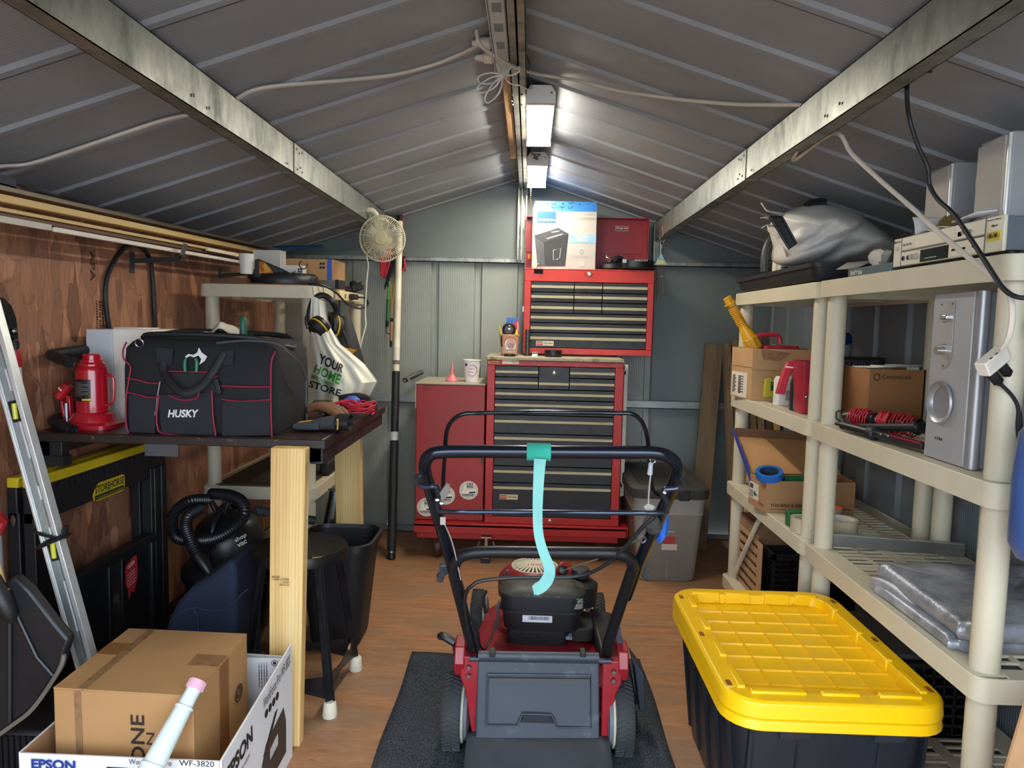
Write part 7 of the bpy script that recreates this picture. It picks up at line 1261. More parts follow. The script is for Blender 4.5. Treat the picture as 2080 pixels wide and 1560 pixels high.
p('tip', B().tube([a, a + d * L * .09], [.0045, .006], 10), BLACK, s, w=True); p('barrel', B().tube([a + d * L * .09, a + d * L * .43], [.0125, .0125], 16), BLACK, s, w=True, bev=.001); p('collar', B().tube([a + d * L * .43, a + d * L * .44, a + d * L * .5, a + d * L * .51], [.014, .019, .019, .014], 16), BLACKM, s, w=True); p('stock', B().bar(a + d * L * .5, a + d * L * 1.0, .022, .018), BLACKM, s, w=True, bev=.004); p('red_stripe', B().bar(a + d * L * .7 + V((-.0115, 0, .008)), a + d * L + V((-.0115, 0, .008)), .002, .005), mk('#8a1a2c', .4), s, w=True); p('chrome_dot', B().lathe([(.004, 0), (.003, .002)], a + d * L * .6 + V((-.011, 0, .006)), 8, axis=(-1, 0, .3)).lathe([(.004, 0), (.003, .002)], a + d * L * .68 + V((-.011, 0, .006)), 8, axis=(-1, 0, .3)), CHROME, s, w=True)
# subwoofer, face towards the aisle
s = th('subwoofer', 'tall silver subwoofer with round port standing on the near shelf', 'speaker', (1.12, 1.61, Z3)); SX, sy0, sy1, sz0, sz1 = .955, pX(1984, 750, .955).y, pX(1888, 750, .955).y, Z3 + .001, 1.343
SW_ = mk('#a9a9aa', .42, .25, var=.03); SW2 = mk('#9a9b9e', .36, .5, var=.04)
p('cabinet', B().box(SX + .02, 1.28, sy0 + .008, sy1, sz0, sz1), mk('#7d8086', .45, .2), s, w=True, bev=.004); fc = p('front_baffle', B().box(SX, SX + .02, sy0 + .026, sy1, sz0, sz1), SW_, s, w=True, bev=.002); p('round_edge', B().tube([(SX + .013, sy0 + .014, sz0), (SX + .013, sy0 + .014, sz1)], .0135, 20), SW2, s, w=True)
def sx(px, py, e=.001): return pX(px, py, SX - e)
def sxp(nm, pts, m, par, e=.001, t=.0015, **kw): return p(nm, B().prism([sx(a, b_, e) for a, b_ in pts], (-t, 0, 0)), m, par, w=True, **kw)
cp_ = sxp('control_plate', [(1913, 613), (1940, 612), (1935, 700), (1932, 728), (1924, 744), (1914, 749), (1907, 742), (1905, 725), (1907, 700)], mk('#b1aeab', .35, .4), fc, label='metal control plate')
p('switch', B().bar(sx(1913, 645, .006), sx(1927, 644, .006), .010, .012, (-1, 0, 0)), CHROME, cp_, w=True, bev=.002); p('dial', B().lathe([(.010, 0), (.010, .004), (.0085, .018), (0, .018)], sx(1916, 712, .002), 20, axis=(-1, 0, 0)), CHROME, cp_, w=True)
for a, b_ in ((1914, 619), (1936, 617), (1916, 743)): p('screw', B().lathe([(.0022, 0), (.0022, .0015)], sx(a, b_, .0022), 10, axis=(-1, 0, 0)), mk('#5b5a58', .4, .6), cp_, w=True)
txt('~', sx(1915, 655, .003), (0, -1, 0), (0, 0, 1), .016, .0025, INK, cp_); txt('~', sx(1915, 700, .003), (0, -1, 0), (0, 0, 1), .014, .0025, INK, cp_)
pc_ = sx(1913, 817); p('port_ring', B().lathe([(.040, 0), (.047, .002), (.050, .006), (.047, .010), (.040, .006), (.032, -.006), (.028, -.03), (0, -.03)], pc_, 36, axis=(-1, 0, 0), sx=1.0, sy=1.0), SW2, s, w=True, label='bright flared port ring')
txt('~', sx(1899, 892, .0016), (0, -1, 0), (0, 0, 1), .030, .010, mk('#3a3a42', .5, var=0), s, bold=.02)
# --- third deck
s = th('shoe_box', 'brown shoe box printed THIS BOX IS GREEN with its lid raised', 'shoe box', (1.08, 2.75, Z2)); SB_ = mk('#a27a52', .8, var=.05, vs=8)
bq = [V((.912, 2.675, Z2)), V((1.252, 2.685, Z2)), V((1.26, 2.835, Z2)), V((.895, 2.825, Z2))]; hB = .122
c = sum((q_ for q_ in bq), V()) / 4; pans = []
for i in range(4):
    a, b_ = bq[i], bq[(i + 1) % 4]; d_ = (b_ - a).cross(V((0, 0, 1))).normalized(); d_ = d_ if d_.dot(c - (a + b_) / 2) > 0 else -d_
    pans.append(p('panel', B().hexa([a, b_, b_ + d_ * .004, a + d_ * .004], [q_ + V((0, 0, hB)) for q_ in (a, b_, b_ + d_ * .004, a + d_ * .004)]), SB_, s, w=True))
p('bottom', B().prism([q_.lerp(c, .03) for q_ in bq], (0, 0, .004)), SB_, s, w=True)
uu = (bq[1] - bq[0]).normalized(); txt('THIS BOX IS GREEN', bq[0] + uu * .02 + V((0, -.0012, .022)), uu, (0, 0, 1), .145, .0125, DKI, pans[0], bold=.02); p('print_line', B().plate(bq[0] + uu * .02 + V((0, -.0006, .012)), uu, (0, 0, 1), .15, .0018, .0005).plate(bq[0] + uu * .24 + V((0, -.0006, .016)), uu, (0, 0, 1), .085, .0022, .0005), DKI, pans[0], w=True)
un = (bq[0] - bq[3]).normalized(); txt('Clarks', bq[0] - un * .055 + V((-.0016, 0, .02)), un, (0, 0, 1), .042, .013, DKI, pans[3], shear=.2)
lb = p('size_label', B().plate(bq[3] + un * .008 + V((-.0012, 0, .028)), un, (0, 0, 1), .085, .065, .0006), mk('#cfc8ba', .6), pans[3], w=True, label='white size label'); q = B()
for k_ in range(5): q.plate(bq[3] + un * (.014 + .0) + V((-.0022, 0, .034 + k_ * .006)), un, (0, 0, 1), .03 + .01 * (k_ % 2), .0025, .0003)
for k_ in range(7): q.plate(bq[3] + un * (.014 + .0045 * k_) + V((-.0022, 0, .068)), un, (0, 0, 1), .0022 + .001 * (k_ % 2), .018, .0003)
p('label_print', q, INK, lb, w=True, kind='stuff'); p('shoe_icon', B().prism([bq[3] + un * t + V((-.0022, 0, z)) for t, z in ((.055, .045), (.08, .045), (.08, .052), (.068, .054), (.06, .062), (.055, .062))], (-.0004, 0, 0)), mk('#1d4a2a', .6, var=0), lb, w=True)
l0, l1 = bq[3] + V((0, 0, hB)), bq[2] + V((0, 0, hB)); l2, l3 = l1 + V((.02, .20, .10)), l0 + V((-.01, .20, .115))
p('lid', B().hexa([l0, l1, l2, l3], [q_ + V((0, .003, -.004)) for q_ in (l0, l1, l2, l3)]), mk('#b98a5a', .8, var=.04), s, w=True); p('lid_lip', B().hexa([l3, l2, l2 + V((0, -.012, .038)), l3 + V((0, -.012, .038))], [q_ + V((0, .003, 0)) for q_ in (l3, l2, l2 + V((0, -.012, .038)), l3 + V((0, -.012, .038)))]), mk('#6f5138', .8), s, w=True)
p('blue_flap', B().hexa([l0 + V((-.002, -.02, -.03)), l0 + V((-.002, 0, .02)), l3 + V((-.004, 0, .04)), l3 + V((-.004, -.03, .0))], [q_ + V((-.003, 0, 0)) for q_ in (l0 + V((-.002, -.02, -.03)), l0 + V((-.002, 0, .02)), l3 + V((-.004, 0, .04)), l3 + V((-.004, -.03, .0)))]), mk('#2d3f92', .5), s, w=True, label='blue lid edge')
def tape(name, label, c, r, ri, h, m, ax=(0, 0, 1), core=None, **kw):
    s = th(name, label, 'tape', c); p('roll', B().lathe([(ri, 0), (r, 0), (r, h), (ri, h), (ri, 0)], (0, 0, 0), 36, axis=ax), m, s); p('core', B().lathe([(ri - .003, .001), (ri, .001), (ri, h - .001), (ri - .003, h - .001), (ri - .003, .001)], (0, 0, 0), 30, axis=ax), core or mk('#cfc7b8', .6), s); return s
tape('tape_roll', 'roll of bright blue masking tape resting on the shoe box corner', bq[0] + V((.022, .035, hB + .008)), .050, .037, .026, mk('#1f66b5', .45), ax=(-.15, -.28, 1), core=mk('#2a3f5e', .5))
one('green_pouch', B().loft([rr(.99, 1.10, 2.70, 2.75, .012, z, 3) for z in (Z2 + .095, Z2 + .128)] + [rr(1.0, 1.09, 2.71, 2.74, .012, Z2 + .135, 3)]), mk('#135a36', .2, coat=.6), 'shiny dark green pouch inside the shoe box', 'pouch')
tape('tape_roll', 'roll of clear tape half hidden behind the near shelf posts', (.965, 2.43, Z2 + .0005), .045, .036, .05, mk('#b9af96', .3), core=mk('#cfc8bc', .6))
tape('tape_roll', 'large roll of clear tape with printed core beside the metal angle', (1.085, 2.42, Z2 + .0005), .056, .045, .052, mk('#b7ac92', .3), core=mk('#d5d0c6', .6))
s = tape('tape_roll', 'roll of grey tape with an orange rimmed core behind the clear tape', (1.10, 2.56, Z2 + .0005), .048, .036, .056, mk('#a9a79f', .5), core=mk('#c9522e', .5)); p('orange_face', B().lathe([(.038, .0562), (.047, .0562), (.047, .0572), (.038, .0572)], (0, 0, 0), 30), mk('#d0562f', .5), s)
one('green_dispenser', B().box(.935, .99, 2.50, 2.515, Z2 + .0, Z2 + .045).box(.935, 1.01, 2.495, 2.53, Z2 + .045, Z2 + .053).box(.932, .938, 2.485, 2.52, Z2, Z2 + .05), mk('#1c6b3c', .4), 'green tape package standing behind the clear tape roll', 'package', bev=.002)
s = th('metal_angle', 'long grey metal angle strip lying across the near shelf deck', 'angle', (1.15, 2.25, Z2)); a, b_ = V((.935, 2.285, Z2 + .001)), V((1.375, 2.20, Z2 + .001)); u_ = (b_ - a).normalized(); n_ = V((u_.y, -u_.x, 0))
p('upright', B().prism([a, b_, b_ + V((0, 0, .036)), a + V((0, 0, .036))], n_ * .002), mk('#8c8e8c', .35, .7), s, w=True); p('flange', B().prism([a + V((0, 0, .036)), b_ + V((0, 0, .036)), b_ + V((0, 0, .036)) - n_ * .02, a + V((0, 0, .036)) - n_ * .02], (0, 0, .002)), mk('#c2c2ba', .3, .6), s, w=True)
for t in (.12, .55, .93): p('rivet', B().lathe([(.0035, 0), (.003, .002)], a.lerp(b_, t) + V((0, 0, .022)) + n_ * .002, 10, axis=n_), CHROME, s, w=True)
# tarp
s = th('folded_tarp', 'silver grey tarpaulin folded in layers on the near shelf', 'tarp', (1.15, 1.7, Z2)); TA = NT('tarp'); f_ = TA.noise(TA.map(), 16, 6, .65); TA.l(TA.ramp(f_, [(.3, '#7d8188'), (.55, '#9fa3ab'), (.75, '#c5c8cd')]), TA.b.inputs['Base Color']); TA.b.inputs['Roughness'].default_value = .3; TA.b.inputs['Metallic'].default_value = .35
chk = TA.n('TexChecker'); chk.inputs['Scale'].default_value = 240; TA.l(TA.map(), chk.inputs[0]); bp = TA.bump(chk.outputs['Fac'], .12, .001); TA.bump(TA.noise(TA.map(), 38, 5, .7), .55, .006, bp)
def layer(x0, x1, y0, y1, z, h, ph, sag=0, droop=None):
    n = 40; loops = []
    for i in range(15):
        g = math.pi * i / 14; r_ = h / 2
        off = -r_ * math.sin(g); zz_ = z + r_ - r_ * math.cos(g)
        lp = []
        for j, v in enumerate(rr(x0, x1, y0, y1, .03, 0, 8)):
            c_ = V(((x0 + x1) / 2, (y0 + y1) / 2, 0)); d_ = (V((v.x, v.y, 0)) - c_).normalized(); w_ = .005 * math.sin(j * 1.3 + ph) + .004 * math.sin(j * .45 + ph * 2)
            lp.append(V((v.x + d_.x * (-off + w_), v.y + d_.y * (-off + w_), zz_ + .004 * math.sin(j * .8 + ph) * (i / 14))))
        loops.append(lp)
    top = loops[-1]; c_ = sum(top, V()) / len(top)
    for k_ in (.75, .5, .25): loops.append([c_ + (q_ - c_) * k_ + V((0, 0, .005 * math.sin(q_.x * 60 + k_ * 9 + ph) + .004 * math.sin(q_.y * 45 + k_ * 5))) for q_ in top])
    return B().loft(loops)
p('fold', layer(.945, 1.36, 1.52, 1.86, Z2 + .001, .026, .4), TA.m, s, w=True); p('fold', layer(.965, 1.37, 1.51, 1.885, Z2 + .028, .046, 1.9), TA.m, s, w=True)
p('tucked_fold', B().loft([[V((.94 + .055 * t + .012 * math.cos(g), 1.875 - .335 * t, Z2 + .022 + .008 * math.sin(t * 9) + .02 * math.sin(g))) for g in [2 * math.pi * i / 12 for i in range(12)]] for t in [i / 12 for i in range(13)]]), TA.m, s, w=True)
# --- bottom deck
s = th('printed_box', 'brown box end covered in printed lettering beside the black crate', 'box', (1.03, 3.02, Z1)); p('body', B().box(.972, 1.26, 2.99, 3.16, Z1, Z1 + .31), mk('#8d6a4d', .8), s, w=True, bev=.002)
lf_ = p('side_panel', B().box(.969, .972, 2.85, 3.16, Z1, Z1 + .255), mk('#b08a66', .8), s, w=True); p('side_panel', B().box(.972, 1.0, 2.985, 2.99, Z1, Z1 + .255), mk('#b08a66', .8), s, w=True)
for k_, t_ in enumerate('~~~~~~'): txt(t_, (.9680, 3.14 - .0, Z1 + .02 + k_ * .04), (0, -1, 0), (0, 0, 1), .24, .022, DKI, lf_)
s = th('milk_crate', 'black plastic lattice crate with white rags on the far bottom deck', 'crate', (1.16, 2.92, Z1)); CRT = mk('#15171a', .45)
def lattice(p0, u, v, n, wd, ht, cells):
    q = B(); u, v, n = V(u), V(v), V(n)
    for i in range(cells[0] + 1): o = V(p0) + u * (wd * i / cells[0]); q.prism([o - u * .003, o + u * .003, o + u * .003 + v * ht, o - u * .003 + v * ht], n * .006)
    for j in range(cells[1] + 1): o = V(p0) + v * (ht * j / cells[1]); q.prism([o - v * .004, o - v * .004 + u * wd, o + v * .004 + u * wd, o + v * .004], n * .006)
    return q
p('front_lattice', lattice((1.01, 2.83, Z1 + .006), (1, 0, 0), (0, 0, 1), (0, 1, 0), .33, .20, (11, 9)), CRT, s, w=True, kind='stuff'); p('side_lattice', lattice((1.01, 2.83, Z1 + .006), (0, 1, 0), (0, 0, 1), (1, 0, 0), .13, .20, (4, 9)), CRT, s, w=True, kind='stuff'); p('rim', B().box(1.005, 1.345, 2.825, 2.842, Z1 + .20, Z1 + .222).box(1.005, 1.02, 2.825, 2.965, Z1 + .20, Z1 + .222).box(1.33, 1.345, 2.825, 2.965, Z1 + .0, Z1 + .222).box(1.005, 1.345, 2.95, 2.965, Z1, Z1 + .222).box(1.01, 1.34, 2.83, 2.96, Z1, Z1 + .008), CRT, s, w=True)
random.seed(8)
def rag(c, sx_, sy_, sz_, ph, label, rot=0):
    return one('white_rag', B().grid(lambda u, v: V(c) + V((sx_ * math.sin(v * math.pi) * math.cos(2 * math.pi * u) * (1 + .18 * math.sin(u * 25 + ph)), sy_ * math.sin(v * math.pi) * math.sin(2 * math.pi * u) * (1 + .15 * math.sin(u * 31 + ph)), sz_ * math.cos(v * math.pi) + rot * sx_ * math.sin(v * math.pi) * math.cos(2 * math.pi * u) + .006 * math.sin(u * 40 + v * 12 + ph))), 36, 14, True), mk('#cfc9bd', .9, bump=.3, bs=40), label, 'rag')
rag((1.16, 2.89, Z1 + .235), .075, .035, .028, 0, 'white rag draped over the top of the black crate', rot=-.5); rag((1.16, 2.815, Z1 + .10), .025, .018, .03, 3, 'small white rag poking through the crate front', rot=-.4)
one('grey_cloth', B().grid(lambda u, v: V((1.21, 2.91, Z1 + .19)) + V((.09 * math.sin(v * math.pi) * math.cos(2 * math.pi * u), .035 * math.sin(v * math.pi) * math.sin(2 * math.pi * u), .055 * math.cos(v * math.pi))), 24, 12, True), mk('#3b3e42', .8), 'dark grey cloth bundle filling the black crate', 'cloth')
s = th('milk_crate', 'black lattice crate in the dark below the near shelf behind the yellow lid', 'crate', (1.15, 2.05, Z1)); p('front_lattice', lattice((1.0, 1.93, Z1 + .006), (0, 1, 0), (0, 0, 1), (1, 0, 0), .28, .20, (9, 7)), CRT, s, w=True, kind='stuff'); p('side_lattice', lattice((1.0, 1.93, Z1 + .006), (1, 0, 0), (0, 0, 1), (0, 1, 0), .30, .20, (10, 7)), CRT, s, w=True, kind='stuff'); p('rim', B().box(.995, 1.305, 1.925, 1.94, Z1 + .2, Z1 + .215).box(.995, 1.01, 1.925, 2.22, Z1 + .2, Z1 + .215).box(1.29, 1.305, 1.925, 2.22, Z1, Z1 + .215).box(.995, 1.305, 2.205, 2.22, Z1, Z1 + .215).box(1.0, 1.3, 1.93, 2.215, Z1, Z1 + .007), CRT, s, w=True)
one('grey_cover', B().ob((1.14, 2.07, Z1 + .225), (.26, .26, .018)), mk('#55585c', .5), 'dark grey flat cover lying on the crate under the near shelf', 'cover', bev=.006)
# --- edge of frame on the right
s = th('cube_tap', 'white three way cord tap dangling by the near shelf post, black plugs in it', 'cord tap', pY(2015, 735, 1.42)); a, b_ = pY(1994, 752, 1.40), pY(2038, 716, 1.42)
p('body', B().bar(a, b_, .03, .026, (0, 1, .2)), mk('#ddd3c6', .4), s, w=True, bev=.003); u_ = (b_ - a).normalized()
for k_ in range(2): o = a.lerp(b_, .30 + .25 * k_) + V((-.006, -.0135, .012)); p('slot', B().bar(o, o + u_ * .006, .0012, .003, (0, 1, 0)), INK, s, w=True)
def cordplug(a, pts, label):
    s = th('black_plug', label, 'plug', a); d_ = (V(pts[0]) - V(a)).normalized(); p('body', B().tube([a, V(a) + d_ * .012, V(a) + d_ * .03, V(a) + d_ * .04], [.010, .011, .008, .0055], 10), BLACKM, s, w=True)
    q = B()
    for i in range(3): q.tube([V(a) + d_ * (.016 + .007 * i), V(a) + d_ * (.019 + .007 * i)], [.0105, .0105], 10)
    p('ridges', q, BLACK, s, w=True, kind='stuff'); p('cord', B().tube(sp([V(a) + d_ * .036] + list(pts), 5), .0038, 8), CORD_B, s, w=True)
cordplug(pY(2008, 752, 1.415), [pY(2030, 778, 1.42), pY(2055, 803, 1.42), pY(2068, 830, 1.42), pY(2067, 870, 1.42), pY(2075, 930, 1.42)], 'black plug in the cord tap, the one nearer the silver speaker')
cordplug(pY(2028, 736, 1.42), [pY(2052, 765, 1.43), pY(2068, 795, 1.43), pY(2072, 850, 1.43), pY(2085, 960, 1.43)], 'black plug in the cord tap, the one away from the silver speaker')
s = th('grey_drum', 'grey round plastic disc leaning beside the subwoofer at the shelf end', 'disc', (1.19, 1.48, Z3)); p('disc', B().lathe([(.0, 0), (.13, 0), (.145, .006), (.15, .016), (.14, .02), (.135, .01), (0, .008)], (1.215, 1.505, Z3 + .152), 40, axis=(0, -1, 0)), mk('#8c9196', .45), s, w=True)
s = th('blue_jug', 'blue plastic jug hanging at the near end of the shelf', 'jug', pY(2110, 1140, 1.30)); o = pY(2142, 985, 1.30)
p('body', B().lathe([(.0, -.15), (.05, -.142), (.064, -.115), (.066, .0), (.060, .09), (.04, .125), (.018, .135), (.018, .155), (0, .155)], o, 30), mk('#3f5f9c', .3, trans=.15), s, w=True); p('cap', B().lathe([(.02, .15), (.02, .175), (0, .175)], o, 20), mk('#223a6c', .4), s, w=True)
p('hanger', B().tube(sp([o + V((0, 0, .17)), o + V((0, .03, .24)), o + V((.0, .098, .30)), o + V((.0, .10, .27))], 5), .003, 6), STEEL, s, w=True)
s = th('cardboard_sheet', 'brown cardboard sheet standing at the lower right photo edge', 'cardboard', (.95, 1.25, 0)); a0, a1 = pY(2010, 1680, 1.25), pY(2092, 1400, 1.25); a0 = a0 + (a0 - a1) * (a0.z / (a1.z - a0.z)); p('sheet', B().prism([a0, a0 + V((.25, .05, 0)), a1 + V((.25, .05, 0)), a1], (.0, .006, 0)), mk('#b98f66', .8), s, w=True)
# ================================================================ yellow lidded tote
ZL = .43
c4 = [pZ(1361, 1190, ZL), pZ(1682, 1203, ZL), pZ(1962, 1443, ZL), pZ(1472, 1424, ZL)]   # far-left, far-right, near-right, near-left
O_ = (c4[2] + c4[3]) / 2; vy = ((c4[0] + c4[1]) / 2 - O_); LY = vy.length; vy.normalize(); vx = V((vy.y, -vy.x, 0)); LW = ((c4[2] - c4[3]).length + (c4[1] - c4[0]).length) / 2
MT = MX(((vx.x, vy.x, 0, O_.x), (vx.y, vy.y, 0, O_.y), (0, 0, 1, 0), (0, 0, 0, 1)))
rzT = math.degrees(math.atan2(vx.y, vx.x)); W2 = LW / 2
YEL = mk('#f0bd00', .36, var=.03, vs=4); YEL2 = mk('#eab400', .38, var=.03)
s = th('tote_box', 'big black plastic tote with ribbed walls under the yellow lids', 'tote', (O_.x, O_.y, 0), rz=rzT)
TB = mk('#1d2129', .42, var=.08)
def tq(z, e, r=.06): return rr(-W2 + e, W2 - e, e, LY - e, r, z, 6)
p('body', B().loft([tq(0, .075, .04), tq(.012, .068, .045), tq(ZL - .075, .032, .055), tq(ZL - .07, .020, .06), tq(ZL - .055, .020, .06), tq(ZL - .055, .035, .055)]), TB, s)
def twall(x, y0_, z0, z1): pass
for k_ in range(5): y_ = .10 + k_ * (LY - .2) / 4; p('side_rib', B().hexa([(-W2 + .066, y_ - .008, .03), (-W2 + .060, y_, .03), (-W2 + .066, y_ + .008, .03), (-W2 + .08, y_, .03)], [(-W2 + .033, y_ - .010, ZL - .09), (-W2 + .026, y_, ZL - .09), (-W2 + .033, y_ + .010, ZL - .09), (-W2 + .05, y_, ZL - .09)]), TB, s)
for x_ in (-.09, .10, .20, -.19): p('end_rib', B().hexa([(x_ - .004, .062, .02), (x_ + .004, .062, .02), (x_ + .004, .08, .02), (x_ - .004, .08, .02)], [(x_ - .004 + (.012 if x_ in (-.09,) else 0), .028, ZL - .075), (x_ + .004, .028, ZL - .075), (x_ + .004, .05, ZL - .075), (x_ - .004, .05, ZL - .075)]), TB, s)
for x_ in (-.095, .115): p('handle_tab', B().hexa([(x_ - .032, .026, ZL - .098), (x_ + .032, .026, ZL - .098), (x_ + .032, .04, ZL - .098), (x_ - .032, .04, ZL - .098)], [(x_ - .038, .008, ZL - .066), (x_ + .038, .008, ZL - .066), (x_ + .038, .03, ZL - .066), (x_ - .038, .03, ZL - .066)]), mk('#2b313c', .4), s, bev=.002)
def lid(label, z1, sk, top):
    l = th('tote_cover', label, 'lid', (O_.x, O_.y, 0), rz=rzT)
    r = .085; loops = [tq(z1 - sk, .004, r - .004), tq(z1 - sk, 0, r), tq(z1 - .006, .003, r), tq(z1, .010, r - .006)]
    if top:
        loops += [tq(z1, .052, .05), tq(z1 - .028, .056, .048)]
        p('rim', B().loft(loops, caps=False), YEL, l, bev=.002)
        p('tray', B().loft([tq(z1 - .029, .05, .05), tq(z1 - .0265, .05, .05)]), YEL, l)
        q = B(); ix, iy0, iy1 = W2 - .058, .058, LY - .058; n_ = 8
        for k_ in range(1, 5): x_ = -ix + 2 * ix * k_ / 5; q.prism([(x_ - .0032, iy0, z1 - .0265), (x_ + .0032, iy0, z1 - .0265), (x_ + .0016, iy0, z1 - .0215), (x_ - .0016, iy0, z1 - .0215)], (0, iy1 - iy0, 0))
        for k_ in range(1, n_): y_ = iy0 + (iy1 - iy0) * k_ / n_; q.prism([(-ix, y_ - .0032, z1 - .0265), (-ix, y_ + .0032, z1 - .0265), (-ix, y_ + .0016, z1 - .0212), (-ix, y_ - .0016, z1 - .0212)], (2 * ix, 0, 0))
        p('grid_ribs', q, YEL2, l, kind='stuff')
        # stacking blocks round the recess
        def blk(x0, x1, y0, y1, h=.006): p('stacking_block', B().hexa([(x0, y0, z1 - .027), (x1, y0, z1 - .027), (x1, y1, z1 - .027), (x0, y1, z1 - .027)], [(x0 + .003, y0 + .003, z1 + h), (x1 - .003, y0 + .003, z1 + h), (x1 - .003, y1 - .003, z1 + h), (x0 + .003, y1 - .003, z1 + h)]), YEL, l, bev=.003)
        for y0, y1 in ((.06, .17), (.215, .33), (.375, .48), (.53, .60)):
            if y1 < LY - .02: blk(-W2 + .036, -W2 + .060, y0, y1); blk(W2 - .060, W2 - .036, y0, y1)
        blk(-W2 + .06, -W2 + .19, .036, .060); blk(-.035, .055, .036, .058); blk(W2 - .16, W2 - .06, .036, .060); blk(-W2 + .06, -W2 + .15, LY - .06, LY - .036); blk(-.09, -.01, LY - .06, LY - .036); blk(.03, .11, LY - .06, LY - .036); blk(W2 - .13, W2 - .06, LY - .06, LY - .036)
        for x_ in (-W2 + .024, W2 - .024):
            for y_ in (.085, LY * .5, LY - .085): p('lock_hole', B().loft([rr(x_ - .006, x_ + .006, y_ - .013, y_ + .013, .005, z1 + zz_, 4) for zz_ in (-.001, .0012)]), mk('#8a4d08', .6), l, label='dark lock slot')
    else:
        p('rim', B().loft(loops + [tq(z1, .05, .05)], caps=False), YEL, l, bev=.002)
    return l
lid('yellow lid under the top one, its skirt showing below', ZL - .0405, .026, False); lid('yellow ribbed lid lying uppermost on the black tote', ZL, .039, True)
# ================================================================ lawn mower on its mat
s = th('floor_mat', 'worn black carpet mat lying under the lawn mower', 'mat', (.02, 2.2, 0))
random.seed(12)
def matp(u, v):
    x = -.412 + .858 * u + .003 * math.sin(v * 11) * (1 if u in (0, 1) else 0); y = 1.58 + 1.0 * v + .004 * math.sin(u * 20) * (1 if v == 1 else 0)
    return V((x, y + .0 * u, .0065 + .0015 * math.sin(u * 7 + v * 9)))
q = B().grid(matp, 30, 30); p('pile', q, mat_carpet(), s, w=True, solid=.005)
RM = mat_worn('#8f1b26', '#5e3230', .70, 18, .3, wr=.5); TUB = mk('#1b2230', .22, .55, var=.08, coat=.3); TUB2 = mat_worn('#1a1c20', '#57524a', .70, 26, .4, .3)
DKP = mat_worn('#3b424c', '#4b525c', .6, 12, .5); MBK = mk('#1b1c1f', .5, bump=.08, bs=120); HW = mk('#777a7c', .35, .9)
s = th('lawn_mower', 'red push lawn mower with black handle, standing on the black mat', 'lawn mower', (.055, 2.3, 0))
hd, hn = V((0, -.40, .66)).normalized(), V((0, .66, .40)).normalized(); h0 = V((0, 2.0, .30))
def pH(px, py, e=0): r = _ray(px, py); o = h0 - hn * e; return EYE + r * ((o - EYE).dot(hn) / r.dot(hn))
# deck
def dk(z, e, r=.10): return [V((.0565 + (v.x - .0565) * (1 - .34 * max(0, (v.y - 2.25) / .55) ** 1.3), v.y, v.z - .05 * max(0, (v.y - 2.3) / .5) * (v.z > .1))) for v in rr(-.205 + e, .318 - e, 2.03 + e * .4, 2.80 - e, r, z, 6)]
p('deck', B().loft([dk(.075, -.004), dk(.085, 0), dk(.165, .004), dk(.18, .012), dk(.192, .045, .11), dk(.200, .10, .12), dk(.206, .13, .12), dk(.208, .15, .1)]), RM, s, w=True)
for sx_, x0 in ((-1, -.205), (1, .318)):
    pts = [(2.16, .165), (2.13, .215), (2.01, .222), (1.965, .24), (1.95, .28), (1.965, .325), (2.02, .335), (2.10, .28), (2.28, .185)]
    q = B().prism([(x0 + (.012 if sx_ < 0 else -.012), y, z) for y, z in pts], (.03 if sx_ < 0 else -.03, 0, 0)); br = p('side_bracket', q, RM, s, w=True, bev=.004)
    p('bracket_flange', B().prism([(x0 + .060 * (-sx_), 1.957, .10), (x0 + .045 * (-sx_), 1.957, .20), (x0 + .03 * (-sx_), 1.957, .235), (x0 + .03 * (-sx_), 1.957, .30), (x0 + .085 * (-sx_), 1.957, .30), (x0 + .085 * (-sx_), 1.957, .05), (x0 + .07 * (-sx_), 1.957, .05)], (0, .03, 0)), RM, br, w=True, bev=.004)
    for z in (.27, .245): p('bolt', B().lathe([(.007, 0), (.006, .005), (0, .005)], (x0 + .055 * (-sx_), 1.952, z), 8, axis=(0, -1, 0)), HW, br, w=True)
p('deck_collar', B().lathe([(.15, .18), (.145, .212), (.12, .22), (0, .22)], (.065, 2.42, 0), 30), RM, s, w=True)
wl_ = p('warning_label', B().hexa([(.165, 2.12, .2065), (.235, 2.11, .200), (.245, 2.19, .200), (.175, 2.20, .2075)], [(.165, 2.12, .209), (.235, 2.11, .2025), (.245, 2.19, .2025), (.175, 2.20, .21)]), mk('#c9b8ac', .5, var=.25, vs=120), s, w=True, label='cream and yellow warning label'); p('label_stripe', B().hexa([(.15, 2.09, .205), (.20, 2.08, .203), (.205, 2.11, .2035), (.155, 2.12, .2065)], [(.15, 2.09, .2075), (.20, 2.08, .2055), (.205, 2.11, .206), (.155, 2.12, .209)]), mk('#d6b520', .5, var=.3, vs=90), wl_, w=True)
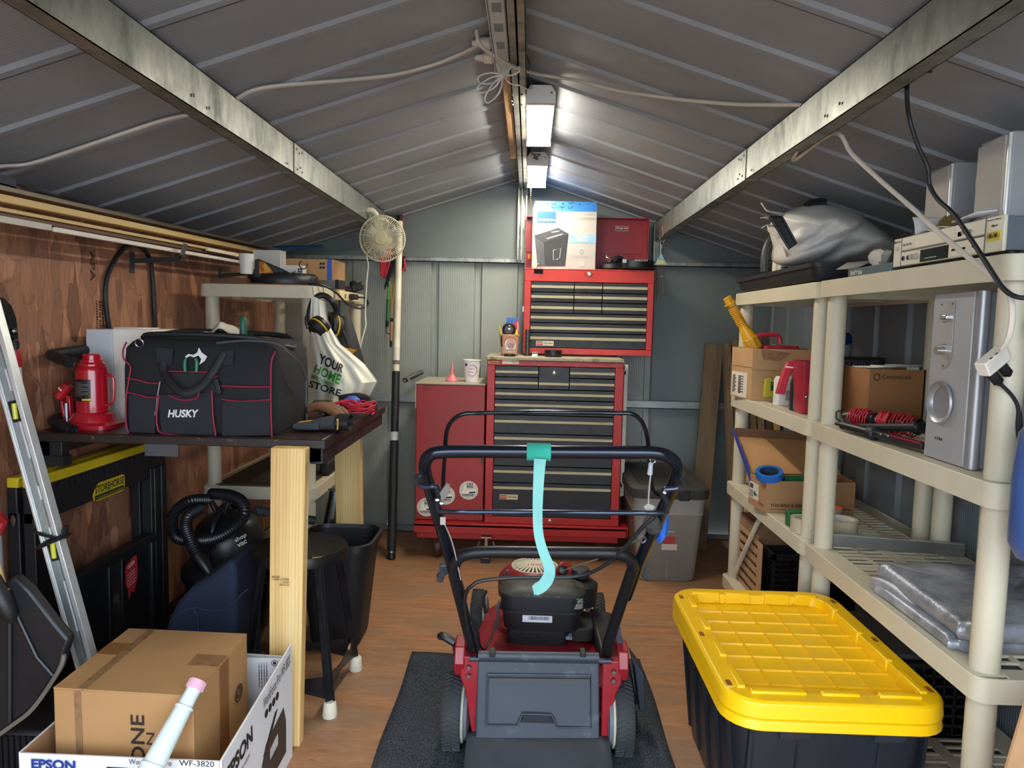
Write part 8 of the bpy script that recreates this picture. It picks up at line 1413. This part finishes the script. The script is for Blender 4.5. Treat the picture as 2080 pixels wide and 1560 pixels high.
# wheels
def wheel(x, y, r, wd, label, inner):
    g = p('wheel', B().lathe([(r * .70, -wd / 2 + .004), (r * .94, -wd / 2), (r * .985, -wd / 2 + .008), (r * .985, wd / 2 - .008), (r * .94, wd / 2), (r * .70, wd / 2 - .004)], (x, y, r), 40, axis=(1, 0, 0)), mk('#2a2c2f', .75, bump=.1), s, w=True, label=label)
    q = B()
    for i in range(44):
        a0 = 2 * math.pi * i / 44
        for half in (-1, 1):
            pts = []
            for t in (0, 1):
                a = a0 + .10 * t + (.07 if half > 0 else 0); pts.append((x + half * (wd * .04 + wd * .44 * t), a))
            (xa, aa), (xb, ab) = pts; w_ = .035
            def P_(xx, an, rad): return V((xx, y + rad * math.cos(an), r + rad * math.sin(an)))
            q.hexa([P_(xa, aa, r * .97), P_(xa, aa + w_, r * .97), P_(xb, ab + w_, r * .97), P_(xb, ab, r * .97)], [P_(xa, aa + .006, r * 1.012), P_(xa, aa + w_ - .006, r * 1.012), P_(xb, ab + w_ - .006, r * 1.0), P_(xb, ab + .006, r * 1.0)])
    p('tread', q, mk('#34363a', .8, bump=.2), g, w=True, kind='stuff')
    xi = x + inner * (wd / 2); p('hub_disc', B().lathe([(r * .74, -.002), (r * .78, .004), (r * .72, .016), (r * .35, .022), (0, .022)], (xi, y, r), 36, axis=(inner, 0, 0)), mk('#6a7078', .45, .2), g, w=True); p('hub_rim', B().ring((xi + inner * .002, y, r), r * .78, .004, (1, 0, 0), 36, 8), mk('#c4bfae', .5), g, w=True, label='pale rim')
    p('hub', B().lathe([(r * .72, 0), (r * .5, .006), (.02, .008), (0, .008)], (x - inner * wd / 2, y, r), 30, axis=(-inner, 0, 0)), mk('#5c6066', .4), g, w=True)
wheel(-.196, 2.01, .108, .052, 'rear wheel on the left', 1); wheel(.298, 2.01, .108, .052, 'rear wheel on the right', -1)
wheel(-.178, 2.72, .10, .046, None, 1); wheel(.295, 2.72, .10, .046, None, -1)
p('axle', B().tube([(-.16, 2.01, .108), (.27, 2.01, .108)], .007, 10), HW, s, w=True)
p('height_lever', B().tube(sp([(-.20, 2.04, .30), (-.235, 2.05, .315), (-.245, 2.06, .31)], 3), .012, 8).tube([(-.19, 2.06, .20), (-.205, 2.05, .30)], .006, 6), BLACK, s, w=True)
# rear flap
FY_ = 1.935
def fl_(px, py, e=0): 
    q_ = pY(px, py, FY_); t = (q_.z - .03) / .27; return pY(px, py, FY_ + .02 * t - e - .012 * math.sin(max(0, min(1, t)) * math.pi))
c_ = [fl_(965, 1502), fl_(1218, 1502), fl_(1217, 1330), fl_(971, 1325)]
fpnl = p('rear_flap', B().hexa(c_, [q_ + V((0, .014, 0)) for q_ in c_]), DKP, s, w=True, bev=.005)
# raised frame line and hand notch
def ftube(pts, r): return B().tube([fl_(a, b_, .001) for a, b_ in pts], r, 6)
p('flap_frame', ftube([(990, 1370), (1200, 1372), (1200, 1478), (1132, 1478), (1125, 1462), (1120, 1452), (1062, 1450), (1056, 1462), (1050, 1474), (988, 1474)], .0032).tube([fl_(988, 1474, .001), fl_(990, 1370, .001)], .0032, 6), DKP, fpnl, w=True)
p('flap_recess', B().prism([fl_(993, 1376, .0), fl_(1197, 1378, .0), fl_(1196, 1390, .0), fl_(996, 1388, .0)], (0, -.0035, 0)), mk('#272c34', .5), fpnl, w=True)
p('hand_notch', B().prism([fl_(1058, 1466, .0), fl_(1064, 1452, 0), fl_(1118, 1454, 0), fl_(1124, 1468, 0)], (0, -.004, 0)), mk('#1c2027', .5), fpnl, w=True, bev=.001)
p('hinge_rod', B().tube([pY(954, 1338, 1.95), pY(1242, 1343, 1.95)], .0075, 12), mk('#2e3540', .4), s, w=True); p('hinge_cover', B().tube([pY(972, 1331, 1.945), pY(1216, 1335, 1.945)], .013, 12), DKP, s, w=True)
for px in (1000, 1184): p('hinge_clip', B().box(pY(px, 1330, 1.93).x - .008, pY(px, 1330, 1.93).x + .008, 1.925, 1.955, pY(px, 1330, 1.93).z - .006, pY(px, 1326, 1.93).z + .004), BLACK, s, w=True, bev=.002)
p('rear_skirt', B().box(-.118, .228, 1.965, 1.975, .022, .06), RM, s, w=True)
p('trailing_shield', B().grid(lambda u, v: V((-.152 + .41 * u, 1.955 - .17 * v - .012 * math.sin(v * math.pi), .062 * (1 - v) ** 1.6 + .0105 + .003 * math.sin(u * 9))), 16, 12), mk('#3c3e42', .8, bump=.25, bs=150), s, w=True, solid=.006, label='dark rubber trailing shield')
# engine
EY = 2.235
def e_(px, py, y=EY): return pY(px, py, y)
xl, xr = e_(1016, 1230).x, e_(1187, 1230).x
zt_, zb_, zs_ = e_(1100, 1213).z, e_(1100, 1284).z, e_(1100, 1245).z
def eb(z, e, r=.045): return rr(xl + e, xr - e, EY + e * .6, EY + .145 - e * .5, r, z, 5)
p('air_box', B().loft([eb(zb_, .012), eb(zs_, .004), eb(zt_ - .01, 0), eb(zt_, 0)]), MBK, s, w=True, bev=0)
p('air_box_lid', B().loft([eb(zt_, -.005), eb(zt_ + .006, -.005), eb(zt_ + .012, .004), eb(zt_ + .021, .030, .04), eb(zt_ + .023, .040, .03)]), mat_worn('#2d2e2c', '#4b4a42', .55, 6, .5), s, w=True)
p('box_step', B().loft([eb(zs_ - .004, -.002), eb(zs_ + .004, -.002)]), MBK, s, w=True)
lb = p('asset_label', B().plate(e_(1061, 1263, EY - .0005), (1, 0, 0), (0, 0, 1), .0965, .0225, .0008), mk('#d3d6df', .4), s, w=True, label='white barcode label'); q = B(); random.seed(2); x_ = .02
while x_ < .086: w_ = random.choice((.0008, .0014, .002)); o = e_(1061, 1263, EY - .0016); q.plate(o + V((x_, 0, .0075)), (1, 0, 0), (0, 0, 1), w_, .012, .0003); x_ += w_ + random.choice((.001, .0015))
p('barcode', q, INK, lb, w=True, kind='stuff')
sk = p('spec_sticker', B().plate(e_(1163, 1238, EY + .004), (1, .25, 0), (0, 0, 1), .034, .035, .0008), mk('#77766f', .5, var=.4, vs=140), s, w=True, label='grey and green spec sticker'); p('sticker_band', B().plate(e_(1163, 1219, EY + .002), (1, .25, 0), (0, 0, 1), .034, .004, .0006), mk('#2d7a4a', .5), sk, w=True); txt('~', e_(1166, 1228, EY + .001), (1, .25, 0), (0, 0, 1), .024, .008, INK, sk, bold=.02)
def lb_(z, e): return rr(xl + .02 + e, xr - .045 - e, EY + .02 + e, EY + .26, .02, z, 4)
p('engine_block', B().loft([lb_(.195, .004), lb_(zb_ - .02, 0), lb_(zb_ + .01, .006)]), MBK, s, w=True, bev=.003)
for k_ in range(4): p('block_rib', B().box(xl + .04 + k_ * .028, xl + .046 + k_ * .028, EY + .012, EY + .024, .225, zb_ - .015), MBK, s, w=True)
p('muffler', B().loft([rr(xr - .05, xr + .04, EY + .05, EY + .2, .03, z, 4) for z in (.20, .25)]), mk('#2c2b2a', .6), s, w=True, bev=.006); p('sensor', B().box(xr - .055, xr - .035, EY + .02, EY + .05, zb_ - .032, zb_ - .022), mk('#8a97a5', .4), s, w=True)
# red recoil housing
rc = pY(1086, 1158, 2.50); ZR = rc.z
p('cowl', B().lathe([(.130, ZR - .085), (.132, ZR - .04), (.126, ZR - .018), (.108, ZR + .002), (.088, ZR + .014), (.078, ZR + .017), (0, ZR + .018)], (rc.x, 2.50, 0), 44), RM, s, w=True)
cg = p('cowl_grille', B().lathe([(.0, ZR + .0185), (.070, ZR + .0185), (.078, ZR + .0145), (.080, ZR + .011), (.082, ZR + .011), (.078, ZR + .0195), (.069, ZR + .0235), (.0, ZR + .0235)][1:5], (rc.x, 2.50, 0), 40), mk('#131315', .7), s, w=True)
q = B()
for k_ in range(30):
    g = 2 * math.pi * k_ / 30; q.bar(V((rc.x + .034 * math.cos(g), 2.50 + .034 * math.sin(g), ZR + .024)), V((rc.x + .081 * math.cos(g), 2.50 + .081 * math.sin(g), ZR + .017)), .0065, .004)
q.lathe([(.036, ZR + .020), (.037, ZR + .025), (.0, ZR + .027)], (rc.x, 2.50, 0), 26).ring((rc.x, 2.50, ZR + .0165), .082, .003, (0, 0, 1), 40, 6)
p('grille_spokes', q, mk('#cfc7b0', .45), cg, w=True, kind='stuff', label='cream fan grille'); txt('~', (rc.x - .026, 2.472, ZR + .0272), (1, 0, 0), (0, .9, .4), .052, .012, mk('#a3242c', .5, var=0), cg, bold=.03)
for a0 in (-150, -110, -65): p('cowl_slot', B().tube([V((rc.x + .121 * math.cos(math.radians(a0 + d_ * 5)), 2.50 + .121 * math.sin(math.radians(a0 + d_ * 5)), ZR - .0085)) for d_ in range(6)], .0035, 6, flat=.7), BLACK, s, w=True)
o = pY(1143, 1158, 2.42); p('rope_guide', B().lathe([(.018, 0), (.016, .016), (.006, .02)], o, 14, axis=(.2, -1, .3)), BLACK, s, w=True); p('cowl_boss', B().lathe([(.03, -.03), (.028, .0), (.02, .006), (0, .006)], o + V((.012, .02, .0)), 16, axis=(.3, -.6, .8)), RM, s, w=True)
o = pY(1178, 1168, 2.45); p('fuel_cap', B().lathe([(.034, -.022), (.035, .0), (.032, .006), (.01, .008), (0, .008)], o + V((0, 0, .018)), 22), MBK, s, w=True); p('fuel_tank', B().lathe([(.06, -.10), (.065, -.03), (.045, -.015), (0, -.01)], o, 22), MBK, s, w=True)
p('lift_hook', B().tube(sp([pY(1026, 1180, 2.36), pY(1027, 1165, 2.36), pY(1031, 1158, 2.36), pY(1034, 1168, 2.36), pY(1033, 1182, 2.36)], 4), .0035, 6), HW, s, w=True)
p('choke_arm', B().tube(sp([pY(986, 1245, 2.3), pY(982, 1215, 2.3), pY(988, 1200, 2.3)], 4), .006, 6), MBK, s, w=True); p('engine_side', B().box(xl - .014, xl - .004, EY + .04, EY + .07, .24, .33), HW, s, w=True)
# discharge chute
p('discharge_cover', B().loft([[(.245, 2.14, .15), (.365, 2.12, .07), (.365, 2.44, .07), (.235, 2.46, .15)], [(.245, 2.14, .235), (.335, 2.12, .215), (.325, 2.44, .245), (.235, 2.46, .255)]]), MBK, s, w=True, bev=.012); p('discharge_flap', B().prism([(.33, 2.09, .26), (.375, 2.09, .20), (.385, 2.09, .08), (.365, 2.09, .075), (.345, 2.09, .21)], (0, .06, 0)), mk('#2c343f', .5), s, w=True, bev=.004)
# handle
def hs(pts, e=0, k=5): return sp([pH(a, b_, e) for a, b_ in pts], k)
low_l = [(957, 1308), (936, 1222), (922, 1160)]; low_r = [(1234, 1308), (1260, 1228), (1283, 1158)]
p('lower_handle', B().tube(hs([(962, 1328), (957, 1308), (936, 1222), (923, 1168), (924, 1146), (934, 1132), (956, 1124), (1000, 1121), (1110, 1122), (1220, 1123), (1258, 1125), (1278, 1134), (1286, 1150), (1282, 1165), (1260, 1230), (1236, 1305), (1232, 1328)], .006), .0155, 14), TUB2, s, w=True)
p('upper_handle', B().tube(hs([(936, 1212), (921, 1158), (905, 1102), (888, 1044), (873, 992), (863, 958), (864, 938), (876, 923), (900, 918), (960, 917), (1100, 918), (1260, 919), (1328, 920), (1358, 928), (1374, 945), (1374, 968), (1362, 1000), (1334, 1062), (1306, 1124), (1290, 1165), (1272, 1212)], -.016), .0155, 14), TUB, s, w=True)
p('bail_bar', B().tube(hs([(899, 1003), (901, 960), (904, 915), (906, 885), (911, 866), (922, 851), (942, 841), (975, 839), (1100, 837), (1250, 839), (1284, 841), (1304, 857), (1314, 885), (1318, 920), (1321, 955), (1326, 992), (1334, 1002), (1345, 1008)], -.045, 6), .0050, 10), mk('#141a24', .25, .4), s, w=True, label='thin upper bail bar')
p('drive_lever', B().tube(hs([(857, 966), (850, 967), (847, 974), (852, 984), (863, 989), (878, 988), (888, 990), (891, 1003), (889, 1022), (891, 1035), (902, 1039), (1000, 1040), (1200, 1041), (1340, 1042), (1352, 1038), (1356, 1026), (1352, 1014), (1346, 1005), (1349, 995), (1360, 993), (1376, 991), (1386, 983), (1386, 974), (1379, 969)], .022, 6), .0062, 10), mk('#3a4352', .22, .7), s, w=True, label='steel lower drive lever')
p('lever_bracket', B().prism([pH(893, 1003, .03), pH(906, 984, .03), pH(914, 988, .03), pH(909, 1008, .03), pH(899, 1016, .03)], hn * .006), mk('#9a9a98', .4, .5), s, w=True); 
for px, py in ((888, 1015), (897, 1022), (1350, 1000)): p('bolt', B().lathe([(.005, 0), (.004, .005), (0, .006)], pH(px, py, .03), 8, axis=(0, -1, .3)), CHROME, s, w=True)
p('wire_tag', B().prism([pH(894, 1052, .02), pH(905, 1052, .02), pH(905, 1066, .02), pH(894, 1066, .02)], hn * .003), mk('#bdb9ae', .5), s, w=True)
p('clamp_knob', B().prism([pH(892, 1150, -.03), pH(911, 1150, -.03), pH(913, 1164, -.03), pH(903, 1172, -.03), pH(899, 1185, -.03), pH(888, 1184, -.03), pH(886, 1174, -.03), pH(893, 1166, -.03)], hn * .016), mk('#3e454e', .45), s, w=True, bev=.004); p('clamp_knob', B().prism([pH(1296, 1138, -.03), pH(1318, 1135, -.03), pH(1322, 1150, -.03), pH(1315, 1160, -.03), pH(1321, 1174, -.03), pH(1312, 1182, -.03), pH(1302, 1170, -.03), pH(1296, 1162, -.03)], hn * .016), mk('#3e454e', .45), s, w=True, bev=.004)
p('fold_lock', B().prism([pH(1248, 1288, -.02), pH(1262, 1278, -.02), pH(1262, 1300, -.02), pH(1272, 1316, -.02), pH(1256, 1318, -.02)], hn * .012), mk('#4c5866', .45), s, w=True, bev=.003)
p('control_cable', B().tube(sp([pH(957, 1300, .016), pH(950, 1270, .018), pH(944, 1225, .02), pH(948, 1202, .02), pH(957, 1191, .02), pH(981, 1179, .01), pH(1051, 1173, 0), pH(1166, 1171, 0), pH(1224, 1151, .01), pH(1270, 1111, .02), pH(1308, 1068, .022), pH(1330, 1050, .02)], 6), .0052, 8), CORD_B, s, w=True); p('control_cable', B().tube(sp([pH(1005, 1262, -.12), pH(1000, 1290, -.05), pH(985, 1318, -.01), pH(975, 1310, .0), pH(970, 1280, .01), pH(955, 1250, .018)], 6), .0035, 8).tube(sp([pH(962, 1320, .02), pH(972, 1330, .015), pH(968, 1300, .018), pH(958, 1265, .018)], 5), .0045, 8), CORD_B, s, w=True)
p('throttle_wire', B().tube(sp([pH(902, 1062, .018), pH(918, 1100, .018), pH(930, 1150, .018), pH(936, 1178, .018)], 5), .0016, 6), mk('#a5a29a', .4), s, w=True)
p('throttle_wire', B().tube(sp([pH(1322, 962, .0), pH(1318, 1000, .002), pH(1317, 1038, .015)], 4), .0022, 6), mk('#a5a29a', .4), s, w=True)
p('cable_ferrule', B().tube([pH(1322, 942, 0), pH(1320, 962, 0)], [.005, .0065], 10), mk('#b5bcc3', .4), s, w=True); p('ferrule_hook', B().ring(pH(1326, 936, -.01), .006, .002, (0, 1, 0), 14, 6), CHROME, s, w=True)
p('starter_rope', B().tube([pY(1146, 1158, 2.40), pY(1215, 1135, 2.15), pY(1300, 1095, 1.86)], .0022, 6), mk('#8a8274', .6), s, w=True); p('rope_guide_eye', B().ring(pH(1305, 1096, .01), .008, .0025, (0, 1, 0), 14, 6), HW, s, w=True)
p('handle_clip', B().tube([pH(1322, 1058, .004), pH(1330, 1072, .004)], .021, 14), mk('#3b3f44', .45), s, w=True, label='grey cable clip'); p('yellow_cable', B().tube(hs([(1374, 965), (1362, 1010), (1340, 1060), (1318, 1108), (1302, 1148)], -.030), .0035, 6), mk('#c9a52a', .5), s, w=True, label='yellow cable')
p('switch_tag', B().prism([pH(1308, 1030, .012), pH(1318, 1024, .012), pH(1330, 1030, .012), pH(1326, 1036, .012), pH(1312, 1036, .012)], hn * .003), mk('#b8b5ae', .5), s, w=True)
# strap and blue rag on the handle
s = th('hook_strap', 'turquoise hook and loop strap hanging from the mower handle', 'strap', pH(1094, 918)); TQ = mk('#2ea48f', .9, bump=.5, bs=420); TQ2 = mk('#7cbab4', .85, bump=.3, bs=300)
ct = pH(1094, 918, -.016); x0, x1 = pH(1070, 915, -.016).x, pH(1119, 915, -.016).x
loops = []
def ringl(x, r): return [V((x, ct.y - .000 + r * math.cos(g), ct.z + r * math.sin(g))) for g in [2 * math.pi * i / 24 for i in range(24)]]
p('wrap', B().loft([ringl(x0, .0162), ringl(x0, .0205), ringl(x1, .0205), ringl(x1, .0162)], caps=False), TQ, s, w=True, bev=.001)
yS = ct.y - .022
cl = [(1097, 932, 0), (1095, 960, 0), (1093, 1000, .002), (1092, 1040, .0), (1093, 1075, -.004), (1098, 1103, -.012), (1107, 1130, -.02), (1115, 1150, -.03), (1116, 1165, -.04), (1110, 1180, -.052), (1099, 1192, -.062), (1083, 1199, -.07)]
cpts = sp([pY(a, b_, yS + d_) for a, b_, d_ in cl], 5); wv = [.0135] * 20 + [.0125] * 50; q = B(); vs, fs = [], []
for i, c0 in enumerate(cpts):
    t = i / (len(cpts) - 1); half = .0138 - .003 * math.sin(min(1, t * 1.25) * math.pi) + (0 if t < .97 else -.003); ang = 0 if t < .45 else min(1.15, (t - .45) * 3.0)
    tt = (cpts[min(i + 1, len(cpts) - 1)] - cpts[max(i - 1, 0)]); dr = V((-tt.z, 0, tt.x)).normalized(); nr_ = tt.normalized().cross(dr) * .0011; vs.append([c0 - dr * half - nr_, c0 + dr * half - nr_, c0 + dr * half + nr_, c0 - dr * half + nr_])
p('hanging_end', B().loft(vs), TQ2, s, w=True, label='pale turquoise loop side')
one('blue_towel', B().grid(lambda u, v: pH(1345, 1072, -.03) + V((.015 * math.sin(v * math.pi) * math.cos(2 * math.pi * u) * (1 + .3 * math.sin(u * 19)) + .012 * (.5 - v), .02 * math.sin(v * math.pi) * math.sin(2 * math.pi * u), .034 * math.cos(v * math.pi) + .005 * math.sin(u * 23 + v * 7))), 26, 12, True), mk('#1f63c4', .7), 'bright blue paper towel tucked on the mower handle beside the grey tote', 'towel')
